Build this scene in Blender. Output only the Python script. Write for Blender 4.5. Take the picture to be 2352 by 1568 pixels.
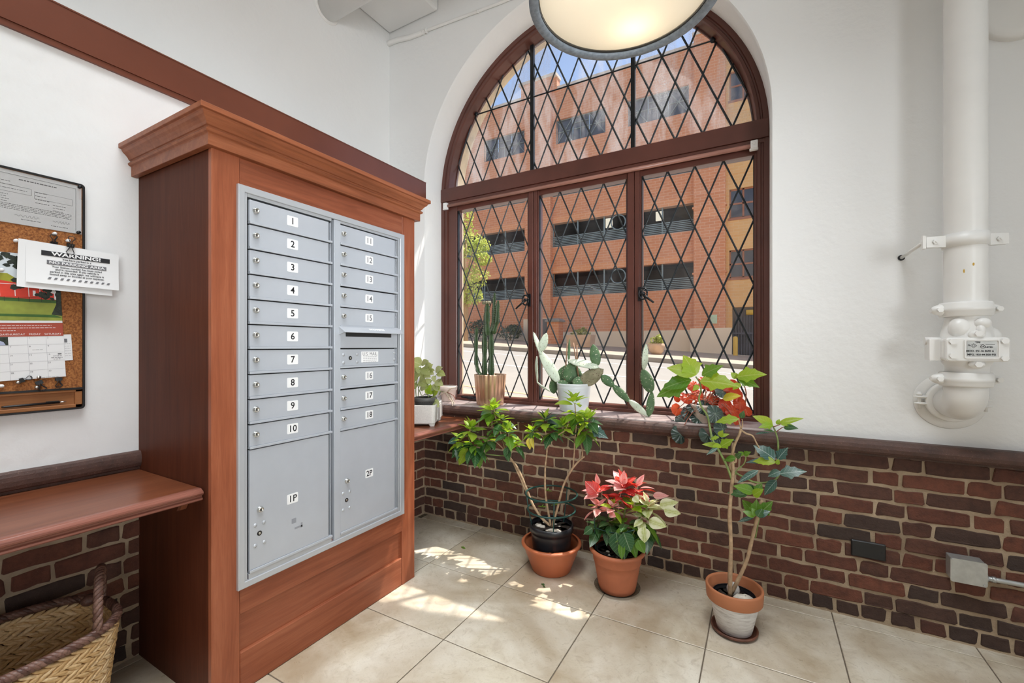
import bpy, bmesh, math, random
from mathutils import Vector, Matrix, Euler
PI = math.pi
rnd = random.Random(7)
SC = bpy.context.scene
COL = SC.collection
for _o in list(bpy.data.objects): bpy.data.objects.remove(_o)

# ------------------------------------------------------------------ camera, world, light, exposure
F_PX, YAW, CX, CY, CAM_H = 1007.75, math.radians(29.549), 1176.0, 794.96, 1.30
cam = bpy.data.cameras.new('camera'); camo = bpy.data.objects.new('camera', cam); COL.objects.link(camo)
cam.sensor_width = 36.0; cam.sensor_fit = 'HORIZONTAL'; cam.lens = F_PX / 2352 * 36.0
cam.shift_y = (CY - 784.0) / 2352.0
cam.clip_start = 0.02; cam.clip_end = 400
camo.location = (0, 0, CAM_H); camo.rotation_euler = (PI / 2, 0, YAW)
SC.camera = camo
_F = Vector((-math.sin(YAW), math.cos(YAW), 0)); _R = Vector((math.cos(YAW), math.sin(YAW), 0))
def at(px, py, ax, v):
    """point of the real plane (x, y or z = v) that is sighted at a photo pixel"""
    d = _F + _R * ((px - CX) / F_PX) + Vector((0, 0, 1)) * ((CY - py) / F_PX)
    o = Vector((0, 0, CAM_H)); return o + d * ((v - o[ax]) / d[ax])
def aty(px, py, y): return at(px, py, 1, y)

W = bpy.data.worlds.new('world'); SC.world = W; W.use_nodes = True
_nt = W.node_tree; _nt.nodes.clear()
_sky = _nt.nodes.new('ShaderNodeTexSky'); _sky.sky_type = 'NISHITA'; _sky.sun_disc = False
_sky.sun_elevation = math.radians(63.8); _sky.sun_rotation = math.radians(34.7)
_sky.air_density = 1.0; _sky.dust_density = 1.2; _sky.ozone_density = 1.2
_bg = _nt.nodes.new('ShaderNodeBackground'); _bg.inputs[1].default_value = 0.20
_wo = _nt.nodes.new('ShaderNodeOutputWorld')
_nt.links.new(_sky.outputs[0], _bg.inputs[0]); _nt.links.new(_bg.outputs[0], _wo.inputs[0])

def light(name, kind, energy, loc, col=(1, 1, 1), size=1.0, size_y=None, aim=None, rot=None):
    l = bpy.data.lights.new(name, kind); l.energy = energy; l.color = col
    if kind == 'AREA':
        l.shape = 'RECTANGLE'; l.size = size; l.size_y = size_y or size
    o = bpy.data.objects.new(name, l); COL.objects.link(o); o.location = loc
    if aim is not None: o.rotation_euler = (Vector(aim)).to_track_quat('-Z', 'Y').to_euler()
    return o
SUN_DIR = Vector((-0.28, -0.405, -1.0))
_s = light('sun', 'SUN', 7.5, (3, 8, 12), (1.0, 0.95, 0.87), aim=SUN_DIR); _s.data.angle = math.radians(0.6)
light('ceiling_fill', 'AREA', 78, (-0.5, 0.3, 4.6), (0.91, 0.96, 1.0), 2.2, 2.2, aim=(0, 0, -1)).data.spread = math.radians(90)  # added overhead fill to lift the room, no visible fixture
light('side_fill', 'AREA', 30, (4.4, 0.4, 1.8), (0.91, 0.96, 1.0), 2.4, 2.4, aim=(-1, -0.05, -0.06))  # unseen fill added from the right for the cabinet front
light('wall_fill', 'AREA', 22, (2.0, -1.1, 1.8), (0.93, 0.97, 1.0), 1.6, 1.6, aim=(-0.72, 0.68, 0.03)).data.spread = math.radians(58)  # aimed fill added to brighten the window corner and mailboxes
light('back_fill', 'AREA', 8, (0.8, -3.4, 3.0), (0.94, 0.975, 1.0), 2.6, 2.0, aim=(-0.1, 1, -0.12))  # weak fill added from behind the camera

vs = SC.view_settings
vs.view_transform = 'Standard'; vs.look = 'None'; vs.gamma = 1.0; vs.use_curve_mapping = False
vs.exposure = 0.0
try:
    SC.cycles.use_denoising = True
    SC.cycles.max_bounces = 10; SC.cycles.diffuse_bounces = 5; SC.cycles.transparent_max_bounces = 24
    SC.cycles.sample_clamp_indirect = 6.0
    SC.cycles.caustics_reflective = False; SC.cycles.caustics_refractive = False
except Exception:
    pass

# ------------------------------------------------------------------ mesh builder
class MB:
    def __init__(s): s.v = []; s.f = []; s.m = []; s.s = []; s.mi = 0
    def add(s, vs_, fs, smooth=False):
        b = len(s.v); s.v.extend([tuple(p) for p in vs_])
        for f in fs:
            s.f.append(tuple(b + i for i in f)); s.m.append(s.mi); s.s.append(smooth)
        return s
    def box(s, x0, x1, y0, y1, z0, z1, M=None):
        p = [Vector((x, y, z)) for z in (z0, z1) for y in (y0, y1) for x in (x0, x1)]
        if M is not None: p = [M @ q for q in p]
        return s.add(p, [(0, 2, 3, 1), (4, 5, 7, 6), (0, 1, 5, 4), (2, 6, 7, 3), (0, 4, 6, 2), (1, 3, 7, 5)])
    def loft(s, rings, caps=True, smooth=False, closed=True):
        n = len(rings[0]); vv = [p for r in rings for p in r]; ff = []
        for k in range(len(rings) - 1):
            for i in range(n if closed else n - 1):
                j = (i + 1) % n
                ff.append((k * n + i, k * n + j, (k + 1) * n + j, (k + 1) * n + i))
        b = len(s.v); s.add(vv, ff, smooth)
        if caps:
            s.f.append(tuple(b + i for i in reversed(range(n)))); s.m.append(s.mi); s.s.append(False)
            o = b + (len(rings) - 1) * n
            s.f.append(tuple(o + i for i in range(n))); s.m.append(s.mi); s.s.append(False)
        return s
    def ext(s, poly, plane, a, b):
        def P(u, v, w):
            return {'xy': (u, v, w), 'xz': (u, w, v), 'yz': (w, u, v)}[plane]
        return s.loft([[P(u, v, a) for u, v in poly], [P(u, v, b) for u, v in poly]])
    def tube(s, pts, r, n=8, caps=True, smooth=True, rf=None):
        pts = [Vector(p) for p in pts]; rings = []
        rr = r if isinstance(r, (list, tuple)) else [r] * len(pts)
        t0 = (pts[1] - pts[0]).normalized()
        up = Vector((0, 0, 1)) if abs(t0.z) < 0.9 else Vector((0, 1, 0))
        nrm = t0.cross(up).normalized()
        for i, p in enumerate(pts):
            t = (pts[min(i + 1, len(pts) - 1)] - pts[max(i - 1, 0)]).normalized()
            nrm = (nrm - t * nrm.dot(t)).normalized(); bn = t.cross(nrm)
            ring = []
            for k in range(n):
                a = 2 * PI * k / n; q = rr[i] * (rf(a) if rf else 1)
                ring.append(p + nrm * (math.cos(a) * q) + bn * (math.sin(a) * q))
            rings.append(ring)
        return s.loft(rings, caps, smooth)
    def lathe(s, prof, c=(0, 0, 0), n=32, rf=None, M=None, smooth=True, caps=False):
        c = Vector(c); rings = []
        for r, z in prof:
            ring = []
            for k in range(n):
                a = 2 * PI * k / n; q = r * (rf(a, z) if rf else 1)
                p = Vector((q * math.cos(a), q * math.sin(a), z))
                ring.append(c + (M @ p if M is not None else p))
            rings.append(ring)
        return s.loft(rings, caps, smooth)
    def cyl(s, c, axis, r, h, n=12, r2=None):
        q = Vector(axis).to_track_quat('Z', 'Y').to_matrix()
        return s.lathe([(r, 0), (r2 if r2 is not None else r, h)], c, n, M=q, smooth=True, caps=True)
    def ell(s, c, ax, ay, az, nu=12, nv=8):
        """ellipsoid with three axis vectors"""
        c, ax, ay, az = Vector(c), Vector(ax), Vector(ay), Vector(az)
        rings = []
        for i in range(nv + 1):
            t = -PI / 2 + PI * i / nv
            t = max(-PI / 2 + .06, min(PI / 2 - .06, t))
            rings.append([c + az * math.sin(t) + (ax * math.cos(2 * PI * k / nu) + ay * math.sin(2 * PI * k / nu)) * math.cos(t) for k in range(nu)])
        return s.loft(rings, True, True)
    def quad(s, a, b, c, d, smooth=False): return s.add([a, b, c, d], [(0, 1, 2, 3)], smooth)
    def poly(s, pts): return s.add(pts, [tuple(range(len(pts)))])
    def mesh(s, name, org=(0, 0, 0), recalc=True):
        me = bpy.data.meshes.new(name); o = Vector(org)
        me.from_pydata([Vector(p) - o for p in s.v], [], s.f)
        if recalc:
            bm = bmesh.new(); bm.from_mesh(me); bmesh.ops.recalc_face_normals(bm, faces=bm.faces); bm.to_mesh(me); bm.free()
        me.polygons.foreach_set('material_index', s.m); me.polygons.foreach_set('use_smooth', s.s)
        me.update(); return me

def wl(o):
    p = Vector((0, 0, 0))
    while o is not None: p += Vector(o.location); o = o.parent
    return p
def setp(o, label=None, cat=None, group=None, kind=None):
    if label: o['label'] = label
    if cat: o['category'] = cat
    if group: o['group'] = group
    if kind: o['kind'] = kind
    return o
def link(name, data, parent=None, loc=None, **kw):
    o = bpy.data.objects.new(name, data); COL.objects.link(o)
    if parent is not None: o.parent = parent
    if loc is not None: o.location = Vector(loc) - (wl(parent) if parent is not None else Vector((0, 0, 0)))
    return setp(o, **kw)
def obj(name, mb, mats, parent=None, org=None, bev=0, seg=1, recalc=True, **kw):
    """links one mesh object built in world coordinates"""
    if org is None: org = wl(parent) if parent is not None else (0, 0, 0)
    me = mb.mesh(name, org, recalc)
    for m_ in (mats if isinstance(mats, (list, tuple)) else [mats]): me.materials.append(m_)
    o = link(name, me, parent, org, **kw)
    if bev:
        b = o.modifiers.new('bevel', 'BEVEL'); b.width = bev; b.segments = seg; b.limit_method = 'ANGLE'; b.angle_limit = 0.7
    return o
def thing(name, loc, label, cat, group=None, kind=None):
    o = link(name, None, None, loc, label=label, cat=cat, group=group, kind=kind); o.empty_display_size = 0.05; return o
def inst(name, me, parent, loc, rot=None, scale=None, **kw):
    o = link(name, me, parent, loc, **kw)
    if rot is not None: o.rotation_euler = rot
    if scale is not None: o.scale = scale
    return o

_txt = {}
def text_mesh(s_, size, align='CENTER', bold=0.0, sx=1.0):
    k = (s_, size, align, bold, sx)
    if k in _txt: return _txt[k]
    cu = bpy.data.curves.new('print', 'FONT'); cu.body = s_; cu.size = size; cu.align_x = align; cu.align_y = 'CENTER'
    cu.resolution_u = 3; cu.offset = bold
    o = bpy.data.objects.new('print', cu); COL.objects.link(o)
    dg = bpy.context.evaluated_depsgraph_get(); dg.update()
    me = bpy.data.meshes.new_from_object(o.evaluated_get(dg)); me.name = 'print'
    bpy.data.objects.remove(o); bpy.data.curves.remove(cu)
    if sx != 1.0:
        for v in me.vertices: v.co.x *= sx
    _txt[k] = me; return me
def text(s_, size, pos, ux, uy, mat_, parent, name='lettering', **kw):
    me = text_mesh(s_, size, **kw).copy()
    ux, uy = Vector(ux).normalized(), Vector(uy).normalized(); p = wl(parent); pos = Vector(pos) - p
    for v in me.vertices: v.co = pos + ux * v.co.x + uy * v.co.y
    me.materials.clear(); me.materials.append(mat_)
    return link(name, me, parent, p)

# ------------------------------------------------------------------ materials
class NT:
    def __init__(s, name):
        s.m = bpy.data.materials.new(name); s.m.use_nodes = True; s.t = s.m.node_tree; s.t.nodes.clear()
        s.out = s.n('ShaderNodeOutputMaterial')
    def n(s, typ, **kw):
        x = s.t.nodes.new(typ)
        for k, v in kw.items(): setattr(x, k, v)
        return x
    def L(s, a, b): s.t.links.new(a, b)
    def coord(s, kind='Object', scale=(1, 1, 1), rot=(0, 0, 0)):
        c = s.n('ShaderNodeTexCoord'); mp = s.n('ShaderNodeMapping'); mp.inputs['Scale'].default_value = scale; mp.inputs['Rotation'].default_value = rot
        s.L(c.outputs[kind], mp.inputs[0]); return mp.outputs[0]
    def noise(s, vec, sc=5, det=4, rough=0.6, dist=0.0):
        x = s.n('ShaderNodeTexNoise'); x.inputs['Scale'].default_value = sc; x.inputs['Detail'].default_value = det
        x.inputs['Roughness'].default_value = rough; x.inputs['Distortion'].default_value = dist
        if vec is not None: s.L(vec, x.inputs['Vector'])
        return x.outputs['Fac']
    def ramp(s, fac, stops):
        r = s.n('ShaderNodeValToRGB'); e = r.color_ramp.elements
        while len(e) < len(stops): e.new(0.5)
        for i, (p, c) in enumerate(stops):
            e[i].position = p; e[i].color = (c[0], c[1], c[2], 1) if not isinstance(c, (int, float)) else (c, c, c, 1)
        s.L(fac, r.inputs[0]); return r.outputs[0]
    def mix(s, fac, a, b, mode='MIX'):
        x = s.n('ShaderNodeMix', data_type='RGBA', blend_type=mode)
        for sock, v in ((x.inputs[0], fac), (x.inputs[6], a), (x.inputs[7], b)):
            if isinstance(v, (int, float)): sock.default_value = v
            elif isinstance(v, (tuple, list)): sock.default_value = (v[0], v[1], v[2], 1)
            else: s.L(v, sock)
        return x.outputs[2]
    def math(s, op, a, b=None, c=None):
        x = s.n('ShaderNodeMath', operation=op)
        for i, v in enumerate((a, b, c)):
            if v is None: continue
            if isinstance(v, (int, float)): x.inputs[i].default_value = v
            else: s.L(v, x.inputs[i])
        return x.outputs[0]
    def rand(s): return s.n('ShaderNodeObjectInfo').outputs['Random']
    def bump(s, h, strength=0.3, dist=0.01):
        b = s.n('ShaderNodeBump'); b.inputs['Strength'].default_value = strength; b.inputs['Distance'].default_value = dist
        s.L(h, b.inputs['Height']); return b.outputs[0]
    def pbr(s, col, rough=0.5, metal=0.0, bump=None, coat=0.0, spec=None):
        p = s.n('ShaderNodeBsdfPrincipled')
        if isinstance(col, (tuple, list)): p.inputs['Base Color'].default_value = (col[0], col[1], col[2], 1)
        else: s.L(col, p.inputs['Base Color'])
        if isinstance(rough, (int, float)): p.inputs['Roughness'].default_value = rough
        else: s.L(rough, p.inputs['Roughness'])
        p.inputs['Metallic'].default_value = metal; p.inputs['Coat Weight'].default_value = coat; p.inputs['Coat Roughness'].default_value = 0.15
        if spec is not None: p.inputs['Specular IOR Level'].default_value = spec
        if bump is not None: s.L(bump, p.inputs['Normal'])
        return p.outputs[0]
    def done(s, sh): s.L(sh, s.out.inputs[0]); return s.m

def simple(name, col, rough=0.5, metal=0.0, var=0.08, sc=8.0, bump=0.0, bsc=40.0, coat=0.0):
    t = NT(name); v = t.coord('Object')
    n = t.noise(v, sc, 3)
    lo = tuple(c * (1 - var) for c in col); hi = tuple(min(1, c * (1 + var)) for c in col)
    b = t.bump(t.noise(v, bsc, 3), bump, 0.004) if bump else None
    return t.done(t.pbr(t.ramp(n, [(0.3, lo), (0.7, hi)]), rough, metal, b, coat))
def wood(name, dark, mid, lit, axis='z', rough=0.38, coat=0.25, sc=1.0, spec=0.25):
    t = NT(name); s_ = {'z': (14, 14, 0.9), 'y': (14, 0.9, 14), 'x': (0.9, 14, 14)}[axis]
    v = t.coord('Object', tuple(q * sc for q in s_)); f = t.coord('Object', tuple(q * sc * 6 for q in s_))
    big = t.coord('Object', (1.6, 1.6, 1.6))
    a = t.noise(v, 2.2, 5, 0.6, 0.8); g = t.noise(f, 3.0, 2, 0.5); p = t.noise(big, 1.4, 2)
    col = t.ramp(t.math('ADD', t.math('MULTIPLY', a, 0.65), t.math('MULTIPLY', p, 0.35)), [(0.30, dark), (0.5, mid), (0.72, lit)])
    col = t.mix(t.math('MULTIPLY', t.ramp(g, [(0.45, 0.0), (0.75, 1.0)]), 0.25), col, dark)
    return t.done(t.pbr(col, rough, 0, t.bump(g, 0.06, 0.002), coat * 0.35, spec))

M = {}
def plaster(name, col, bs=0.35):
    t = NT(name); v = t.coord('Object')
    n1 = t.noise(v, 1.1, 3); n2 = t.noise(v, 22, 4, 0.65); n3 = t.noise(v, 5.5, 3)
    c = t.ramp(n1, [(0.3, tuple(q * 0.96 for q in col)), (0.7, col)])
    h = t.math('ADD', t.math('MULTIPLY', n2, 0.5), n3)
    return t.done(t.pbr(c, 0.55, 0, t.bump(h, bs, 0.012)))
M['plaster'] = plaster('white_wall_paint', (0.85, 0.85, 0.84))
M['plaster_smooth'] = plaster('white_ceiling_paint', (0.85, 0.85, 0.84), 0.12)
M['white_pipe'] = simple('white_pipe_paint', (0.80, 0.79, 0.765), 0.32, 0, 0.03, 5, 0.08, 30)
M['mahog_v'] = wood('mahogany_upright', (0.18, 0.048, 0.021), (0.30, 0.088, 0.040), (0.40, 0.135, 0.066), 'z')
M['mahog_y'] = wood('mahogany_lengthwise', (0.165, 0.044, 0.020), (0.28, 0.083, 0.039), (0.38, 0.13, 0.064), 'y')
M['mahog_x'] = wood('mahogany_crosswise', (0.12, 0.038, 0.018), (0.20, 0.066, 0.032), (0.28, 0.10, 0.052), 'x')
M['mahog_shade'] = wood('mahogany_shaded_side', (0.060, 0.017, 0.0085), (0.092, 0.026, 0.013), (0.125, 0.037, 0.018), 'z', 0.5, 0.0, 1.0, 0.10)  # mahogany darkened to carry the shade on the cabinet side
M['mahog_crown'] = wood('mahogany_cornice', (0.17, 0.052, 0.022), (0.29, 0.092, 0.04), (0.40, 0.145, 0.068), 'y', 0.42)
M['shelf_top'] = wood('mahogany_shelf', (0.10, 0.030, 0.013), (0.165, 0.050, 0.021), (0.22, 0.075, 0.034), 'y', 0.3, 0.4)
M['stripe'] = simple('brown_stripe_paint', (0.165, 0.05, 0.027), 0.30, 0, 0.12, 3.0, 0.05, 60)
M['frame'] = simple('dark_brown_frame_paint', (0.105, 0.034, 0.024), 0.34, 0, 0.18, 4.0, 0.05, 40, 0.15)
M['black_iron'] = simple('black_iron', (0.012, 0.013, 0.015), 0.35, 0.3, 0.2, 20)
M['lead'] = simple('dark_lead_came', (0.020, 0.026, 0.030), 0.5, 0.2, 0.2, 20)
M['black'] = simple('black_plastic', (0.012, 0.012, 0.013), 0.38, 0, 0.2, 10)
M['grey_metal'] = simple('grey_powder_coat', (0.50, 0.53, 0.58), 0.36, 0.25, 0.035, 6, 0.03, 300)
M['grey_trim'] = simple('grey_aluminium_trim', (0.49, 0.51, 0.54), 0.32, 0.3, 0.03, 6)
M['chrome'] = simple('nickel_lock', (0.62, 0.61, 0.57), 0.25, 0.9, 0.06, 60)
M['galv'] = simple('galvanised_steel', (0.56, 0.58, 0.57), 0.42, 0.7, 0.10, 30, 0.05, 90)
M['paper'] = simple('white_paper', (0.80, 0.80, 0.80), 0.7, 0, 0.015, 4)
M['label_white'] = simple('white_label', (0.84, 0.84, 0.84), 0.5, 0, 0.01, 4)
M['ink'] = simple('black_ink', (0.010, 0.010, 0.012), 0.6, 0, 0.05, 4)
M['ink_grey'] = simple('grey_ink', (0.16, 0.16, 0.17), 0.6, 0, 0.05, 4)
M['ink_pale'] = simple('pale_grey_ink', (0.48, 0.48, 0.50), 0.6, 0, 0.05, 4)
M['terracotta'] = simple('terracotta', (0.43, 0.135, 0.062), 0.62, 0, 0.12, 9, 0.08, 90)
M['terra_plastic'] = simple('terracotta_plastic', (0.47, 0.135, 0.055), 0.4, 0, 0.08, 7)
M['nursery'] = simple('black_nursery_pot', (0.016, 0.017, 0.02), 0.3, 0, 0.2, 8)
M['soil'] = simple('potting_soil', (0.03, 0.02, 0.014), 0.95, 0, 0.7, 60, 0.8, 80)
M['pebble'] = simple('pale_stone', (0.60, 0.55, 0.47), 0.8, 0, 0.3, 30, 0.3, 60)
M['wire_green'] = simple('green_support_wire', (0.012, 0.055, 0.045), 0.4, 0, 0.1, 9)
M['bark'] = simple('tan_stem', (0.40, 0.27, 0.16), 0.75, 0, 0.3, 40, 0.4, 120)
M['stem_green'] = simple('green_stem', (0.20, 0.27, 0.08), 0.6, 0, 0.3, 40)
M['stem_red'] = simple('red_brown_stem', (0.30, 0.10, 0.06), 0.6, 0, 0.3, 40)
M['ceramic'] = simple('speckled_white_ceramic', (0.68, 0.66, 0.62), 0.42, 0, 0.09, 120)
M['white_pot'] = simple('white_glazed_pot', (0.62, 0.66, 0.68), 0.25, 0, 0.03, 6)
M['pink_pot'] = simple('pale_pink_clay', (0.68, 0.57, 0.51), 0.6, 0, 0.06, 14)
M['copper'] = simple('matte_copper', (0.72, 0.47, 0.32), 0.33, 0.85, 0.06, 3)
M['grey_pot'] = simple('dark_grey_pot', (0.11, 0.105, 0.10), 0.5, 0, 0.1, 9)
M['lamp_ring'] = simple('grey_blue_lamp_metal', (0.20, 0.24, 0.29), 0.5, 0.1, 0.25, 60, 0.1, 120)
M['barn_red'] = simple('printed_red', (0.70, 0.05, 0.025), 0.45, 0, 0.08, 20)
M['banner_red'] = simple('printed_brick_red', (0.40, 0.07, 0.04), 0.45, 0, 0.05, 6)
M['p_sky'] = simple('printed_sky', (0.62, 0.68, 0.72), 0.45, 0, 0.08, 9)
M['p_grass'] = simple('printed_grass', (0.26, 0.30, 0.045), 0.45, 0, 0.25, 14)
M['p_grass_d'] = simple('printed_shaded_grass', (0.045, 0.12, 0.02), 0.45, 0, 0.3, 14)
M['p_hill'] = simple('printed_hill', (0.33, 0.33, 0.03), 0.45, 0, 0.2, 14)
M['p_tree'] = simple('printed_tree', (0.018, 0.026, 0.016), 0.45, 0, 0.7, 120)
M['skin'] = simple('printed_skin_tone', (0.55, 0.30, 0.21), 0.5, 0, 0.1, 9)
M['p_blue'] = simple('printed_pale_blue', (0.42, 0.46, 0.62), 0.5, 0, 0.1, 9)
M['clear'] = None
def cork():
    t = NT('cork'); v = t.coord('Object')
    a = t.noise(v, 160, 3, 0.7); b = t.noise(v, 420, 2); c = t.ramp(a, [(0.35, (0.16, 0.05, 0.012)), (0.5, (0.32, 0.115, 0.028)), (0.68, (0.46, 0.19, 0.06))])
    c = t.mix(t.ramp(b, [(0.55, 0.0), (0.75, 0.5)]), c, (0.12, 0.035, 0.01))
    return t.done(t.pbr(c, 0.85, 0, t.bump(a, 0.5, 0.002)))
M['cork'] = cork()
def tile():
    t = NT('travertine_floor_tile'); c0 = t.n('ShaderNodeTexCoord'); g = t.n('ShaderNodeNewGeometry').outputs['Position']
    r = t.rand(); off = t.n('ShaderNodeCombineXYZ'); t.L(t.math('MULTIPLY', r, 37.0), off.inputs[0]); t.L(t.math('MULTIPLY', r, 13.0), off.inputs[1])
    ad = t.n('ShaderNodeVectorMath', operation='ADD'); t.L(g, ad.inputs[0]); t.L(off.outputs[0], ad.inputs[1]); v = ad.outputs[0]
    a = t.noise(v, 3.0, 6, 0.62, 0.6); b = t.noise(v, 16, 5, 0.7, 1.2); f = t.noise(v, 120, 2)
    col = t.ramp(a, [(0.28, (0.46, 0.365, 0.245)), (0.44, (0.64, 0.565, 0.44)), (0.62, (0.76, 0.70, 0.59))])
    col = t.mix(t.ramp(b, [(0.52, 0.0), (0.74, 0.45)]), col, (0.33, 0.25, 0.16))
    big = t.noise(g, 1.5, 4, 0.6, 0.8); col = t.mix(t.ramp(big, [(0.40, 0.0), (0.66, 0.78)]), col, (0.36, 0.265, 0.165))
    col = t.mix(t.ramp(f, [(0.55, 0.0), (0.8, 0.25)]), col, (0.25, 0.2, 0.14))
    return t.done(t.pbr(col, t.ramp(b, [(0.3, 0.24), (0.7, 0.42)]), 0, t.bump(b, 0.06, 0.004)))
M['tile'] = tile()
M['grout'] = simple('grey_brown_grout', (0.17, 0.135, 0.10), 0.9, 0, 0.2, 60, 0.2, 120)
def brick(name, cols, sc=1.0):
    t = NT(name); g = t.n('ShaderNodeNewGeometry').outputs['Position']; r = t.rand()
    base = t.ramp(r, cols); a = t.noise(g, 26 * sc, 5, 0.7); b = t.noise(g, 150 * sc, 3, 0.6)
    c = t.mix(t.ramp(a, [(0.35, 0.0), (0.75, 0.65)]), base, (0.028, 0.014, 0.011))
    c = t.mix(t.ramp(b, [(0.66, 0.0), (0.80, 0.5)]), c, (0.26, 0.16, 0.11))
    return t.done(t.pbr(c, 0.86, 0, t.bump(t.math('ADD', a, t.math('MULTIPLY', b, 0.4)), 0.7, 0.008)))
M['brick'] = brick('old_red_brick', [(0.0, (0.052, 0.038, 0.032)), (0.16, (0.085, 0.042, 0.030)), (0.40, (0.145, 0.050, 0.031)), (0.8, (0.195, 0.066, 0.038)), (1.0, (0.10, 0.045, 0.031))])
M['brick_dark'] = brick('dark_base_brick', [(0.0, (0.04, 0.03, 0.026)), (0.6, (0.075, 0.040, 0.030)), (1.0, (0.11, 0.042, 0.028))])
def mortar():
    t = NT('sandy_mortar'); g = t.n('ShaderNodeNewGeometry').outputs['Position']
    a = t.noise(g, 7, 4); b = t.noise(g, 130, 3)
    c = t.ramp(a, [(0.3, (0.29, 0.21, 0.14)), (0.7, (0.50, 0.385, 0.265))])
    return t.done(t.pbr(c, 0.95, 0, t.bump(b, 0.6, 0.006)))
M['mortar'] = mortar()
def rail_mat():
    t = NT('dark_brown_speckled_stone'); g = t.n('ShaderNodeNewGeometry').outputs['Position']
    a = t.noise(g, 160, 4, 0.7); b = t.noise(g, 18, 3)
    c = t.ramp(b, [(0.3, (0.052, 0.026, 0.02)), (0.7, (0.105, 0.05, 0.037))])
    c = t.mix(t.ramp(a, [(0.60, 0.0), (0.74, 0.6)]), c, (0.36, 0.22, 0.16))
    return t.done(t.pbr(c, 0.5, 0, t.bump(a, 0.5, 0.004)))
M['rail'] = rail_mat()
def sill_mat():
    t = NT('worn_painted_stone_sill'); g = t.n('ShaderNodeNewGeometry').outputs['Position']
    a = t.noise(g, 60, 4, 0.7); b = t.noise(g, 9, 3)
    c = t.ramp(b, [(0.3, (0.34, 0.26, 0.25)), (0.7, (0.56, 0.47, 0.45))])
    c = t.mix(t.ramp(a, [(0.58, 0.0), (0.74, 0.6)]), c, (0.07, 0.035, 0.028))
    return t.done(t.pbr(c, 0.3, 0, t.bump(a, 0.25, 0.004)))
M['sill'] = sill_mat()
def glass_mat(name, dust=0.0, gl=0.05, tint=(1, 1, 1)):
    t = NT(name); tr = t.n('ShaderNodeBsdfTransparent'); tr.inputs[0].default_value = (tint[0], tint[1], tint[2], 1)
    gs = t.n('ShaderNodeBsdfGlossy'); gs.inputs['Roughness'].default_value = 0.02
    mx = t.n('ShaderNodeMixShader'); lw = t.n('ShaderNodeLayerWeight'); lw.inputs[0].default_value = 0.5
    t.L(t.math('ADD', t.math('MULTIPLY', t.math('POWER', lw.outputs['Facing'], 4.0), 0.3), 0.008 + gl * 0.2), mx.inputs[0]); t.L(tr.outputs[0], mx.inputs[1]); t.L(gs.outputs[0], mx.inputs[2])
    if not dust: return t.done(mx.outputs[0])
    g = t.n('ShaderNodeNewGeometry').outputs['Position']; mp = t.n('ShaderNodeMapping'); mp.inputs['Scale'].default_value = (1, 1, 0.28); t.L(g, mp.inputs[0])
    a = t.noise(mp.outputs[0], 7, 4, 0.65); b = t.noise(g, 190, 2); f = t.math('MULTIPLY', t.ramp(a, [(0.42, 0.06), (0.68, 1.0)]), t.math('MULTIPLY', t.ramp(b, [(0.35, 0.35), (0.65, 1.0)]), dust))
    df = t.n('ShaderNodeBsdfDiffuse'); df.inputs[0].default_value = (0.75, 0.77, 0.8, 1); tl = t.n('ShaderNodeBsdfTranslucent'); tl.inputs[0].default_value = (0.8, 0.82, 0.85, 1)
    ms = t.n('ShaderNodeMixShader'); ms.inputs[0].default_value = 0.6; t.L(df.outputs[0], ms.inputs[1]); t.L(tl.outputs[0], ms.inputs[2])
    m2 = t.n('ShaderNodeMixShader'); t.L(f, m2.inputs[0]); t.L(mx.outputs[0], m2.inputs[1]); t.L(ms.outputs[0], m2.inputs[2])
    return t.done(m2.outputs[0])
M['glass'] = glass_mat('clear_leaded_glass', 0.03)
M['glass_dusty'] = glass_mat('dusty_leaded_glass', 0.42)
M['clear'] = glass_mat('clear_plastic', 0.0, 0.6)

def leaf_mat(name, c1, c2, vein, trans=0.35, tcol=None, rough=0.35, nv=7.0, vw=0.12, edge=None):
    t = NT(name); co = t.n('ShaderNodeTexCoord').outputs['Object']; sp = t.n('ShaderNodeSeparateXYZ'); t.L(co, sp.inputs[0])
    ay = t.math('ABSOLUTE', sp.outputs[1])
    mid = t.math('LESS_THAN', ay, 0.013)
    fr = t.math('FRACT', t.math('MULTIPLY', t.math('SUBTRACT', sp.outputs[0], t.math('MULTIPLY', ay, 0.9)), nv))
    sv = t.math('LESS_THAN', fr, vw)
    base = t.mix(t.rand(), c1, c2)
    if edge is not None:
        base = t.mix(t.ramp(t.math('ADD', ay, t.math('MULTIPLY', t.noise(co, 6, 3), 0.2)), [(0.12, 0.0), (0.26, 1.0)]), base, edge)
    base = t.mix(t.math('MULTIPLY', t.math('MAXIMUM', mid, t.math('MULTIPLY', sv, 0.45)), 0.8), base, vein)
    p = t.pbr(base, rough, 0, t.bump(fr, 0.15, 0.02))
    if not trans: return t.done(p)
    tl = t.n('ShaderNodeBsdfTranslucent')
    if tcol is not None: t.L(t.mix(0.75, base, tcol), tl.inputs[0])
    else: t.L(base, tl.inputs[0])
    mx = t.n('ShaderNodeMixShader'); mx.inputs[0].default_value = trans; t.L(p, mx.inputs[1]); t.L(tl.outputs[0], mx.inputs[2])
    return t.done(mx.outputs[0])
M['leaf_lime'] = leaf_mat('lime_poinsettia_leaf', (0.27, 0.46, 0.025), (0.42, 0.55, 0.05), (0.60, 0.66, 0.20), 0.5, (0.50, 0.72, 0.02))
M['leaf_mid'] = leaf_mat('mid_green_poinsettia_leaf', (0.07, 0.20, 0.02), (0.15, 0.31, 0.03), (0.32, 0.42, 0.16), 0.4, (0.30, 0.55, 0.02))
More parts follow.
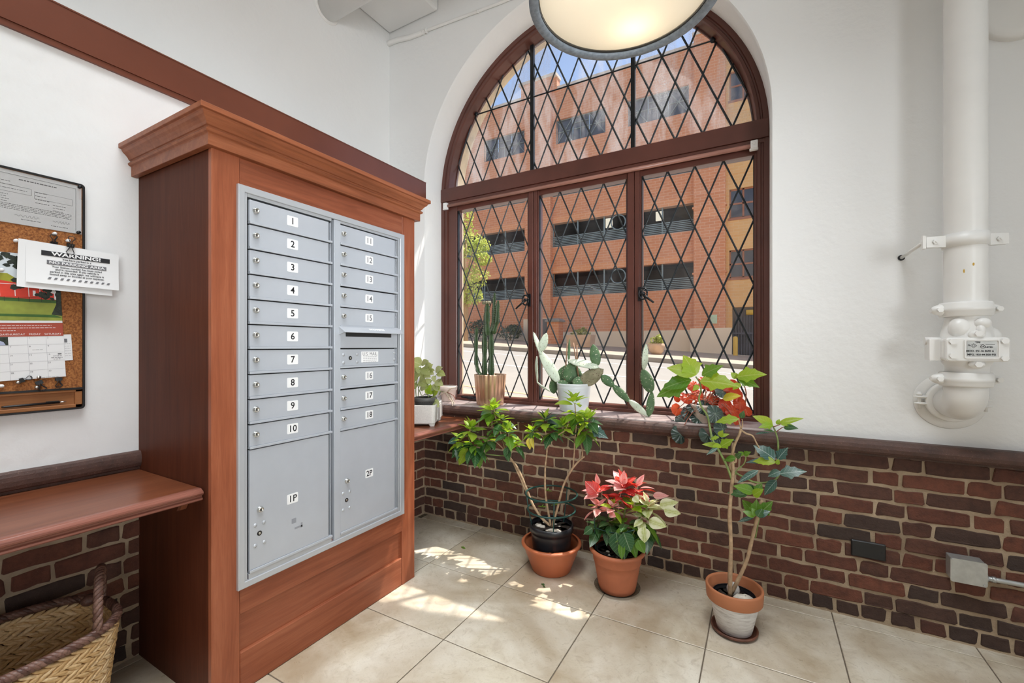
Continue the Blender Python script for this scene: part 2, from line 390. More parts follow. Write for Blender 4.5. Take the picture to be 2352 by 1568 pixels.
M['leaf_dark'] = leaf_mat('dark_poinsettia_leaf', (0.018, 0.068, 0.022), (0.045, 0.12, 0.035), (0.22, 0.30, 0.17), 0.15, (0.12, 0.30, 0.02), 0.28)
M['leaf_blue'] = leaf_mat('bluish_poinsettia_leaf', (0.03, 0.085, 0.075), (0.06, 0.125, 0.10), (0.38, 0.46, 0.42), 0.12, (0.1, 0.25, 0.05), 0.3)
M['bract_red'] = leaf_mat('red_bract', (0.50, 0.025, 0.03), (0.66, 0.06, 0.045), (0.85, 0.42, 0.36), 0.35, (0.9, 0.08, 0.03))
M['bract_pink'] = leaf_mat('pink_bract', (0.80, 0.32, 0.32), (0.78, 0.16, 0.15), (0.92, 0.68, 0.62), 0.35, (0.9, 0.2, 0.15), edge=(0.86, 0.50, 0.47))
M['bract_cream'] = leaf_mat('cream_bract', (0.40, 0.47, 0.12), (0.55, 0.58, 0.20), (0.80, 0.80, 0.52), 0.3, (0.7, 0.72, 0.2), edge=(0.82, 0.82, 0.58))
M['leaf_yellow'] = leaf_mat('yellow_leaf', (0.72, 0.55, 0.05), (0.75, 0.62, 0.08), (0.8, 0.75, 0.3), 0.4, (0.9, 0.75, 0.05))
M['leaf_pale'] = leaf_mat('pale_green_leaf', (0.42, 0.48, 0.16), (0.55, 0.60, 0.30), (0.68, 0.7, 0.42), 0.45, (0.62, 0.66, 0.22))
def begonia(name, c1, c2, vein, trans, tcol, rough):
    t = NT(name); co = t.n('ShaderNodeTexCoord').outputs['Object']; sp = t.n('ShaderNodeSeparateXYZ'); t.L(co, sp.inputs[0])
    an = t.math('ARCTAN2', sp.outputs[1], sp.outputs[0]); fr = t.math('ABSOLUTE', t.math('SINE', t.math('MULTIPLY', an, 4.5)))
    rr = t.math('SQRT', t.math('ADD', t.math('MULTIPLY', sp.outputs[0], sp.outputs[0]), t.math('MULTIPLY', sp.outputs[1], sp.outputs[1])))
    v = t.math('LESS_THAN', t.math('MULTIPLY', fr, rr), 0.035)
    base = t.mix(t.rand(), c1, c2); base = t.mix(t.math('MULTIPLY', v, 0.8), base, vein)
    p = t.pbr(base, rough, 0, t.bump(fr, 0.3, 0.05)); tl = t.n('ShaderNodeBsdfTranslucent'); tl.inputs[0].default_value = (*tcol, 1)
    mx = t.n('ShaderNodeMixShader'); mx.inputs[0].default_value = trans; t.L(p, mx.inputs[1]); t.L(tl.outputs[0], mx.inputs[2]); return t.done(mx.outputs[0])
M['beg_red'] = begonia('red_begonia_leaf', (0.42, 0.035, 0.018), (0.58, 0.09, 0.03), (0.85, 0.45, 0.15), 0.5, (0.95, 0.12, 0.03), 0.35)  # red leaf colour, translucent in red
M['beg_dark'] = begonia('dark_begonia_leaf', (0.018, 0.035, 0.030), (0.05, 0.085, 0.07), (0.30, 0.36, 0.28), 0.08, (0.3, 0.05, 0.02), 0.25)
def pad_mat(name, c1, c2, spot):
    t = NT(name); v = t.coord('Object'); vo = t.n('ShaderNodeTexVoronoi'); vo.inputs['Scale'].default_value = 70; t.L(v, vo.inputs['Vector'])
    a = t.noise(v, 22, 4); c = t.ramp(a, [(0.3, c1), (0.7, c2)])
    c = t.mix(t.ramp(vo.outputs['Distance'], [(0.16, 1.0), (0.24, 0.0)]), c, spot)
    return t.done(t.pbr(c, 0.6, 0, t.bump(a, 0.2, 0.01)))
M['pad_green'] = pad_mat('green_cactus_pad', (0.05, 0.115, 0.045), (0.10, 0.18, 0.075), (0.45, 0.45, 0.33))
M['pad_pale'] = pad_mat('pale_cactus_pad', (0.45, 0.52, 0.40), (0.60, 0.66, 0.54), (0.25, 0.24, 0.16))
M['pad_brown'] = pad_mat('corky_cactus_pad', (0.14, 0.13, 0.07), (0.30, 0.27, 0.17), (0.10, 0.05, 0.03))
M['cactus'] = simple('dark_green_cactus', (0.030, 0.060, 0.018), 0.55, 0, 0.4, 30, 0.2, 60)
M['spine'] = simple('pale_spine', (0.62, 0.58, 0.46), 0.6, 0, 0.1, 9)
M['bamboo'] = simple('brown_stake', (0.24, 0.13, 0.07), 0.6, 0, 0.2, 30)
# exterior
def facade_brick(name, c1, c2, mor, sc):
    t = NT(name); g = t.n('ShaderNodeNewGeometry').outputs['Position']; sp = t.n('ShaderNodeSeparateXYZ'); t.L(g, sp.inputs[0])
    cb = t.n('ShaderNodeCombineXYZ'); t.L(t.math('ADD', sp.outputs[0], sp.outputs[1]), cb.inputs[0]); t.L(sp.outputs[2], cb.inputs[1])
    b = t.n('ShaderNodeTexBrick'); t.L(cb.outputs[0], b.inputs['Vector']); b.inputs['Scale'].default_value = sc
    b.inputs['Color1'].default_value = (*c1, 1); b.inputs['Color2'].default_value = (*c2, 1); b.inputs['Mortar'].default_value = (*mor, 1)
    b.inputs['Mortar Size'].default_value = 0.012; b.inputs['Brick Width'].default_value = 0.5; b.inputs['Row Height'].default_value = 0.165
    a = t.noise(g, 0.35, 3); c = t.mix(t.math('MULTIPLY', a, 0.5), b.outputs['Color'], c2)
    return t.done(t.pbr(c, 0.85))
M['f_brick'] = facade_brick('garage_red_brick', (0.74, 0.34, 0.19), (0.66, 0.28, 0.15), (0.78, 0.54, 0.40), 1.15)
M['f_tan'] = facade_brick('garage_tan_brick', (0.80, 0.50, 0.225), (0.74, 0.45, 0.20), (0.76, 0.56, 0.33), 1.15)
M['f_soldier'] = facade_brick('garage_orange_soldier_brick', (0.80, 0.38, 0.20), (0.74, 0.33, 0.17), (0.8, 0.55, 0.4), 1.15)
M['stucco'] = simple('cream_stucco', (0.86, 0.74, 0.58), 0.85, 0, 0.04, 1.0)
M['cap'] = simple('pale_stone_cap', (0.70, 0.62, 0.54), 0.85, 0, 0.08, 2)
M['stone_arch'] = simple('tan_sandstone', (0.72, 0.58, 0.40), 0.85, 0, 0.12, 12, 0.3, 40)
M['louver'] = simple('blue_grey_louver', (0.22, 0.30, 0.34), 0.5, 0, 0.06, 3)
M['dark_in'] = simple('dark_garage_interior', (0.16, 0.17, 0.21), 0.8, 0, 0.2, 1)  # dark blue-grey, lifted to carry the glass haze over the openings
M['slab'] = simple('concrete_deck', (0.40, 0.38, 0.36), 0.9, 0, 0.1, 1)
M['win_dark'] = simple('dark_window_pane', (0.07, 0.085, 0.12), 0.15, 0, 0.15, 2)
M['win_frame'] = simple('red_brown_window_frame', (0.36, 0.15, 0.09), 0.5, 0, 0.08, 3)
M['asphalt'] = simple('pale_asphalt', (0.31, 0.297, 0.275), 0.9, 0, 0.05, 2.0, 0.2, 60)
M['sidewalk'] = simple('concrete_sidewalk', (0.44, 0.37, 0.29), 0.9, 0, 0.06, 1.2)
M['curb'] = simple('grey_curb', (0.30, 0.28, 0.26), 0.9, 0, 0.1, 2)
M['line_white'] = simple('white_road_paint', (0.74, 0.74, 0.72), 0.8, 0, 0.05, 3)
M['line_yellow'] = simple('faded_orange_road_paint', (0.70, 0.42, 0.25), 0.8, 0, 0.08, 3)
M['yellow'] = simple('yellow_paint', (0.75, 0.50, 0.10), 0.5, 0, 0.06, 4)
M['plant_box'] = simple('concrete_planter', (0.60, 0.42, 0.29), 0.85, 0, 0.1, 4)
def foliage(name, c1, c2, tr=0.4):
    t = NT(name); g = t.n('ShaderNodeNewGeometry'); a = t.noise(g.outputs['Position'], 2.2, 3)
    c = t.ramp(a, [(0.3, c1), (0.7, c2)]); p = t.pbr(c, 0.6); tl = t.n('ShaderNodeBsdfTranslucent'); t.L(c, tl.inputs[0])
    mx = t.n('ShaderNodeMixShader'); mx.inputs[0].default_value = tr; t.L(p, mx.inputs[1]); t.L(tl.outputs[0], mx.inputs[2]); return t.done(mx.outputs[0])
M['tree'] = foliage('yellow_green_foliage', (0.40, 0.52, 0.10), (0.66, 0.70, 0.20), 0.5)
M['shrub'] = foliage('dull_green_foliage', (0.09, 0.13, 0.10), (0.16, 0.21, 0.14), 0.2)
M['flower'] = foliage('mixed_planting', (0.20, 0.22, 0.10), (0.55, 0.60, 0.14), 0.3)

# ------------------------------------------------------------------ room shell
YW = 2.645            # room face of the window wall
YG = 2.85             # front of the window frame
XL, XU = -2.285, -2.657   # lower left wall and the recessed wall above its ledge
XR, YB, ZC = 4.6, -4.0, 4.75
AX, AZ, AR = -1.12, 2.513, 1.163    # arch centre and radius
SILL = 0.872; LEDGE = 2.570; RAIL_T = 0.862; RAIL_B = 0.785

# floor: grout bed and one object per tile
fl = MB().box(XL - 0.4, XR, YB, YW + 0.02, -0.08, -0.004)
floor = obj('floor', fl, M['grout'], kind='structure')
TP = 0.5085; TX0 = -0.716; TY0 = 2.5555
def tile_mesh(w, d):
    g = 0.0026; b = 0.004; x1, y1 = w - 2 * g, d - 2 * g
    m_ = MB(); lo = [(0, 0, -0.006), (x1, 0, -0.006), (x1, y1, -0.006), (0, y1, -0.006)]
    mi = [(0, 0, -0.0015), (x1, 0, -0.0015), (x1, y1, -0.0015), (0, y1, -0.0015)]
    hi = [(b * .5, b * .5, 0), (x1 - b * .5, b * .5, 0), (x1 - b * .5, y1 - b * .5, 0), (b * .5, y1 - b * .5, 0)]
    m_.loft([lo, mi, hi]); me = m_.mesh('tile'); me.materials.append(M['tile']); return me, g
_tm, _tg = tile_mesh(TP, 0.5055); _te, _ = tile_mesh(TP, YW - TY0 + 0.004)
_tl, _ = tile_mesh(TX0 - 3 * TP - XL, 0.5055)
for i in range(-4, 11):
    for j in range(0, 14):
        x = TX0 + i * TP
        if j == 0: y, me = TY0, _te
        else: y, me = TY0 - j * 0.5055, _tm
        if x > XR - 0.1 or y < YB: continue
        if i == -4:
            continue
        inst('tile', me, floor, (x + _tg, y + _tg, 0.0))
for j in range(1, 14): inst('tile', _tl, floor, (XL + _tg, TY0 - j * 0.5055 + _tg, 0.0))

# window wall with the arched opening
NA = 64
arc = [(AX + AR * math.cos(PI - PI * k / NA), AZ + AR * math.sin(PI - PI * k / NA)) for k in range(NA + 1)]
def arch_wall(mb, y, r, zb, zt, x0, x1, ztop):
    a = [(AX + r * math.cos(PI - PI * k / NA), AZ + r * math.sin(PI - PI * k / NA)) for k in range(NA + 1)]
    mb.quad((x0, y, zb), (a[0][0], y, zb), (a[0][0], y, ztop), (x0, y, ztop))
    mb.quad((a[-1][0], y, zb), (x1, y, zb), (x1, y, ztop), (a[-1][0], y, ztop))
    for k in range(NA):
        mb.quad((a[k][0], y, a[k][1]), (a[k + 1][0], y, a[k + 1][1]), (a[k + 1][0], y, ztop), (a[k][0], y, ztop))
    return [(a[0][0], zb)] + a + [(a[-1][0], zb)]
ww = MB()
o1 = arch_wall(ww, YW, AR + 0.010, RAIL_B, None, XU - 0.15, XR, ZC)
o2 = [(AX - AR, RAIL_B)] + arc + [(AX + AR, RAIL_B)]
ww.loft([[(x, YW, z) for x, z in o1], [(x, YW + 0.010, z) for x, z in o2], [(x, YG + 0.13, z) for x, z in o2]], caps=False, closed=False, smooth=True)
o3 = arch_wall(ww, YG + 0.13, AR, RAIL_B, None, XU - 0.15, XR, ZC)
wall_window = obj('wall_window', ww, M['plaster'], kind='structure', recalc=False)
mo = MB().box(XL - 0.4, XR, YW - 0.0025, YG + 0.13, -0.05, RAIL_B + 0.005)
mo.box(XL - 0.4, XR, YW - 0.006, YW + 0.01, -0.004, 0.006)
obj('mortar_bed', mo, M['mortar'], wall_window)
# outer masonry with its tan stone arch
ox = MB(); RO = 1.115; OXC = -1.105
aa = [(OXC + RO * math.cos(PI - PI * k / NA), AZ + 0.03 + RO * math.sin(PI - PI * k / NA)) for k in range(NA + 1)]
ab = [(OXC + RO * 1.06 * math.cos(PI - PI * k / NA), AZ + 0.03 + RO * 1.06 * math.sin(PI - PI * k / NA)) for k in range(NA + 1)]
p1 = [(aa[0][0], 0.80)] + aa + [(aa[-1][0], 0.80)]
ox.loft([[(x, YG + 0.131, z) for x, z in p1], [(x, 3.07, z) for x, z in p1]], caps=False, closed=False, smooth=True)
for yy in (3.07,):
    ox.quad((-30, yy, -0.5), (aa[0][0], yy, -0.5), (aa[0][0], yy, 14), (-30, yy, 14)); ox.quad((aa[-1][0], yy, -0.5), (25, yy, -0.5), (25, yy, 14), (aa[-1][0], yy, 14))
    ox.quad((aa[0][0], yy, -0.5), (aa[-1][0], yy, -0.5), (aa[-1][0], yy, 0.8), (aa[0][0], yy, 0.8))
    for k in range(NA): ox.quad((aa[k][0], yy, aa[k][1]), (aa[k + 1][0], yy, aa[k + 1][1]), (aa[k + 1][0], yy, 14), (aa[k][0], yy, 14))
ox.quad((aa[0][0], YG + .12, 0.80), (aa[-1][0], YG + .12, 0.80), (aa[-1][0], 3.1, 0.78), (aa[0][0], 3.1, 0.78))
obj('outer_stone_arch', ox, M['stone_arch'], wall_window, recalc=False)

# brick pieces (shared variants, laid in Flemish bond)
def brick_mesh(w, h, seed, mat_):
    """front looks towards -Y, origin at the lower left of the face"""
    r = random.Random(seed); j = lambda a: r.uniform(-a, a); c = 0.006
    out = []
    for (x, z) in ((c, 0), (w * .33, 0), (w * .66, 0), (w - c, 0), (w, c), (w, h - c), (w - c, h), (w * .66, h), (w * .33, h), (c, h), (0, h - c), (0, c)):
        out.append((x + j(.0045), z + j(.004)))
    cx, cz = w / 2, h / 2
    ins = [(cx + (x - cx) * (1 - 0.007 / w), cz + (z - cz) * (1 - 0.007 / h)) for x, z in out]
    m_ = MB(); m_.loft([[(x, 0.018, z) for x, z in out], [(x, 0.0022, z) for x, z in out], [(x, j(.0015), z) for x, z in ins]])
    me = m_.mesh('brick'); me.materials.append(mat_); return me
CH = 0.0722; MT = 0.0125; BH = CH - MT; LS, LH = 0.206, 0.098
ST = [brick_mesh(LS, BH, 10 + k, M['brick']) for k in range(6)]
HD = [brick_mesh(LH, BH, 30 + k, M['brick']) for k in range(6)]
BT = [brick_mesh(0.086, 0.058, 50 + k, M['brick_dark']) for k in range(5)]
def lay(parent, p0, length, ux, rotz, rows, skip=None, off=0.0, maxn=290):
    n = 0; UX = Vector(ux)
    for r in range(rows):
        z = 0.074 + r * CH; s = -0.12 if r % 2 else 0.04 - 0.165 * 1.0; s += off + rnd.uniform(-.03, .03); k = r % 2
        while s < length:
            w = LS if k % 2 == 0 else LH
            a, b = s, s + w
            if a >= 0 and b <= length and not (skip and skip(a, b)) and n < maxn:
                me = rnd.choice(ST if k % 2 == 0 else HD)
                q = Vector(p0) + UX * (a + rnd.uniform(-.002, .002)); q.z = z + rnd.uniform(-.0025, .0025)
                o = inst('brick', me, parent, q + Vector((-UX.y, UX.x, 0)) * rnd.uniform(-.003, .002), Euler((0, rnd.uniform(-.008, .008) if abs(UX.x) > .5 else 0, rotz)))
                n += 1
            elif b > 0.05 and a < length and (a < 0 or b > length) and not (skip and skip(a, b)):
                aa_, bb_ = max(a, 0.0), min(b, length)
                if bb_ - aa_ > 0.02 and n < maxn:
                    me = (ST if k % 2 == 0 else HD)[0]; q = Vector(p0) + UX * aa_; q.z = z
                    inst('brick', me, parent, q, Euler((0, 0, rotz)), ((bb_ - aa_) / w, 1, 1)); n += 1
            s += w + MT; k += 1
    s = 0.0
    while s < length - 0.09:
        if not (skip and skip(s, s + .09)) and n < 299:
            q = Vector(p0) + UX * s; q.z = 0.009 + rnd.uniform(-.002, .003)
            inst('brick', rnd.choice(BT), parent, q, Euler((0, 0, rotz))); n += 1
        s += 0.0995 + rnd.uniform(-.004, .005)
    return n
nb1 = lay(wall_window, (XL + 0.004, YW - 0.006, 0), 3.62, (1, 0, 0), 0, 10)

# left wall: brick base, plaster, ledge, recessed upper wall
wl_ = MB()
wl_.quad((XL, YB, RAIL_B), (XL, YW, RAIL_B), (XL, YW, LEDGE - .01), (XL, YB, LEDGE - .01))
wl_.quad((XL, YB, LEDGE - .01), (XL, YW, LEDGE - .01), (XU, YW, LEDGE - .01), (XU, YB, LEDGE - .01))
wl_.quad((XU, YB, LEDGE - .01), (XU, YW, LEDGE - .01), (XU, YW, ZC), (XU, YB, ZC))
wall_left = obj('wall_left', wl_, M['plaster'], kind='structure', recalc=False)
obj('mortar_bed', MB().box(XL - 0.3, XL + 0.0025, YB, YW, -0.05, RAIL_B + .005), M['mortar'], wall_left)
nb2 = lay(wall_left, (XL + 0.006, -1.10, 0), 3.74, (0, 1, 0), PI / 2, 10, skip=lambda a, b: a > 1.97 and b < 2.96, off=0.05)
obj('wall_right', MB().box(XR, XR + .1, YB, YW + .2, 0, ZC), M['plaster_smooth'], kind='structure')
obj('wall_back', MB().box(XU, XR, YB - .1, YB, 0, ZC), M['plaster_smooth'], kind='structure')
ceiling = obj('ceiling', MB().box(XU - .15, XR, YB, YG + .13, ZC, ZC + .1), M['plaster_smooth'], kind='structure')
# ceiling beam along the left wall
obj('trim_4', MB().box(XU, -2.145, YB, YW - .001, 3.865, ZC - .001), M['plaster_smooth'], kind='structure', bev=0.02, seg=3, label='white boxed ceiling beam along the left wall')

# brown stripe board under the ledge
sb = MB(); sb.box(XL + .0005, XL + .016, YB, YW - .002, 2.432, LEDGE); sb.box(XL + .0005, XL + .012, YB, YW - .002, 2.4095, 2.431); sb.box(XU + .35, XL + .018, YB, YW - .002, LEDGE - .0015, LEDGE + .004)
obj('trim_1', sb, M['stripe'], kind='structure', label='brown painted board along the ledge of the left wall')

# bullnose stone rails
def rail_profile(d):
    pr = [(0.0, RAIL_T), (d * .55, RAIL_T - .001)]
    for k in range(7):
        a = PI / 2 - PI * k / 6; pr.append((d * .62 + d * .38 * math.cos(a), (RAIL_T + RAIL_B + .012) / 2 + (RAIL_T - RAIL_B - .012) / 2 * math.sin(a)))
    pr += [(d * .35, RAIL_B + .010), (d * .3, RAIL_B), (0, RAIL_B)]
    return pr
rp = rail_profile(0.068)
def rail_run(name, f, ts, label):
    m_ = MB(); rings = []
    for t_ in ts:
        j = rnd.uniform(-.0012, .0012)
        rings.append([f(t_, u, v + j) for u, v in rp])
    m_.loft(rings, True, False); return obj(name, m_, M['rail'], kind='structure', label=label)
rail_run('trim_2', lambda t_, u, v: (t_, YW - u, v), [XL + .001 + k * 0.12 for k in range(58)], 'dark stone bullnose rail along the window wall')
rail_run('trim_3', lambda t_, u, v: (XL + u * .45, t_, v), [-4.0 + k * 0.118 for k in range(42)], 'dark stone bullnose rail along the left wall')
# sill slab inside the opening
obj('trim_5', MB().box(AX - AR + .001, AX + AR - .001, YW - .034, YG + .04, RAIL_T - .02, SILL), M['sill'], kind='structure', bev=.008, seg=3, label='worn stone window sill with plant pots on it')

# ------------------------------------------------------------------ window
win = thing('window_1', (AX, YG, SILL), 'arched leaded window in a dark brown frame', None, kind='structure')
def arc_pts(r, y, n=64, cx=AX, cz=AZ, a0=PI, a1=0.0): return [(cx + r * math.cos(a0 + (a1 - a0) * k / n), y, cz + r * math.sin(a0 + (a1 - a0) * k / n)) for k in range(n + 1)]
def ring_path(r, y): return [(AX - r, y, SILL)] + arc_pts(r, y) + [(AX + r, y, SILL)]
fr = MB()
# stepped frame around jambs and arch: sections (radius, y)
sec = [(AR, YG + .10), (AR, YG - .002), (AR - .028, YG - .002), (AR - .032, YG + .006), (AR - .040, YG + .006), (AR - .044, YG), (AR - .060, YG), (AR - .064, YG + .012), (AR - .073, YG + .085), (AR - .082, YG + .085), (AR - .082, YG + .10)]
fr.loft([ring_path(r, y) for r, y in sec], caps=False, closed=False, smooth=False)
obj('frame', fr, M['frame'], win)
TRB, TRT = 2.462, 2.580
tr = MB().box(AX - AR + .002, AX + AR - .002, YG - .012, YG + .09, TRB + .012, TRT); tr.box(AX - AR + .02, AX + AR - .02, YG - .004, YG + .06, TRB - .012, TRB + .012)
tr.box(AX - AR + .06, AX + AR - .06, YG + .018, YG + .09, 2.395, TRB - .012)
obj('transom', tr, M['frame'], win, bev=.004, seg=2)
bt = MB().box(AX - AR + .03, AX + AR - .03, YG - .006, YG + .09, SILL - .001, SILL + .022); bt.box(AX - AR + .05, AX + AR - .05, YG + .014, YG + .09, SILL + .02, SILL + .040)
obj('bottom_rail', bt, M['frame'], win, bev=.003)
GX = [(-2.135, -1.492), (-1.402, -0.764), (-0.668, -0.034)]; GZ0, GZ1 = 0.908, 2.401
for xa, xb in ((-1.492, -1.402), (-0.764, -0.668)):
    mu = MB().box(xa + .010, (xa + xb) / 2 + .004, YG + .004, YG + .09, SILL, TRB - .01); mu.box((xa + xb) / 2 + .007, xb - .010, YG + .004, YG + .09, SILL, TRB - .01); mu.box(xa, xb, YG + .016, YG + .085, SILL, TRB - .01)
    obj('mullion', mu, M['frame'], win, bev=.003)
for xa, xb in ((AX - AR + .05, -2.135), (-0.034, AX + AR - .04)):
    obj('side_stile', MB().box(xa, xb, YG + .012, YG + .09, SILL, TRB - .01), M['frame'], win, bev=.003)
rod = MB().tube([(AX - AR + .07, YG - .012, 2.436), (AX + AR - .065, YG - .012, 2.436)], 0.013, 10)
obj('curtain_rod', rod, simple('glossy_brown_rod', (0.36, 0.17, 0.13), 0.3), win)  # brown lightened to carry the sheen along the rod
for x in (AX - AR + .060, AX + AR - .075):
    b_ = MB().box(x - .018, x + .018, YG - .034, YG - .004, 2.415, 2.460); b_.box(x + .006 - .03, x + .02, YG - .03, YG - .006, 2.407, 2.418); b_.tube([(x, YG - .034, 2.44), (x, YG - .04, 2.44)], .008, 8)
    obj('rod_bracket', b_, M['label_white'], win, bev=.003)

def clip_poly(poly, inside, inter):
    out = []
    for i in range(len(poly)):
        a, b = poly[i], poly[(i + 1) % len(poly)]
        ia, ib = inside(a), inside(b)
        if ia: out.append(a)
        if ia != ib: out.append(inter(a, b))
    return out
def clip_half(poly, nx, nz, d):   # keep nx*x+nz*z <= d
    f = lambda p: nx * p[0] + nz * p[1] - d
    return clip_poly(poly, lambda p: f(p) <= 1e-9, lambda a, b: (a[0] + (b[0] - a[0]) * f(a) / (f(a) - f(b)), a[1] + (b[1] - a[1]) * f(a) / (f(a) - f(b))))
def clip_all(poly, planes):
    for p in planes:
        poly = clip_half(poly, *p)
        if len(poly) < 3: return []
    return poly
def area(p): return abs(sum(p[i][0] * p[(i + 1) % len(p)][1] - p[(i + 1) % len(p)][0] * p[i][1] for i in range(len(p)))) / 2
def seg_clip(a, b, planes):
    t0, t1 = 0.0, 1.0
    for nx, nz, d in planes:
        fa, fb = nx * a[0] + nz * a[1] - d, nx * b[0] + nz * b[1] - d
        if fa > 0 and fb > 0: return None
        if fa > 0: t0 = max(t0, fa / (fa - fb))
        elif fb > 0: t1 = min(t1, fa / (fa - fb))
    if t1 - t0 < 1e-4: return None
    return (a[0] + (b[0] - a[0]) * t0, a[1] + (b[1] - a[1]) * t0), (a[0] + (b[0] - a[0]) * t1, a[1] + (b[1] - a[1]) * t1)
def bar(mb, a, b, y, w, dep):
    d = Vector((b[0] - a[0], 0, b[1] - a[1])).normalized(); n = Vector((-d.z, 0, d.x)) * (w / 2)
    A, B = Vector((a[0], y, a[1])), Vector((b[0], y, b[1])); q = Vector((0, dep / 2, 0))
    mb.loft([[A - n, A - q, A + n, A + q], [B - n, B - q, B + n, B + q]])
def leaded(parent, x0, z0, dx, dz, nx, nz, planes, y, mat_g, came_w, name_came='lead_came'):
    """diamond panes whose nodes sit at x0+i*dx, z0+j*dz (i+j even)"""
    for j in range(nz[0], nz[1]):
        for i in range(nx[0], nx[1]):
            if (i + j) % 2 == 0: continue      # pane centres on odd nodes
            c = (x0 + i * dx, z0 + j * dz)
            p = [(c[0] - dx, c[1]), (c[0], c[1] - dz), (c[0] + dx, c[1]), (c[0], c[1] + dz)]
            p = clip_all(p, planes)
            if len(p) < 3 or area(p) < 2e-4: continue
            tl = rnd.uniform(-.0006, .0006)
            m_ = MB(); m_.ext(p, 'xz', y - .0012 + tl, y + .0012 + tl)
            obj('pane', m_, mat_g, parent)
    cm = MB(); L = 40
    for s_ in (1, -1):
        for k in range(-60, 61):
            if k % 2: continue
            a = (x0 + (k - L) * dx, z0 - s_ * L * dz); b = (x0 + (k + L) * dx, z0 + s_ * L * dz)
            r = seg_clip(a, b, planes)
            if r: bar(cm, r[0], r[1], y, came_w, 0.009)
    obj(name_came, cm, M['lead'], parent)
for ci, (xa, xb) in enumerate(GX):
    cs = thing('casement', (xa, YG + .03, GZ0), None, None); cs.parent = win; cs.location = Vector((xa, YG + .03, GZ0)) - wl(win)
    cf = MB(); y0, y1 = YG + .022, YG + .046
    for (a, b, c, d) in ((xa - .014, xa + .004, GZ0 - .014, GZ1 + .008), (xb - .004, xb + .014, GZ0 - .014, GZ1 + .008), (xa, xb, GZ0 - .016, GZ0 + .003), (xa, xb, GZ1 - .003, GZ1 + .012)):
        cf.box(a, b, y0, y1, c, d)
    obj('casement_frame', cf, M['black_iron'], cs)
    dx = (xb - xa) / 8.0; dz = (GZ1 - GZ0) / 8.0
    leaded(cs, xa, GZ0, dx, dz, (-1, 10), (-1, 10), [(-1, 0, -xa), (1, 0, xb), (0, -1, -GZ0), (0, 1, GZ1)], YG + .034, M['glass'], 0.0105)
# arched light
fan = thing('arched_light', (AX, YG + .08, TRT), None, None); fan.parent = win; fan.location = Vector((AX, YG + .08, TRT)) - wl(win)
YA = YG + .082; RG = AR - .075
pl = [(math.cos(PI * 2 * k / 96), math.sin(PI * 2 * k / 96), math.cos(PI * 2 * k / 96) * AX + math.sin(PI * 2 * k / 96) * AZ + RG) for k in range(96)] + [(0, -1, -TRT)]
SA = YA / 2.88
leaded(fan, -1.8165 * SA, CAM_H + (3.127 - CAM_H) * SA, .0796 * SA, .1808 * SA, (-8, 30), (-5, 6), pl, YA, M['glass_dusty'], 0.0125)
sbm = MB(); zb = CAM_H + (3.127 - CAM_H) * SA; hw = math.sqrt(RG ** 2 - (zb - AZ) ** 2)
bar(sbm, (AX - hw, zb), (AX + hw, zb), YA - .006, .012, .012)
for k in (-1, 1): sbm.ell((AX + k * hw * .99, YA - .012, zb), (.016, 0, 0), (0, .012, 0), (0, 0, .02), 8, 6)
obj('saddle_bar', sbm, M['black_iron'], fan)
for xv in (-1.456 * SA, -0.722 * SA):
    zt = AZ + math.sqrt(RG ** 2 - (xv - AX) ** 2)
    obj('upright_bar', MB().box(xv - .013, xv + .013, YA - .02, YA + .008, TRT - .02, zt + .004), M['black_iron'], fan)
# latches
def latch(px, py, sgn):
    c = aty(px, py, YG - .004); l_ = MB()
    l_.box(c.x - .012, c.x + .012, c.y - .004, c.y + .006, c.z - .045, c.z + .045)
    pts = [c + Vector((sgn * .022 + .026 * math.cos(a), -.014, .036 * math.sin(a))) for a in [2 * PI * k / 16 for k in range(17)]]
    l_.tube(pts, .006, 6); l_.ell(c + Vector((sgn * .02, -.016, .0)), (.02, 0, 0), (0, .012, 0), (0, 0, .012), 8, 6)
    l_.tube([c + Vector((sgn * .02, -.018, -.003)), c + Vector((sgn * .05, -.028, -.028)), c + Vector((sgn * .092, -.032, -.062))], [.008, .0075, .006], 6)
    obj('latch', l_, M['black_iron'], win)
latch(1215, 689, -1); latch(1470, 675, 1)
cr = MB(); c = aty(1092, 911, YG + .002)
cr.box(c.x - .13, c.x + .15, c.y - .012, c.y + .01, SILL + .022, SILL + .032); cr.ell(c + Vector((-.04, -.012, -.01)), (.035, 0, 0), (0, .012, 0), (0, 0, .012)); cr.tube([c + Vector((-.11, -.016, -.006)), c + Vector((.02, -.02, -.012)), c + Vector((.12, -.016, -.012))], .007, 6)
obj('casement_operator', cr, M['black_iron'], win)

# ------------------------------------------------------------------ mailbox cabinet
XF = -1.698; Y0, Y1 = 0.830, 1.882; ZT = 2.012
cab = thing('mailbox_cabinet', ((XL + XF) / 2, (Y0 + Y1) / 2, 0), 'tall mahogany cabinet with a moulded cornice standing against the left wall', 'cabinet')
obj('side_panel', MB().box(XL + .001, XF - .024, Y0 + .004, Y0 + .024, 0, ZT), M['mahog_shade'], cab)
obj('side_panel', MB().box(XL + .001, XF - .024, Y1 - .024, Y1 - .004, 0, ZT), M['mahog_shade'], cab)
obj('top_board', MB().box(XL + .001, XF - .02, Y0 + .02, Y1 - .02, ZT - .01, ZT + .02), M['mahog_x'], cab)
SY0, SY1 = 0.9286, 1.7831
obj('stile', MB().box(XF - .024, XF, Y0, SY0 - .0008, 0, ZT), M['mahog_v'], cab, bev=.0025)
obj('stile', MB().box(XF - .024, XF, SY1 + .0008, Y1, 0, ZT), M['mahog_v'], cab, bev=.0025)
obj('top_rail', MB().box(XF - .024, XF - .001, SY0, SY1, 1.88, ZT), M['mahog_y'], cab, bev=.0015)
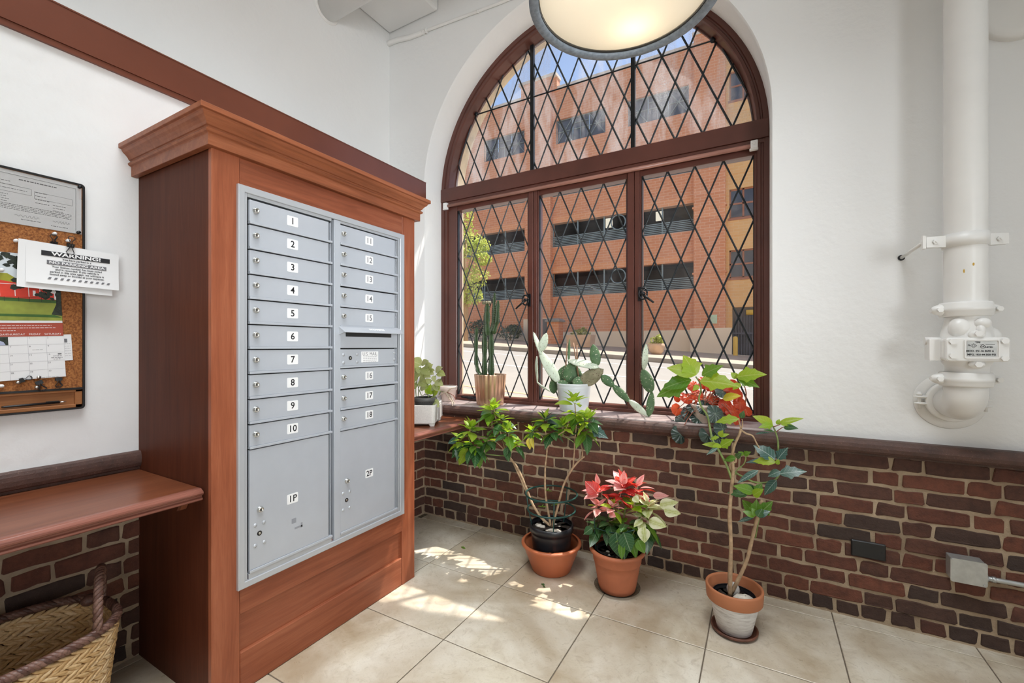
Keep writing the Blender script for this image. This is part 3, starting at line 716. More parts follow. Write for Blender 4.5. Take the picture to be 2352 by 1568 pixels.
obj('bottom_rail', MB().box(XF - .024, XF - .001, SY0, SY1, 0.294, 0.42), M['mahog_y'], cab, bev=.0015)
obj('recessed_panel', MB().box(XF - .034, XF - .014, SY0, SY1, 0.14, 0.30), M['mahog_y'], cab)
obj('plinth_rail', MB().box(XF - .030, XF - .001, SY0, SY1, 0.0, 0.149), M['mahog_y'], cab, bev=.004)
# cornice: profile (outward offset, height) swept round three sides
cpr = [(0.0, 2.006), (0.022, 2.006), (0.022, 2.046), (0.030, 2.050), (0.034, 2.056), (0.030, 2.062), (0.024, 2.064), (0.025, 2.069), (0.030, 2.072), (0.034, 2.080), (0.041, 2.089), (0.049, 2.096), (0.053, 2.103), (0.054, 2.108), (0.064, 2.110), (0.064, 2.1285), (0.0, 2.1285)]
def swept(mb, pr):
    rings = []
    for (px_, py_, sx, sy) in ((XL + .001, Y0, 0, -1), (XF, Y0, 1, -1), (XF, Y1, 1, 1), (XL + .001, Y1, 0, 1)):
        rings.append([(px_ + sx * o_, py_ + sy * o_, z) for o_, z in pr])
    return mb.loft(rings, True, False)
obj('cornice', swept(MB(), cpr), M['mahog_crown'], cab, bev=.0012)
obj('cornice_lid', MB().box(XL + .001, XF - .001, Y0 + .001, Y1 - .001, 2.10, 2.126), M['mahog_crown'], cab)
# ------------------------------------------------------------------ mailboxes
XM = XF + .010; SM = -XM / 1.698
fy = lambda y: y * SM
fz = lambda z: CAM_H + (z - CAM_H) * SM
mail = thing('mailbox_unit', (XM, fy(1.36), fz(.385)), 'grey metal bank of numbered mailboxes set into the mahogany cabinet', 'mailbox')
ty0, ty1, tz0, tz1 = fy(.9204), fy(1.7972), fz(.3855), fz(1.908)
iy0, iy1, iz0, iz1 = fy(.9445), fy(1.7639), fz(.4107), fz(1.8815)
def rect(y0, y1, z0, z1, x): return [(x, y0, z0), (x, y1, z0), (x, y1, z1), (x, y0, z1)]
tm = MB(); tm.loft([rect(ty0, ty1, tz0, tz1, XF), rect(ty0, ty1, tz0, tz1, XM + .002), rect(ty0 + .003, ty1 - .003, tz0 + .003, tz1 - .003, XM + .005), rect(iy0 - .002, iy1 + .002, iz0 - .002, iz1 + .002, XM + .005), rect(iy0, iy1, iz0, iz1, XM + .003), rect(iy0, iy1, iz0, iz1, XF - .02)], caps=False)
for (ya, yb, za, zb) in ((ty0, iy0, tz0, iz0), (ty0, iy0, tz1, iz1), (ty1, iy1, tz0, iz0), (ty1, iy1, tz1, iz1)):
    d = Vector((0, yb - ya, zb - za)); n = Vector((0, -d.z, d.y)).normalized() * .0006; a = Vector((XM + .0051, ya, za)) + d * .1; b = Vector((XM + .0051, yb, zb)) - d * .05
obj('trim_frame', tm, M['grey_trim'], mail)
obj('backing', MB().box(XF - .05, XF - .022, iy0 - .004, iy1 + .004, iz0 - .004, iz1 + .004), M['black'], mail)
inner = MB(); inner.box(XF - .02, XM + .001, fy(.9450), fy(.9531), iz0, iz1); inner.box(XF - .02, XM - .003, fy(.9448), fy(.9602), fz(1.8690), iz1)
inner.box(XF - .02, XM - .001, fy(.957), fy(1.331), fz(1.8690), iz1); inner.box(XF - .02, XM - .001, fy(1.3788), fy(1.7505), fz(1.8705), iz1)
inner.box(XF - .02, XM + .000, fy(.9600), fy(1.331), iz0, fz(.4310)); inner.box(XF - .02, XM + .000, fy(1.3788), fy(1.7505), iz0, fz(.4240))
inner.box(XF - .02, XM + .001, fy(1.7525), fy(1.7600), iz0, iz1); inner.box(XF - .02, XM - .004, fy(1.7600), fy(1.7639), iz0, iz1)
obj('inner_frame', inner, M['grey_trim'], mail)
obj('divider', MB().box(XF - .02, XM + .002, fy(1.3449), fy(1.3782), iz0, iz1 - .001), M['grey_metal'], mail, bev=.001)
PITCH = .0959
def door_mesh(y0, y1, z0, z1):
    m_ = MB(); m_.box(XM - .012, XM, y0, y1, z0 + .010, z1 - .0042); m_.box(XM - .012, XM + .0042, y0, y1 + .018, z0, z0 + .0095); m_.box(XM - .014, XM - .004, y1 + .011, y1 + .0145, z0, z1 - .003)
    return m_
lock_ = MB(); lock_.lathe([(.0125, 0), (.0125, .002), (.0105, .004), (.0100, .0095), (.0088, .0115), (.0060, .0115), (.0055, .0102), (.0001, .0102)], (0, 0, 0), 20, M=Matrix.Rotation(PI / 2, 3, 'Y'))
lock_.mi = 1; lock_.box(.0103, .0108, -.0012, .0012, -.0045, .0045)
LOCK = lock_.mesh('lock'); LOCK.materials.append(M['chrome']); LOCK.materials.append(M['black'])
def door(name, y0, y1, z0, z1, num, ly, lz, ky, kz, inkm, lab_w=.0485, lab_h=.0405):
    o = obj(name, door_mesh(y0, y1, z0, z1), M['grey_metal'], mail, org=(XM, y0, z0), bev=.0008, label='grey door numbered ' + num)
    inst('lock', LOCK, o, (XM, ky, kz))
    lb = MB(); rr = .004; y, z = ly, lz
    pts = []
    for cx_, cz_, a0 in ((1, 1, 0), (-1, 1, 90), (-1, -1, 180), (1, -1, 270)):
        for k in range(4):
            a = math.radians(a0 + 30 * k); pts.append((y + cx_ * (lab_w / 2 - rr) + rr * math.cos(a), z + cz_ * (lab_h / 2 - rr) + rr * math.sin(a)))
    lb.ext(pts, 'yz', XM, XM + .0008); obj('number_label', lb, M['label_white'], o)
    text(num, .0375, (XM + .0013, y, z - .001), (0, 1, 0), (0, 0, 1), inkm, o, 'number', bold=.0006)
    return o
for k in range(10):
    zt = 1.8651 - k * PITCH
    door('mailbox_door', fy(.963), fy(1.316), fz(zt - PITCH), fz(zt), str(k + 1), fy(1.1402), fz(zt - .0445), fy(.9866), fz(zt - .042), M['ink'])
rz = [1.8681, 1.7721, 1.6766, 1.5794, 1.4839, None, None, 1.1978, 1.0990, 1.0030]
for k in range(10):
    if rz[k] is None: continue
    n = 11 + k if k < 5 else 9 + k; zt = rz[k]; grey = k <= 7
    door('mailbox_door', fy(1.3788), fy(1.7283), fz(zt - PITCH), fz(zt), str(n), fy(1.5517), fz(zt - .0435), fy(1.3970), fz(zt - .0425), M['ink_grey'] if grey else M['ink'])
def parcel(y0, y1, z0, z1, num, ly, lz, ky, kz, dots, hz):
    o = door('parcel_door', y0, y1, z0, z1, num, ly, lz, ky, kz, M['ink'])
    for yy, zz in dots: dm = MB(); dm.ell((XM, yy, zz), (.0045, 0, 0), (0, .0075, 0), (0, 0, .0075), 10, 6); obj('rivet_button', dm, M['grey_trim'], o)
    key = MB(); key.cyl((XM, hz[0], hz[1]), (1, 0, 0), .0095, .0012, 16); obj('key_hole', key, M['black'], o)
    k2 = MB(); k2.cyl((XM, hz[0], hz[1]), (1, 0, 0), .0045, .0026, 10); obj('key_plug', k2, M['chrome'], o)
    return o
pj = lambda px, py: at(px, py, 0, XM)
P1 = [pj(586, 1206), pj(606, 1199), pj(586, 1253), pj(607, 1244)]
pd = parcel(fy(.963), fy(1.316), fz(.4328), fz(.9061), '1P', fy(1.1402), fz(.6664), pj(597, 1169).y, pj(597, 1169).z, [(p.y, p.z) for p in P1], (pj(596, 1224).y, pj(596, 1224).z))
P2 = [pj(788, 1133), pj(803, 1128), pj(788, 1171), pj(803, 1165)]
parcel(fy(1.3788), fy(1.7283), fz(.4254), fz(.9071), '2P', fy(1.5517), fz(.6683), pj(796.5, 1104).y, pj(796.5, 1104).z, [(p.y, p.z) for p in P2], (pj(796, 1148).y, pj(796, 1148).z))
# tape residue on door 1P
tr_ = MB(); a = pj(674, 1196); b = pj(684, 1206)
tr_.box(XM, XM + .0005, a.y - .008, a.y + .012, a.z - .010, a.z + .010); tr_.box(XM, XM + .0005, b.y - .014, b.y + .022, b.z - .012, b.z - .004); tr_.box(XM, XM + .0005, b.y + .014, b.y + .021, b.z - .012, b.z + .006)
obj('tape_residue', tr_, simple('grey_residue', (.27, .28, .31), .6), pd)
# outgoing mail slot with its hood
slot = obj('outgoing_slot_panel', MB().box(XM - .012, XM, fy(1.3788), fy(1.745), fz(1.2918), fz(1.3880)), M['grey_metal'], mail, bev=.0008)
hd = MB(); y0, y1 = fy(1.3680), fy(1.7640); zt = fz(1.3935)
hd.loft([[(XM, y0, zt), (XM, y1, zt), (XM, y1, zt - .004), (XM, y0, zt - .004)], [(XM + .034, y0 + .008, zt - .026), (XM + .034, y1 - .004, zt - .026), (XM + .034, y1 - .004, zt - .029), (XM + .034, y0 + .008, zt - .029)]])
hd.loft([[(XM, y0 + .001, zt - .001), (XM + .033, y0 + .009, zt - .027), (XM, y0 + .001, zt - .040)], [(XM, y0 + .003, zt - .001), (XM + .033, y0 + .011, zt - .027), (XM, y0 + .003, zt - .040)]])
obj('hood', hd, M['grey_trim'], mail)
worn = MB(); d = Vector((.034, .0, -.026)).normalized()
for k in range(9):
    ya = y0 + .17 + k * .0115; worn.quad((XM + .010, ya, zt - .0066), (XM + .010, ya + rnd.uniform(.006, .0105), zt - .0066), (XM + .020, ya + rnd.uniform(.006, .0105), zt - .0143), (XM + .020, ya, zt - .0143))
obj('worn_lettering', worn, M['label_white'], mail)
sp = [pj(797, 764), pj(900, 770)]
obj('mail_slot', MB().box(XM - .002, XM + .0008, fy(1.4090), fy(1.7020), fz(1.3455), fz(1.3690)), M['black'], mail, bev=.004, seg=2)
us = obj('master_lock_panel', door_mesh(fy(1.3788), fy(1.7283), fz(1.1978), fz(1.2898)), M['grey_metal'], mail, bev=.0008)
dm = MB()
for px, py in ((789, 814), (820, 813), (789, 832.5), (820, 831), (905, 810), (905, 825)):
    p = pj(px, py); dm = MB(); dm.ell(p, (.005, 0, 0), (0, .0078, 0), (0, 0, .0078), 10, 6); obj('rivet_button', dm, M['grey_trim'], us)
p = pj(804.5, 822); k1 = MB(); k1.cyl(p, (1, 0, 0), .0095, .0014, 16); obj('key_hole', k1, M['black'], us)
k1 = MB(); k1.cyl(p, (1, 0, 0), .0042, .003, 10); obj('key_plug', k1, M['chrome'], us)
a, b = pj(829.5, 833), pj(868.5, 806.5)
obj('mail_plate', MB().box(XM, XM + .001, a.y, b.y, a.z + .002, b.z), M['label_white'], us, bev=.004, seg=2)
text('U.S. MAIL', .023, (XM + .0016, (a.y + b.y) / 2, b.z - .013), (0, 1, 0), (0, 0, 1), M['ink_grey'], us)
ln = MB()
for k in range(4):
    z = b.z - .028 - k * .0085; ya = a.y + .012; 
    while ya < b.y - .014:
        w = rnd.uniform(.006, .014); ln.box(XM + .001, XM + .0012, ya, min(ya + w, b.y - .010), z, z + .0028); ya += w + .003
obj('fine_print', ln, M['ink_pale'], us)

# ------------------------------------------------------------------ shelves
M['shelf_edge'] = wood('mahogany_shelf_edge', (0.13, 0.045, 0.03), (0.22, 0.08, 0.055), (0.30, 0.12, 0.085), 'y', 0.32, 0.4)
def shelf(ya, yb, label):
    xf = -1.757; x0 = XL + .002
    s = thing('wall_shelf', ((x0 + xf) / 2, (ya + yb) / 2, .745), label, 'shelf')
    obj('shelf_board', MB().box(x0, xf - .03, ya, yb, .763, .785), M['shelf_top'], s)
    pr = [(-.031, .785), (-.012, .785), (-.006, .7835), (-.004, .781), (.000, .780), (.0065, .776), (.008, .771), (.0065, .766), (.001, .763), (-.003, .7615), (-.004, .756), (.001, .752), (.002, .747), (-.003, .743), (-.031, .743)]
    m_ = MB(); m_.loft([[(xf + u, ya, z) for u, z in pr], [(xf + u, yb, z) for u, z in pr]]); obj('edge_moulding', m_, M['shelf_edge'], s)
    return s
sh1 = shelf(-.60, Y0 - .001, 'mahogany wall shelf below the bulletin board, left of the cabinet')
sh2 = shelf(Y1 + .001, 2.575, 'mahogany wall shelf right of the cabinet under the white planter')
# corbel under the left shelf
cb = MB(); c = at(428, 1163, 1, Y0)
cb.ext([(c.x - .028, .7425), (c.x + .028, .7425), (c.x + .022, .725), (c.x - .002, .690), (c.x - .028, .682), (c.x - .006, .712)], 'xz', Y0 - .020, Y0 + .0005)
obj('shelf_bracket', cb, M['mahog_x'], sh1)

# ------------------------------------------------------------------ bulletin board and what hangs on it
XB = XL + .001; XC = XL + .018
BY0, BY1, BZ0, BZ1 = .055, .6585, 1.0610, 1.9205
TRZ = 1.140
bd = thing('bulletin_board', (XB, (BY0 + BY1) / 2, BZ0), 'cork bulletin board with a thin black frame and a wooden pen tray', 'board')
obj('cork_panel', MB().box(XB, XC, BY0 + .005, BY1 - .005, TRZ, BZ1 - .005), M['cork'], bd)
fm = MB()
def rr(y0, y1, z0, z1, r, x):
    pts = []
    for cy_, cz_, a0 in ((1, 1, 0), (-1, 1, 90), (-1, -1, 180), (1, -1, 270)):
        for k in range(5):
            a = math.radians(a0 + 22.5 * k); yc = y1 - r if cy_ > 0 else y0 + r; zc = z1 - r if cz_ > 0 else z0 + r
            pts.append((x, yc + r * math.cos(a), zc + r * math.sin(a)))
    return pts
fm.loft([rr(BY0, BY1, BZ0, BZ1, .012, XB), rr(BY0, BY1, BZ0, BZ1, .012, XC + .005), rr(BY0 + .0065, BY1 - .0065, BZ0 + .0065, BZ1 - .0065, .008, XC + .005), rr(BY0 + .0065, BY1 - .0065, BZ0 + .0065, BZ1 - .0065, .008, XB)], caps=False)
fm.box(XB, XC + .004, BY0 + .005, BY1 - .005, TRZ - .004, TRZ + .0035)
obj('board_frame', fm, M['black'], bd)
wt = wood('light_wood_tray', (.22, .085, .03), (.33, .135, .05), (.42, .19, .08), 'y', .45, .1)
tb = MB(); tb.box(XB, XB + .008, BY0 + .006, BY1 - .006, BZ0 + .006, TRZ - .003)
for (ya, yb, za, zb) in ((BY0 + .006, BY1 - .006, BZ0 + .006, BZ0 + .020), (BY0 + .006, BY1 - .006, TRZ - .014, TRZ - .004), (BY1 - .027, BY1 - .006, BZ0 + .006, TRZ - .004), (BY0 + .006, BY0 + .027, BZ0 + .006, TRZ - .004)):
    tb.box(XB, XC + .001, ya, yb, za, zb)
obj('pen_tray', tb, wt, bd, bev=.002)
def sheet(name, y0, y1, z0, z1, x, label, cat, th=.0012, rot=0.0, group=None, matk='paper'):
    """flat sheet on the board turned about its top right corner"""
    t_ = thing(name, (x, (y0 + y1) / 2, z0), label, cat, group)
    t_.rotation_euler = (0, 0, 0)
    return t_
def tilt(y, z, oy, oz, a): return (oy + (y - oy) * math.cos(a) - (z - oz) * math.sin(a), oz + (y - oy) * math.sin(a) + (z - oz) * math.cos(a))
class Flat:
    """flat print built in (u to the right, v up) on a plane facing +X, turned by a about an origin"""
    def __init__(s, x, oy, oz, a=0.0, lean=0.0, bow=0.0): s.x, s.oy, s.oz, s.a, s.lean, s.bow = x, oy, oz, a, lean, bow
    def p(s, u, v, h=0.0):
        y = s.oy + u * math.cos(s.a) - v * math.sin(s.a); z = s.oz + u * math.sin(s.a) + v * math.cos(s.a)
        return Vector((s.x + h + s.lean * u + s.bow * v * v, y, z))
    def rect(s, mb, u0, u1, v0, v1, h, th=.0003, n=1):
        for k in range(n):
            a, b = u0 + (u1 - u0) * k / n, u0 + (u1 - u0) * (k + 1) / n
            mb.loft([[s.p(a, v0, h), s.p(b, v0, h), s.p(b, v1, h), s.p(a, v1, h)], [s.p(a, v0, h + th), s.p(b, v0, h + th), s.p(b, v1, h + th), s.p(a, v1, h + th)]])
    def poly(s, mb, pts, h): mb.poly([s.p(u, v, h) for u, v in pts])
    def grid(s, mb, u0, u1, v0, v1, h, nu, nv):
        for i in range(nu):
            for j in range(nv):
                a, b = u0 + (u1 - u0) * i / nu, u0 + (u1 - u0) * (i + 1) / nu; c, d = v0 + (v1 - v0) * j / nv, v0 + (v1 - v0) * (j + 1) / nv
                mb.quad(s.p(a, c, h), s.p(b, c, h), s.p(b, d, h), s.p(a, d, h), True)
    def ux(s): return s.p(1, 0) - s.p(0, 0)
    def uy(s): return s.p(0, 1) - s.p(0, 0)
    def txt(s, st, size, u, v, h, mat_, par, **kw):
        me = text_mesh(st, size, **kw).copy(); o_ = wl(par)
        for q_ in me.vertices: q_.co = s.p(u + q_.co.x, v + q_.co.y, h) - o_
        me.materials.clear(); me.materials.append(mat_); return link('lettering', me, par, o_)
    def lines(s, mb, u0, u1, v, h, hgt=.0024):
        a = u0
        while a < u1:
            w = rnd.uniform(.003, .010); s.rect(mb, a, min(a + w, u1), v, v + hgt, h, .0001); a += w + .0018
# certificate in a clear holder
ce = thing('certificate', (XC, .55, 1.729), 'white printed certificate in a clear holder at the top of the cork board', 'document')
f_ = Flat(XC + .0006, .651, 1.9115)
m_ = MB(); f_.rect(m_, -.27, -.002, -.183, .0, .0, .0012); obj('paper_sheet', m_, M['paper'], ce)
m_ = MB()
for v in (-.014,): f_.rect(m_, -.27, -.018, v, v + .0012, .0014)
f_.rect(m_, -.0185, -.0173, -.172, -.014, .0014)
for (u0, u1, v0, v1) in ((-.27, -.135, -.075, -.052), (-.128, -.028, -.082, -.058)):
    for (a, b, c, d) in ((u0, u1, v0, v0 + .0007), (u0, u1, v1, v1 + .0007), (u1, u1 + .0007, v0, v1), (u0, u0 + .0007, v0, v1)): f_.rect(m_, a, b, c, d, .0014)
f_.lines(m_, -.165, -.07, -.028, .0014, .0038)
for k in range(3): f_.lines(m_, -.27, -.185 + .02 * k, -.04 - .012 * k, .0014, .0018)
for k in range(4): f_.lines(m_, -.125, -.09 + rnd.uniform(-.01, .02), -.05 - .0125 * k - .01, .0014, .0022)
for k in range(4): f_.lines(m_, -.080, -.055 + rnd.uniform(-.01, .01), -.094 - .010 * k, .0014, .0018)
for k in range(4): f_.lines(m_, -.235, -.19 + rnd.uniform(-.01, .02), -.086 - .008 * k, .0014, .0018)
for k in range(4): f_.lines(m_, -.27, -.03, -.118 - .0055 * k, .0014, .0018)
for u0, u1 in ((-.175, -.115), (-.08, -.035)):
    pts = [f_.p(u0 + (u1 - u0) * k / 18, -.152 + .004 * math.sin(k * 1.9) + .002 * math.sin(k * 4.1), .0018) for k in range(19)]; m_.tube(pts, .0004, 4)
f_.lines(m_, -.16, -.11, -.165, .0014, .002); f_.lines(m_, -.085, -.04, -.170, .0014, .002)
obj('printed_text', m_, M['ink_grey'], ce)
m_ = MB(); f_.rect(m_, -.272, .0, -.185, .002, .0024, .0012); obj('clear_cover', m_, M['clear'], ce)
# calendar
cl_ = thing('wall_calendar', (XC, .45, 1.19), 'wall calendar with a red barn picture pinned to the cork board', 'calendar')
K = Flat(XC + .004, .5850, 1.6300, math.radians(2.6))
m_ = MB(); K.grid(m_, -.32, 0, -.243, 0, 0, 6, 4); K.grid(m_, -.32, 0, -.443, -.246, .001, 6, 4)
obj('page', m_, M['paper'], cl_, recalc=False)
def pics(pts, mk, name, h):
    q = MB(); K.poly(q, pts, h); obj(name, q, M[mk], cl_, recalc=False)
pics([(-.32, -.10), (0, -.10), (0, 0), (-.32, 0)], 'p_sky', 'picture_sky', .0006)
pics([(-.32, -.235), (0, -.235), (0, -.145), (-.32, -.145)], 'p_grass', 'picture_field', .0006)
pics([(-.32, -.160), (0, -.172), (0, -.150), (-.32, -.138)], 'p_grass_d', 'picture_shade', .0008)
pics([(-.32, -.208), (-.02, -.214), (0, -.224), (-.32, -.216)], 'p_grass_d', 'picture_shade', .0008)
pics([(-.32, -.075), (-.13, -.072), (-.11, -.088), (-.06, -.10), (-.06, -.112), (-.32, -.112)], 'p_hill', 'picture_hill', .0007)
pics([(-.32, -.148), (-.015, -.160), (-.015, -.138), (-.06, -.118), (-.10, -.105), (-.155, -.095), (-.32, -.09)], 'barn_red', 'picture_barn', .0009)
q = MB()
for u in (-.152, -.116, -.083, -.055): K.rect(q, u, u + .002, -.150, -.108, .001, .0001)
K.rect(q, -.150, -.085, -.1085, -.107, .001, .0001); K.rect(q, -.072, -.065, -.147, -.128, .001, .0001); K.rect(q, -.018, -.006, -.158, -.135, .001, .0001)
obj('picture_trim', q, M['label_white'], cl_, kind='stuff')
q = MB()
def blob(cu, cv, ru, rv, n=20, h=.0013):
    for k in range(n):
        a = rnd.uniform(0, 2 * PI); d = math.sqrt(rnd.random()); u, v = cu + ru * d * math.cos(a), cv + rv * d * math.sin(a); r = rnd.uniform(.004, .013)
        pts = [(min(0, u + r * rnd.uniform(.6, 1.2) * math.cos(b * PI / 4)), min(0, v + r * rnd.uniform(.5, 1.0) * math.sin(b * PI / 4))) for b in range(8)]
        K.poly(q, pts, h + k * .000004)
blob(-.06, -.035, .075, .030, 46); blob(-.055, -.080, .05, .03, 30); blob(-.10, -.018, .06, .018, 26); blob(-.10, -.105, .022, .022, 10); blob(-.02, -.125, .02, .035, 18); blob(-.045, -.137, .018, .014, 8)
K.poly(q, [(-.028, -.213), (-.014, -.175), (-.012, -.12), (0, -.11), (0, -.217)], .0014)
for u in (-.30, -.26, -.22, -.18, -.142, -.108, -.082, -.052, -.03): K.rect(q, u, u + .0012, -.168, -.152, .0012, .0001)
for v in (-.154, -.159): K.rect(q, -.32, -.02, v, v + .0008, .0012, .0001)
obj('picture_tree', q, M['p_tree'], cl_, recalc=False)
q = MB(); K.rect(q, -.32, 0, -.291, -.2435, .0016, .0002); obj('red_banner', q, M['banner_red'], cl_)
q = MB()
for k, s_ in enumerate(('WEDNESDAY', 'THURSDAY', 'FRIDAY', 'SATURDAY')): K.txt(s_, .0088, -.163 + .0465 * k - .004, -.284, .0021, M['label_white'], cl_)
K.lines(q, -.25, -.03, -.253, .0018, .0016); K.lines(q, -.25, -.02, -.262, .0018, .0016); K.lines(q, -.25, -.12, -.271, .0018, .0016); obj('banner_text', q, M['label_white'], cl_)
q = MB(); CW = .0465; v0 = -.291; RHt = .0303
for k in range(1, 7): K.rect(q, -k * CW, -k * CW + .0007, -.443, v0, .0013, .0001)
for k in range(1, 5): K.rect(q, -.32, 0, v0 - RHt * k, v0 - RHt * k + .0007, .0013, .0001)
obj('grid_lines', q, M['ink_pale'], cl_)
for r in range(5):
    for c_ in range(4):
        d = 1 + r * 7 - 2 + c_
        if d < 1 or d > 30: continue
        K.txt(str(d), .0075, -.178 + CW * c_ - .003, v0 - RHt * r - .006, .0016, M['ink_grey'], cl_)
q = MB(); K.lines(q, -.03, -.008, -.366, .0014, .0022); K.lines(q, -.036, -.006, -.372, .0014, .0022); K.lines(q, -.030, -.012, -.377, .0014, .0016); K.lines(q, -.07, -.02, -.441, .0014, .001); K.lines(q, -.083, -.055, -.340, .0014, .0008); K.rect(q, -.018, -.008, -.360, -.355, .0014, .0001); obj('small_print', q, M['ink_grey'], cl_)
q = MB(); K.rect(q, -.19, -.139, -.3205, -.292, .0014, .0001); obj('photo_background', q, M['p_tree'], cl_)
q = MB(); K.poly(q, [(-.186, -.320), (-.145, -.320), (-.150, -.309), (-.160, -.304), (-.172, -.304), (-.182, -.31)], .0018); obj('photo_shirt', q, M['p_blue'], cl_, recalc=False)
q = MB(); K.poly(q, [(-.167 + .006 * math.cos(a * PI / 5), -.299 + .007 * math.sin(a * PI / 5)) for a in range(10)], .002); obj('photo_face', q, M['skin'], cl_, recalc=False)
# narrow card behind the calendar
cd = thing('note_card', (XC, .61, 1.25), 'narrow white card tucked behind the right edge of the calendar', 'card')
k2 = Flat(XC + .0015, .6200, 1.3450, math.radians(3)); q = MB(); k2.rect(q, -.05, 0, -.0975, 0, 0, .0006); obj('card_sheet', q, M['paper'], cd)
q = MB(); k2.rect(q, -.02, -.012, -.03, -.016, .0008, .0002)
for k in range(6): k2.lines(q, -.02, -.003, -.035 - .009 * k, .0007, .0008)
obj('card_print', q, M['ink_grey'], cd)
# warning notices held by a binder clip
nt = thing('parking_notice', (XC + .03, .62, 1.50), 'white notice headed WARNING hanging from a binder clip over the calendar', 'notice')
N = Flat(XC + .036, .6120, 1.6650, math.radians(-1.0), 0.06, 0.55)
q = MB(); N.grid(q, -.115, .135, -.142, .0, 0, 8, 6); obj('notice_sheet', q, M['paper'], nt, recalc=False)
N2 = Flat(XC + .032, .6050, 1.6700, math.radians(-2.2), 0.05, 0.3)
q = MB(); N2.grid(q, -.125, .128, -.168, .0, 0, 8, 6); obj('second_sheet', q, M['paper'], nt, recalc=False)
q = MB(); N.grid(q, -.078, .108, -.040, -.0225, .0014, 6, 4); obj('black_bar', q, M['ink'], nt, recalc=False)
q = MB(); N.grid(q, -.064, .098, -.070, -.0555, .0014, 6, 4); obj('grey_bar', q, M['ink_grey'], nt, recalc=False)
N.txt('WARNING!', .0180, .015, -.0312, .0022, M['label_white'], nt, bold=.0006, sx=1.45)
N.txt('NO PARKING AREA', .0132, .017, -.0628, .0022, M['label_white'], nt, bold=.0003, sx=1.30)
N.txt('You have parked in a', .0092, .015, -.0475, .0014, M['ink'], nt, bold=.0002)
for k, s_ in enumerate(('Your license number has been noted', 'and is recorded. If this vehicle is', 'parked in this area again, we will have it', 'towed away or booted at your expense.')):
    N.txt(s_, .0091, .017, -.0775 - .0095 * k, .0016, M['ink'], nt, bold=.0002)
q = MB()
for k in range(11):
    u = -.063 + k * .0160; N.poly(q, [(u, -.1245), (u + .007, -.1245), (u + .0115, -.1170), (u + .0045, -.1170)], .0016)
obj('hazard_stripes', q, M['ink_grey'], nt, recalc=False)
# binder clips and push pins
def clip(y, z, x, label, size=1.0, ang=0.0, front=True):
    t_ = thing('binder_clip', (x, y, z), label, 'clip', 'binder clips on the bulletin board')
    s = size; q = MB(); fl = Flat(x, y, z, ang)
    q.loft([[fl.p(-.010 * s, -.010 * s, .000), fl.p(.010 * s, -.010 * s, .0), fl.p(.010 * s, -.010 * s, .004), fl.p(-.010 * s, -.010 * s, .004)], [fl.p(-.010 * s, .003 * s, -.004), fl.p(.010 * s, .003 * s, -.004), fl.p(.010 * s, .003 * s, .008), fl.p(-.010 * s, .003 * s, .008)]])
    obj('clip_body', q, M['black'], t_)
    for sg, h in ((1, .002), (-1, .007)):
        q = MB(); L = .030 * s
        if sg > 0: pts = [(-.004, 0), (-.002, .010), (-.010, .024), (-.006, .031), (.006, .031), (.010, .024), (.002, .010), (.004, 0)]
        else: pts = [(-.004, .0), (-.003, -.012), (-.011, -.030), (-.007, -.036), (.007, -.036), (.011, -.030), (.003, -.012), (.004, .0)]
        if not front and sg < 0: pts = [(a, -b * .75) for a, b in pts]
        q.tube([fl.p(a * s, b * s, h + .001) for a, b in pts], .0013 * s, 6); obj('wire_handle', q, M['black'], t_)
p_ = lambda px, py, x: at(px, py, 0, x)
c = p_(162, 562, XC + .040); clip(c.y, c.z, XC + .040, 'black binder clip holding the parking notice', 1.0, -.1)
c = p_(123, 557, XC + .012); clip(c.y, c.z, XC + .012, 'black binder clip left of the one holding the notice', .95, .05, False)
c = p_(134, 872, XC + .006); clip(c.y, c.z, XC + .006, 'black binder clip below the lower right corner of the calendar', .9, PI, False)
c = p_(90, 880, XC + .006); clip(c.y, c.z, XC + .006, 'black binder clip hanging beneath the calendar above the pen tray', .95, PI + .35, False)
c = p_(52, 872, XC + .006); clip(c.y, c.z, XC + .006, 'black binder clip turned sideways under the calendar', .75, -1.2, False)
def pin(px, py, x, label, mk='label_white'):
    c = p_(px, py, x); q = MB(); q.lathe([(.0055, 0), (.0055, .0016), (.0035, .004), (.0032, .0075), (.0058, .0105), (.0058, .012), (.0001, .0125)], c, 14, M=Matrix.Rotation(PI / 2, 3, 'Y'))
    o = obj('push_pin', q, M[mk], None, org=c); setp(o, label, 'pin', 'push pins on the bulletin board')
pin(35, 553, XC, 'clear push pin in bare cork left of the notice')
pin(124, 537, XC + .001, 'white push pin above the left binder clip'); pin(155, 553, XC + .001, 'white push pin above the clip holding the notice')
pin(182, 430, XC + .003, 'dark push pin at the upper right corner of the certificate', 'black_iron'); pin(179, 534, XC + .003, 'dark push pin at the lower right corner of the certificate', 'black_iron')
pin(83, 889, XC, 'clear push pin below the calendar beside the hanging clip', 'chrome'); pin(40, 878, XC, 'metal push pin under the left part of the calendar', 'chrome'); pin(2, 886, XC, 'white push pin at the left edge under the calendar', 'label_white')
pin(87, 866, XC, 'metal push pin at the bottom edge of the calendar', 'chrome'); pin(2, 620, XC + .005, 'clear push pin holding the barn picture')
# pen in the tray
a, b = p_(3, 935, XB + .014), p_(152, 922, XB + .014); d = (b - a).normalized()
pe = thing('ballpoint_pen', a, 'black ballpoint pen lying in the wooden tray of the board', 'pen')
q = MB(); q.tube([a, a + d * .006, a + d * .05, b - d * .018], [.0022, .0036, .0042, .0040], 10); obj('barrel', q, M['black'], pe)
q = MB(); q.tube([b - d * .018, b - d * .006, b], [.0032, .0024, .0012], 8); obj('tip', q, M['chrome'], pe)
q = MB(); q.box(XB + .017, XB + .0195, b.y - .055, b.y - .02, b.z + .003, b.z + .0065); obj('pocket_clip', q, M['black'], pe)

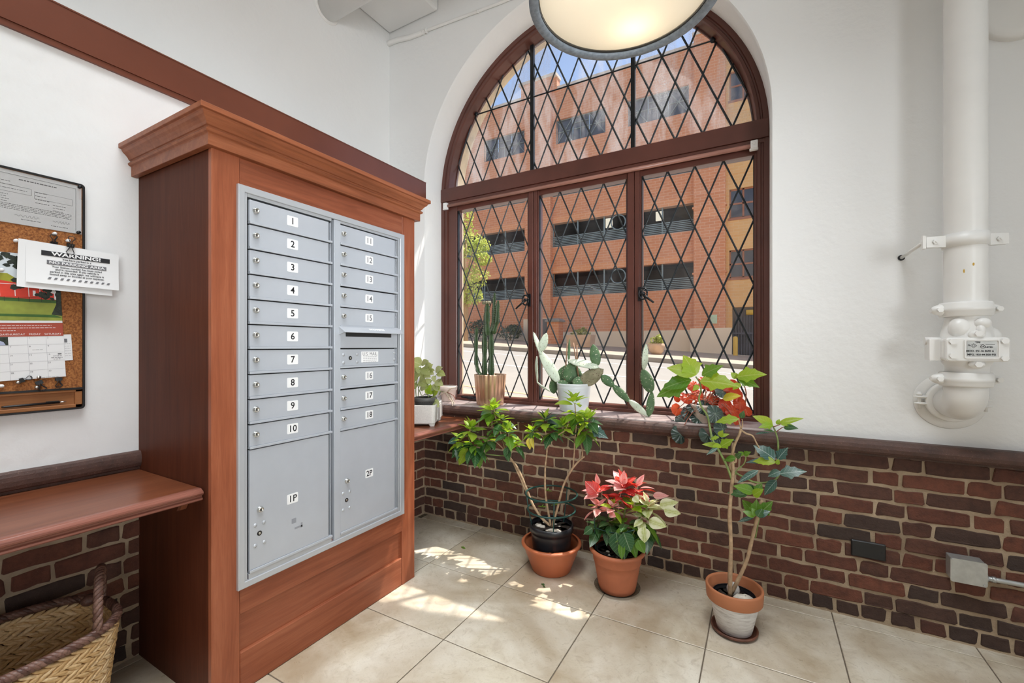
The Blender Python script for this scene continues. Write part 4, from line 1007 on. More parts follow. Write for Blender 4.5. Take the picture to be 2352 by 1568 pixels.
# ------------------------------------------------------------------ basket
BCX, BCY, BH_ = -1.968, .300, .405
bk = thing('woven_basket', (BCX, BCY, 0), 'woven seagrass basket with a dark braided rim and handle under the left shelf', 'basket')
def sup(a, ax, ay, p=2.8):
    c_, s_ = math.cos(a), math.sin(a); r = (abs(c_ / ax) ** p + abs(s_ / ay) ** p) ** (-1 / p); return c_ * r, s_ * r
def bring(f): return 0.172 + .032 * f, .295 + .045 * f     # half sizes from base to rim
straw = NT('pale_seagrass'); v = straw.coord('Object', (60, 60, 60)); a_ = straw.noise(v, 2, 3); g_ = straw.n('ShaderNodeNewGeometry').outputs['Random Per Island']
cc = straw.mix(straw.ramp(a_, [(.3, 0.0), (.7, .5)]), straw.ramp(g_, [(0, (.56, .36, .16)), (.5, (.68, .48, .25)), (1, (.80, .62, .38))]), (.42, .23, .08)); M['straw'] = straw.done(straw.pbr(cc, .55, 0, straw.bump(a_, .3, .004)))
ropem = NT('dark_twisted_rope'); v = ropem.coord('Object'); a_ = ropem.noise(v, 180, 3); g_ = ropem.n('ShaderNodeNewGeometry').outputs['Random Per Island']
cc = ropem.mix(ropem.ramp(a_, [(.4, 0.0), (.7, .6)]), ropem.ramp(g_, [(0, (.075, .03, .02)), (.6, (.15, .07, .05)), (1, (.26, .15, .11))]), (.035, .015, .01)); M['rope'] = ropem.done(ropem.pbr(cc, .5, 0, ropem.bump(a_, .4, .003)))
NR = 17
for r in range(NR):
    f = (r + .5) / NR; z = .012 + f * (BH_ - .03); ax, ay = bring(f); m_ = MB(); n = 66
    per = [sup(2 * PI * k / 240, ax, ay) for k in range(241)]
    ln_ = [0.0]
    for k in range(240): ln_.append(ln_[-1] + math.hypot(per[k + 1][0] - per[k][0], per[k + 1][1] - per[k][1]))
    def on_per(s_):
        s_ %= ln_[-1]; lo = 0
        while ln_[lo + 1] < s_: lo += 1
        t_ = (s_ - ln_[lo]) / (ln_[lo + 1] - ln_[lo]); x = per[lo][0] + (per[lo + 1][0] - per[lo][0]) * t_; y = per[lo][1] + (per[lo + 1][1] - per[lo][1]) * t_
        dx, dy = per[lo + 1][0] - per[lo][0], per[lo + 1][1] - per[lo][1]; h = math.hypot(dx, dy); return x, y, dx / h, dy / h
    hgt = (BH_ - .03) / NR
    for row in (0, 1):
        for k in range(n):
            x, y, dx, dy = on_per(ln_[-1] * (k + .5 * row + rnd.uniform(-.1, .1)) / n); T = Vector((dx, dy, 0)); O = Vector((dy, -dx, 0))
            sl = (1 if row else -1) * (1 if r % 2 else -1)
            c = Vector((BCX + x, BCY + y, z + (row - .5) * hgt * .52)); L = ln_[-1] / n * .86
            A = (T * 1.0 + Vector((0, 0, .42 * sl))).normalized() * L; B = T.cross(Vector((0, 0, 1))) * .0085; C = (Vector((0, 0, 1)) - T * .42 * sl).normalized() * hgt * .33
            m_.ell(c, C, B, A, 6, 4)
    obj('braid', m_, M['straw'], bk)
m_ = MB(); m_.loft([[(BCX + sup(2 * PI * k / 48, *bring(0))[0], BCY + sup(2 * PI * k / 48, *bring(0))[1], .002) for k in range(48)], [(BCX + sup(2 * PI * k / 48, *bring(0))[0], BCY + sup(2 * PI * k / 48, *bring(0))[1], .014) for k in range(48)]]); obj('basket_base', m_, M['straw'], bk)
def rope(path, r, n_str, turns, parent, name):
    m_ = MB(); L = len(path)
    for s_ in range(n_str):
        pts = []
        for i, p in enumerate(path):
            t_ = (Vector(path[min(i + 1, L - 1)]) - Vector(path[max(i - 1, 0)])).normalized(); u = t_.cross(Vector((.3, .2, 1))).normalized(); w = t_.cross(u)
            a = 2 * PI * (s_ / n_str + turns * i / (L - 1)); pts.append(Vector(p) + (u * math.cos(a) + w * math.sin(a)) * r * .55)
        m_.tube(pts, r * .62, 6)
    obj(name, m_, M['rope'], parent)
rim = [(BCX + sup(2 * PI * k / 420, *bring(1.0))[0], BCY + sup(2 * PI * k / 420, *bring(1.0))[1], BH_) for k in range(421)]
rope(rim, .0125, 4, 34, bk, 'braided_rim')
ha = [sup(math.radians(d), *bring(1.0)) for d in (100, 57)]
pA, pB = Vector((BCX + ha[0][0], BCY + ha[0][1], BH_)), Vector((BCX + ha[1][0], BCY + ha[1][1], BH_))
mid = (pA + pB) / 2; hp = [pA + (pB - pA) * (0.5 - .5 * math.cos(PI * k / 90)) + Vector((0, 0, .150 * math.sin(PI * k / 90) ** .75)) for k in range(91)]
rope(hp, .0115, 3, 9, bk, 'braided_handle')
m_ = MB(); m_.ell(pA + Vector((-.005, -.035, .012)), (.02, 0, 0), (0, .022, 0), (0, 0, .018), 10, 8); obj('knot', m_, M['rope'], bk)

# ------------------------------------------------------------------ standpipe with alarm valve
PX, PY, PR = .726, 2.47, .0645
wp = M['white_pipe']
sp_ = thing('fire_standpipe', (PX, PY, 1.0), 'white painted standpipe with clamp, valve and elbow on the wall right of the window', 'pipe')
q = MB(); q.lathe([(PR, 1.450), (PR, ZC - .002)], (PX, PY, 0), 40); obj('riser_pipe', q, wp, sp_)
def coupling(z, name='grooved_coupling', h=.058):
    q = MB(); r = PR
    q.lathe([(r, z - h / 2), (r + .012, z - h / 2), (r + .016, z - h / 2 + .006), (r + .016, z - .010), (r + .0185, z - .007), (r + .0185, z + .007), (r + .016, z + .010), (r + .016, z + h / 2 - .006), (r + .012, z + h / 2), (r, z + h / 2)], (PX, PY, 0), 40)
    dv = Vector((_R.x, _R.y * .35, 0)).normalized(); nv = Vector((-dv.y, dv.x, 0))
    for s in (1, -1):
        rings = []
        for (d, w, hh) in ((r * .7, .030, .027), (r + .018, .022, .024), (r + .038, .017, .017), (r + .048, .008, .009)):
            c = Vector((PX, PY, z)) + dv * (s * d)
            rings.append([c + nv * (w * math.cos(a)) + Vector((0, 0, hh * math.sin(a))) for a in [2 * PI * k / 12 for k in range(12)]])
        q.loft(rings, True, True)
    o = obj(name, q, wp, sp_)
    for s in (1, -1):
        q = MB(); c = Vector((PX, PY, z)) + dv * (s * (r + .030)); q.cyl(c - nv * .030, nv, .006, .058, 6); q.cyl(c - nv * .032, nv, .0105, .010, 6); q.cyl(c + nv * .022, nv, .0105, .010, 6); obj('coupling_bolt', q, wp, o)
coupling(1.449); coupling(1.166)
q = MB(); q.lathe([(PR + .001, 1.420), (PR + .002, 1.408), (PR + .006, 1.385), (PR + .013, 1.355), (PR + .016, 1.330), (PR + .016, 1.262), (PR + .012, 1.238), (PR + .003, 1.222), (PR, 1.215), (PR, 1.190)], (PX + .004, PY, 0), 40)
q.ell((PX - .03, PY - .045, 1.372), (.035, 0, 0), (0, .035, 0), (0, 0, .045), 14, 10); q.ell((PX + .030, PY - .066, 1.390), (.026, 0, 0), (0, .022, 0), (0, 0, .022), 14, 10); q.ell((PX + .022, PY - .070, 1.360), (.015, 0, 0), (0, .022, 0), (0, 0, .03), 12, 8); q.ell((PX + .035, PY + .01, 1.335), (.075, 0, 0), (0, .06, 0), (0, 0, .055), 16, 10)
q.cyl((PX - .125, PY, 1.322), (1, 0, 0), .016, .06, 12)
obj('valve_body', q, wp, sp_, recalc=True)
bx0, bx1, by_, bz0, bz1 = PX - .083, PX + .098, PY - .092, 1.240, 1.334
def rrect(x0, x1, z0, z1, r, y):
    pts = []
    for cx_, cz_, a0 in ((1, 1, 0), (-1, 1, 90), (-1, -1, 180), (1, -1, 270)):
        for k in range(4):
            a = math.radians(a0 + 30 * k); pts.append(((x1 - r if cx_ > 0 else x0 + r) + r * math.cos(a), y, (z1 - r if cz_ > 0 else z0 + r) + r * math.sin(a)))
    return pts
q = MB(); q.loft([rrect(bx0 - .004, bx1 - .02, bz0 + .004, bz1 - .004, .012, PY + .01), rrect(bx0 - .004, bx1 - .02, bz0 + .004, bz1 - .004, .012, by_ + .034), rrect(bx0, bx1, bz0, bz1, .012, by_ + .026), rrect(bx0, bx1, bz0, bz1, .012, by_ + .004), rrect(bx0 + .004, bx1 - .004, bz0 + .004, bz1 - .004, .01, by_)])
q.loft([rrect(PX - .030, PX + .068, 1.252, 1.326, .006, by_ + .002), rrect(PX - .030, PX + .068, 1.252, 1.326, .006, by_ - .006), rrect(PX - .026, PX + .064, 1.256, 1.322, .004, by_ - .006), rrect(PX - .026, PX + .064, 1.256, 1.322, .004, by_ - .002)])
q.box(PX - .120, bx0 + .01, PY - .045, PY + .02, 1.242, 1.328)
for z in (1.345, 1.229): q.ell((PX + .010, by_ + .014, z), (.026, 0, 0), (0, .014, 0), (0, 0, .018), 12, 8)
cov = obj('cover_plate', q, wp, sp_)
for x, z in ((bx0 + .020, 1.318), (bx0 + .020, 1.262), (bx1 - .016, 1.320), (bx1 - .016, 1.254), (PX + .010, 1.349), (PX + .010, 1.229)):
    q = MB(); q.cyl((x, by_ + .004, z), (0, -1, 0), .0115, .012, 6); obj('cover_bolt', q, wp, cov)
npm = simple('worn_metal_nameplate', (.42, .42, .40), .35, .4, .12, 30)
NX0, NX1, NZ0, NZ1 = PX - .0225, PX + .0605, 1.2605, 1.3185
q = MB(); q.box(NX0, NX1, by_ - .0035, by_ - .001, NZ0, NZ1); plt = obj('nameplate', q, npm, sp_)
def nx(u): return NX0 + (NX1 - NX0) * u
def nz(v): return NZ0 + (NZ1 - NZ0) * v
for s_, u, v, sz in (('TPP', .36, .93, .009), ('MOD. EV-16', .26, .36, .0095), ('SIZE 6', .74, .36, .0095), ('MFG.', .13, .12, .0095), ('1021-84', .44, .12, .008), ('300 PSI', .79, .12, .0095), ('G', .06, .75, .009), ('LISTED', .74, .62, .0065)):
    text(s_, sz, (nx(u), by_ - .0039, nz(v)), (1, 0, 0), (0, 0, 1), M['ink'], plt, bold=.0004)
q = MB(); c = (nx(.22), nz(.72)); hx, hz_ = .0092, .0085
for (a, b) in (((-hx, 0), (0, hz_)), ((0, hz_), (hx, 0)), ((hx, 0), (0, -hz_)), ((0, -hz_), (-hx, 0))): bar(q, (c[0] + a[0], c[1] + a[1]), (c[0] + b[0], c[1] + b[1]), by_ - .0036, .0012, .0008)
q.tube([(c[0] + .004 * math.cos(a), by_ - .0038, c[1] + .0035 * math.sin(a)) for a in [k * PI / 6 for k in range(13)]], .0006, 4)
c = (nx(.53), nz(.66)); q.tube([(c[0] + .0065 * math.cos(a), by_ - .0038, c[1] + .0065 * math.sin(a)) for a in [k * PI / 8 for k in range(17)]], .0007, 4)
bar(q, (nx(.62), nz(.80)), (nx(.93), nz(.80)), by_ - .0036, .0018, .0008); bar(q, (nx(.44), nz(.80)), (nx(.56), nz(.80)), by_ - .0036, .0014, .0008)
obj('plate_marks', q, M['ink'], plt); text('UL', .007, (c[0], by_ - .0041, c[1]), (1, 0, 0), (0, 0, 1), M['ink'], plt, bold=.0003)
# elbow into the wall
q = MB(); EC = 1.062; pts = [(PX, PY, 1.145), (PX, PY, 1.12)]
for k in range(9):
    a = PI / 2 * k / 8; R_ = .062; pts.append((PX, PY + R_ - R_ * math.cos(a), EC + .062 - .004 - R_ * math.sin(a)))
pts.append((PX, YW + .002, EC - .004)); q.tube(pts, PR + .002, 32); obj('elbow', q, wp, sp_)
q = MB(); Y = lambda r, d: (r, d)
q.lathe([(PR + .002, .010), (PR + .020, .012), (PR + .023, .016), (PR + .023, .038), (PR + .019, .043), (PR + .002, .043)], (PX, YW - .002, EC - .004), 36, M=Matrix.Rotation(PI / 2, 3, 'X')); 
for s in (-1, 1):
    for dz in (-.014, .016):
        c = Vector((PX + s * (PR + .030), YW - .030, EC - .004 + dz)); q.ell(c, (.034, 0, 0), (0, .016, 0), (0, 0, .0065), 12, 6)
    q.cyl((PX + s * (PR + .042), YW - .030, EC - .04), (0, 0, 1), .0065, .075, 8); q.cyl((PX + s * (PR + .042), YW - .030, EC + .018), (0, 0, 1), .011, .010, 6)
obj('wall_coupling', q, wp, sp_)
q = MB(); q.lathe([(PR, .0), (.119, .0), (.123, .002), (.120, .006), (PR + .02, .008)], (PX, YW - .0005, EC - .004), 44, M=Matrix.Rotation(PI / 2, 3, 'X')); obj('escutcheon', q, wp, sp_)
# pipe clamp and its tie rod
q = MB(); zc = 1.730
q.lathe([(PR + .0005, zc - .027), (PR + .006, zc - .027), (PR + .006, zc + .027), (PR + .0005, zc + .027)], (PX, PY, 0), 36)
dv = Vector((_R.x, _R.y * .45, 0)).normalized(); nv = Vector((-dv.y, dv.x, 0))
for s in (1, -1):
    a = Vector((PX, PY, zc)) + dv * s * (PR - .004); b = a + dv * s * .075
    for o_ in (-.007, .007):
        n_ = nv * (o_ - .0025); m2 = nv * (o_ + .0025); h = Vector((0, 0, .024))
        q.loft([[a + n_ - h, a + m2 - h, a + m2 + h, a + n_ + h], [b + n_ - h * .9, b + m2 - h * .9, b + m2 + h * .9, b + n_ + h * .9]])
    c = a + dv * s * .045; q.cyl(c - nv * .024, nv, .0055, .046, 8); q.cyl(c - nv * .018, nv, .011, .008, 6)
obj('pipe_clamp', q, wp, sp_)
e0 = Vector((PX, PY, zc)) - dv * (PR + .078); e1 = aty(2070, 592, YW)
q = MB(); q.box(e0.x - .004, e0.x + .006, e0.y - .016, e0.y + .016, zc - .027, zc + .027); q.tube([e0, e1], .0075, 10); obj('tie_rod', q, wp, sp_)
q = MB(); q.cyl(e1 + Vector((0, .002, 0)), (0, -1, 0), .013, .006, 14); obj('rod_hole', q, M['black'], sp_)
# paint chips and scuffs
chip = simple('ochre_chip', (.55, .33, .04), .6); q = MB()
for px, py, w, h in ((2236, 606, .010, .016), (2214, 622, .007, .020)):
    c = aty(px, py, PY - PR); c = Vector((c.x, c.y, c.z)); d = Vector((c.x - PX, c.y - PY, 0)).normalized() * (PR + .0006); c = Vector((PX + d.x, PY + d.y, c.z)); t_ = Vector((-d.y, d.x, 0)).normalized()
    q.poly([c + t_ * (w * .4 * math.cos(a) * rnd.uniform(.7, 1)) + Vector((0, 0, h * .5 * math.sin(a) * rnd.uniform(.7, 1))) for a in [k * PI / 4 for k in range(8)]])
obj('paint_chip', q, chip, sp_, recalc=False)
# wall sleeve behind the standpipe
q = MB(); c = Vector((.945, YW, 2.720)); q.lathe([(.0001, .034), (.105, .034), (.132, .030), (.140, .022), (.140, .0)], c, 44, M=Matrix.Rotation(PI / 2, 3, 'X'))
o = obj('wall_escutcheon', q, wp, None, org=c); setp(o, 'round white wall plate half hidden behind the upper standpipe', 'wall plate')

# ceiling pipe stub and conduit, upper left
c = Vector((XU, 2.045, 3.674)); hp_ = thing('overhead_pipe', c, 'thick white pipe leaving the upper left wall near the ceiling', 'pipe')
q = MB(); q.tube([c, c + Vector((1.0, -.02, .01)), c + Vector((4.5, -.06, .03))], .083, 32); obj('pipe_length', q, wp, hp_)
q = MB(); q.lathe([(.083, .012), (.094, .012), (.100, .004), (.100, 0)], c, 32, M=Matrix.Rotation(PI / 2, 3, 'Y')); obj('pipe_collar', q, wp, hp_)
cn = [aty(886, 103, YW - .016), aty(897, 98, YW - .016), aty(915, 91, YW - .017), aty(940, 86, YW - .016), aty(965, 77, YW - .015), aty(985, 68, YW - .014), aty(1150, 6, YW - .013), aty(1240, -32, YW - .013)]
cd_ = thing('wall_conduit', cn[0], 'thin white conduit running from the room corner up along the window wall', 'conduit')
q = MB(); q.tube(cn, [.020, .021, .020, .019, .017, .011, .010, .010], 14); obj('conduit_tube', q, wp, cd_)
for px, py in ((972, 74), (979, 71), (1097, 26)):
    q = MB(); c = aty(px, py, YW - .015); d = (cn[6] - cn[5]).normalized(); q.cyl(c, d, .019 if px < 1000 else .013, .008, 14); obj('conduit_coupling', q, wp, cd_)

# ------------------------------------------------------------------ pendant lamp
LX, LY, LZ, LR = -.4128, 1.513, 2.500, .3286
lp = thing('pendant_lamp', (LX, LY, LZ), 'large round pendant lamp with a grey metal ring and frosted glass bowl', 'lamp')
q = MB(); q.lathe([(LR - .034, LZ + .004), (LR - .030, LZ), (LR - .004, LZ), (LR, LZ + .005), (LR, LZ + .060), (LR - .006, LZ + .066), (LR - .034, LZ + .066), (LR - .034, LZ + .004)], (LX, LY, 0), 96); obj('metal_ring', q, M['lamp_ring'], lp)
dm_ = NT('frosted_lamp_glass'); df = dm_.n('ShaderNodeBsdfDiffuse'); df.inputs[0].default_value = (.83, .79, .73, 1); tl = dm_.n('ShaderNodeBsdfTranslucent'); tl.inputs[0].default_value = (.95, .88, .76, 1)
mx = dm_.n('ShaderNodeMixShader'); mx.inputs[0].default_value = .6; dm_.L(df.outputs[0], mx.inputs[1]); dm_.L(tl.outputs[0], mx.inputs[2]); gs = dm_.n('ShaderNodeBsdfGlossy'); gs.inputs['Roughness'].default_value = .35
m3 = dm_.n('ShaderNodeMixShader'); m3.inputs[0].default_value = .06; dm_.L(mx.outputs[0], m3.inputs[1]); dm_.L(gs.outputs[0], m3.inputs[2]); M['lamp_glass'] = dm_.done(m3.outputs[0])
q = MB(); R2 = LR - .037; q.lathe([(R2, LZ + .022), (R2 * .97, LZ + .016), (R2 * .8, LZ + .008), (R2 * .5, LZ + .003), (R2 * .2, LZ + .001), (.0005, LZ)], (LX, LY, 0), 96); obj('glass_diffuser', q, M['lamp_glass'], lp, recalc=False)
q = MB(); q.lathe([(R2 + .001, LZ + .012), (R2 + .0025, LZ + .012), (R2 + .0025, LZ + .030), (R2 + .001, LZ + .030)], (LX, LY, 0), 96); obj('gap_shade_ring', q, M['black'], lp)  # black ring stands in for the shaded gap around the glass
q = MB(); q.lathe([(LR - .036, LZ + .062), (LR * .8, LZ + .105), (LR * .45, LZ + .15), (.07, LZ + .17), (.0005, LZ + .172)], (LX, LY, 0), 64); obj('top_bowl', q, M['lamp_glass'], lp, recalc=False)
q = MB(); q.tube([(LX, LY, LZ + .17), (LX, LY, ZC - .03)], .009, 12); q.lathe([(.07, ZC - .002), (.07, ZC - .02), (.03, ZC - .05), (.009, ZC - .055)], (LX, LY, 0), 32); q.lathe([(.009, LZ + .21), (.05, LZ + .20), (.075, LZ + .172), (.07, LZ + .165)], (LX, LY, 0), 32); obj('stem_and_canopy', q, M['lamp_ring'], lp)
hb = at(1455, 66, 2, LZ)
for nm, p, en in (('lamp_bulb', (hb.x, hb.y, LZ + .085), 0.55), ('lamp_bulb', (2 * LX - hb.x, 2 * LY - hb.y, LZ + .10), 0.45)):
    l = light(nm, 'POINT', en, p, (1.0, .84, .58)); l.data.shadow_soft_size = .03

# ------------------------------------------------------------------ electrical pieces on the brick
a, b = aty(1955, 1285, YW - .016), aty(2035, 1243, YW - .016)
bo = thing('blank_outlet_cover', ((a.x + b.x) / 2, YW - .010, a.z), 'black blank cover plate low on the brick wall', 'outlet cover')
q = MB(); z0, z1 = 1.3 - (1.3 - aty(1955, 1275, YW - .016).z), aty(1955, 1238, YW - .016).z
q.loft([rrect(a.x, b.x, z0, z1, .004, YW - .004), rrect(a.x, b.x, z0, z1, .004, YW - .014), rrect(a.x + .004, b.x - .004, z0 + .004, z1 - .004, .004, YW - .018)]); obj('cover', q, M['black'], bo)
for u in (.12, .88):
    q = MB(); q.cyl((a.x + (b.x - a.x) * u, YW - .017, (z0 + z1) / 2), (0, -1, 0), .0035, .0016, 10); obj('screw', q, M['black_iron'], bo)
YJ = YW - .075
a, b = aty(2183, 1333, YJ), aty(2269, 1283, YJ); z1 = aty(2183, 1280, YJ).z; z0 = aty(2185, 1334, YJ).z
jb = thing('junction_box', ((a.x + b.x) / 2, YW - .01, z0), 'square galvanised junction box on the brick wall at the right', 'electrical box')
q = MB(); q.box(a.x + .003, b.x - .003, YJ + .004, YW - .004, z0 + .003, z1 - .003); obj('box_body', q, M['galv'], jb, bev=.004, seg=2)
q = MB(); q.loft([rrect(a.x, b.x, z0, z1, .008, YJ + .004), rrect(a.x, b.x, z0, z1, .008, YJ), ]); obj('box_cover', q, M['galv'], jb)
for u, v in ((.06, .93), (.92, .06)):
    q = MB(); q.cyl((a.x + (b.x - a.x) * u, YJ, z0 + (z1 - z0) * v), (0, -1, 0), .005, .004, 10); obj('screw', q, M['galv'], jb)
q = MB(); zt = z0 + .020; q.tube([(b.x - .005, YW - .022, zt), (b.x + .05, YW - .022, zt), (XR - .2, YW - .022, zt)], .010, 12); q.cyl((b.x - .003, YW - .022, zt), (1, 0, 0), .015, .02, 8); q.cyl((b.x + .028, YW - .022, zt), (1, 0, 0), .013, .012, 8); obj('conduit', q, M['galv'], jb)

# ------------------------------------------------------------------ plants: shared leaf meshes
def leaf_mesh(name, wid, lobes=(), nu=8, fold=.16, droop=.22, tip=1.6, sq=.75):
    m_ = MB(); rows = []
    for i in range(nu + 1):
        t = i / nu; w = wid * (math.sin(PI * min(1, t ** sq)) ** .9) * (1 - t * .12)
        for (lt, la, lw) in lobes: w += la * math.exp(-((t - lt) / lw) ** 2)
        if i == 0: w = .012
        if i == nu: w = .003
        z0 = -droop * t * t; rows.append([(t, s * w, z0 + fold * abs(s) * w * 1.6 - .25 * (s * w) ** 2) for s in (-1, -.5, 0, .5, 1)])
    fs = []; vs_ = [p for r in rows for p in r]
    for i in range(nu):
        for k in range(4): a = i * 5 + k; fs.append((a, a + 1, a + 6, a + 5))
    m_.add(vs_, fs, True); return m_.mesh(name, recalc=False)
LEAFS = {'oval': ((.30,), {}), 'lobed': ((.25, ((.38, .13, .06), (.62, .07, .05))), {'nu': 14}), 'narrow': ((.19,), {'fold': .25}), 'wavy': ((.30, ((.30, .05, .05), (.50, .06, .05), (.70, .05, .05))), {'nu': 14, 'droop': .35})}
LM = {}
def lm(shape, mk):
    k = (shape, mk)
    if k not in LM:
        a, kw = LEAFS[shape]; me = leaf_mesh('leaf', *a, **kw); me.materials.append(M[mk]); LM[k] = me
    return LM[k]
def put_leaf(parent, base, d, L, shape, mk, up=(0, 0, 1), roll=0.0, name='leaf', wide=1.0):
    x = Vector(d).normalized(); u = Vector(up); z = (u - x * u.dot(x))
    if z.length < .05: z = Vector((0, -1, .3)) - x * x.dot(Vector((0, -1, .3)))
    z.normalize(); y = z.cross(x); m3 = Matrix((x, y, z)).transposed() @ Matrix.Rotation(roll, 3, 'X')
    return inst(name, lm(shape, mk), parent, base, m3.to_euler(), (L, L * wide, L))
GA = 2.39996
def rosette(parent, c, n, L, top, low, shape='oval', e0=70, e1=-28, squash=1.0, rg=rnd, rise=.0, name='leaf', lobed=.25):
    c = Vector(c); a0 = rg.uniform(0, 6.28)
    for k in range(n):
        t = (k + .5) / n; e = math.radians(e0 + (e1 - e0) * t + rg.uniform(-12, 12)); a = a0 + k * GA + rg.uniform(-.25, .25)
        d = Vector((math.cos(a) * math.cos(e), math.sin(a) * math.cos(e) * squash, math.sin(e)))
        l = L * (0.62 + .55 * t) * rg.uniform(.8, 1.15); b = c + Vector((0, 0, -rise * t)) + d * L * .12
        mk = top if rg.random() > (t * 1.2 - .25) else low
        if isinstance(mk, (tuple, list)): mk = rg.choice(mk)
        put_leaf(parent, b, d, l, 'lobed' if rg.random() < lobed else shape, mk, roll=rg.uniform(-.4, .4), name=name)
def stem(parent, pts, r, mk='bark', name='stem', n=7):
    P_ = [Vector(p) for p in pts]; out = []; rr_ = []
    for i in range(len(P_) - 1):
        for k in range(3):
            t = k / 3; a = P_[max(i - 1, 0)]; b = P_[i]; c = P_[i + 1]; d = P_[min(i + 2, len(P_) - 1)]
            out.append(0.5 * (2 * b + (c - a) * t + (2 * a - 5 * b + 4 * c - d) * t * t + (3 * b - a - 3 * c + d) * t ** 3))
    out.append(P_[-1]); r0, r1 = r if isinstance(r, tuple) else (r, r * .6)
    rr_ = [(r0 + (r1 - r0) * k / (len(out) - 1)) * rnd.uniform(.9, 1.12) for k in range(len(out))]
    q = MB(); q.tube(out, rr_, n); return obj(name, q, M[mk], parent)
def pot_shell(prof_out, c, th=.006, n=48, rf=None):
    """open pot: outer profile bottom to rim, then back down inside"""
    q = MB(); ins = [(max(r - th, .001), z) for r, z in reversed(prof_out)]; ins[-1] = (ins[-1][0], ins[-1][1] + th)
    q.lathe([(.001, prof_out[0][1])] + prof_out + ins + [(.001, ins[-1][1])], c, n, rf=rf); return q
def soil_disc(r, z, c, n=28):
    q = MB(); rings = []
    for rr_ in (r, r * .75, r * .4, .004): rings.append([(c[0] + rr_ * math.cos(2 * PI * k / n), c[1] + rr_ * math.sin(2 * PI * k / n), z + (rnd.uniform(-.004, .006) if rr_ < r else 0)) for k in range(n)])
    q.loft(rings, True, True); q.loft([rings[0], [(x, y, z - .02) for x, y, _ in rings[0]]], True); return q
def stones(c, n, R_, parent, smin=.012, smax=.028, z=0, name='stone'):
    for k in range(n):
        a = rnd.uniform(0, 6.28); d = R_ * math.sqrt(rnd.random()); s = rnd.uniform(smin, smax); q = MB(); p = Vector((c[0] + d * math.cos(a), c[1] + d * math.sin(a), z + s * .25))
        q.ell(p, (s, s * .2, 0), (-s * .2, s * .75, 0), (0, s * .1, s * .45), 9, 6)
        for i, v in enumerate(q.v): q.v[i] = (v[0] + rnd.uniform(-.1, .1) * s, v[1] + rnd.uniform(-.1, .1) * s, v[2] + rnd.uniform(-.1, .1) * s)
        obj(name, q, M['pebble'], parent)
# ---- poinsettia 1: three bare stems in a black pot inside a terracotta planter
C1 = Vector((-1.066, 2.347, 0)); c1 = (C1.x, C1.y)
tp = thing('terracotta_planter', C1, 'wide terracotta coloured planter on the floor holding a black nursery pot', 'planter')
q = pot_shell([(.104, .001), (.112, .004), (.146, .098), (.150, .104), (.158, .130), (.166, .140), (.174, .150), (.175, .158), (.171, .163), (.163, .164)], (c1[0], c1[1], 0), .009, 56); obj('planter_bowl', q, M['terra_plastic'], tp)
pl1 = thing('leggy_poinsettia', (C1.x, C1.y, .011), 'tall green poinsettia with three bare stems and a green wire ring support', 'plant')
q = pot_shell([(.094, .012), (.098, .016), (.118, .215), (.119, .225), (.127, .228), (.129, .262), (.124, .266)], (c1[0], c1[1], 0), .005, 44); obj('nursery_pot', q, M['nursery'], pl1)
obj('soil', soil_disc(.118, .240, C1), M['soil'], pl1); stones((C1.x - .055, C1.y - .03), 4, .035, pl1, z=.240); stones((C1.x + .05, C1.y - .06), 3, .03, pl1, .02, .036, z=.240); stones(C1, 6, .09, pl1, .006, .011, z=.242)
for z, r in ((.438, .150), (.349, .139)):
    q = MB(); q.tube([(C1.x + r * math.cos(2 * PI * k / 40), C1.y + r * math.sin(2 * PI * k / 40), z) for k in range(41)], .0052, 6, caps=False); obj('support_ring', q, M['wire_green'], pl1)
for a in (75, 195, 300):
    q = MB(); a = math.radians(a); q.tube([(C1.x + r * math.cos(a), C1.y + r * math.sin(a), z) for r, z in ((.152, .440), (.139, .349), (.121, .262), (.112, .20))], .0036, 6); obj('support_wire', q, M['wire_green'], pl1)
A1 = lambda px, py, dy=0.0: aty(px, py, C1.y + dy)
def st1(pts, r, mk='bark', dy=None):
    n = len(pts); stem(pl1, [A1(p[0], p[1], (p[2] if len(p) > 2 else 0)) for p in pts], r, mk)
st1([(1264, 1207), (1243, 1188), (1222, 1155), (1203, 1105), (1186, 1070), (1170, 1050), (1160, 1030, .02), (1152, 1000, .02), (1140, 965, .03), (1135, 940, .03)], (.0085, .004))
st1([(1260, 1205), (1238, 1180), (1214, 1140), (1196, 1100), (1180, 1065), (1170, 1040), (1178, 1010, -.03)], (.006, .0035))
st1([(1168, 1046), (1150, 1046), (1128, 1044, -.03), (1105, 1040, -.04), (1085, 1030, -.05), (1075, 1000, -.05)], (.004, .003), 'stem_green')
st1([(1178, 1058), (1160, 1035, -.03), (1135, 1012, -.03), (1115, 1012, -.03)], (.0035, .0025))
st1([(1265, 1208), (1260, 1180), (1253, 1135), (1252, 1080), (1256, 1040), (1256, 1012), (1252, 985)], (.0075, .004))
st1([(1257, 1030), (1266, 1012), (1280, 1000, -.02), (1300, 985, -.02), (1308, 960, -.02)], (.004, .003)); st1([(1255, 1018), (1245, 1000, .02), (1232, 992, .02)], (.004, .003))
st1([(1268, 1210), (1281, 1165), (1294, 1115), (1312, 1080), (1330, 1058), (1342, 1048)], (.0075, .005))
st1([(1316, 1074), (1319, 1040), (1320, 1010), (1323, 985), (1322, 950), (1320, 925)], (.0042, .003)); st1([(1336, 1055), (1338, 1035), (1334, 1018), (1340, 1005), (1348, 990)], (.0042, .003))
st1([(1322, 1018), (1310, 1010, -.03), (1296, 1002, -.03)], (.003, .002), 'stem_green')
rg = random.Random(21)
T, D = 'leaf_lime', ('leaf_dark', 'leaf_mid', 'leaf_dark')
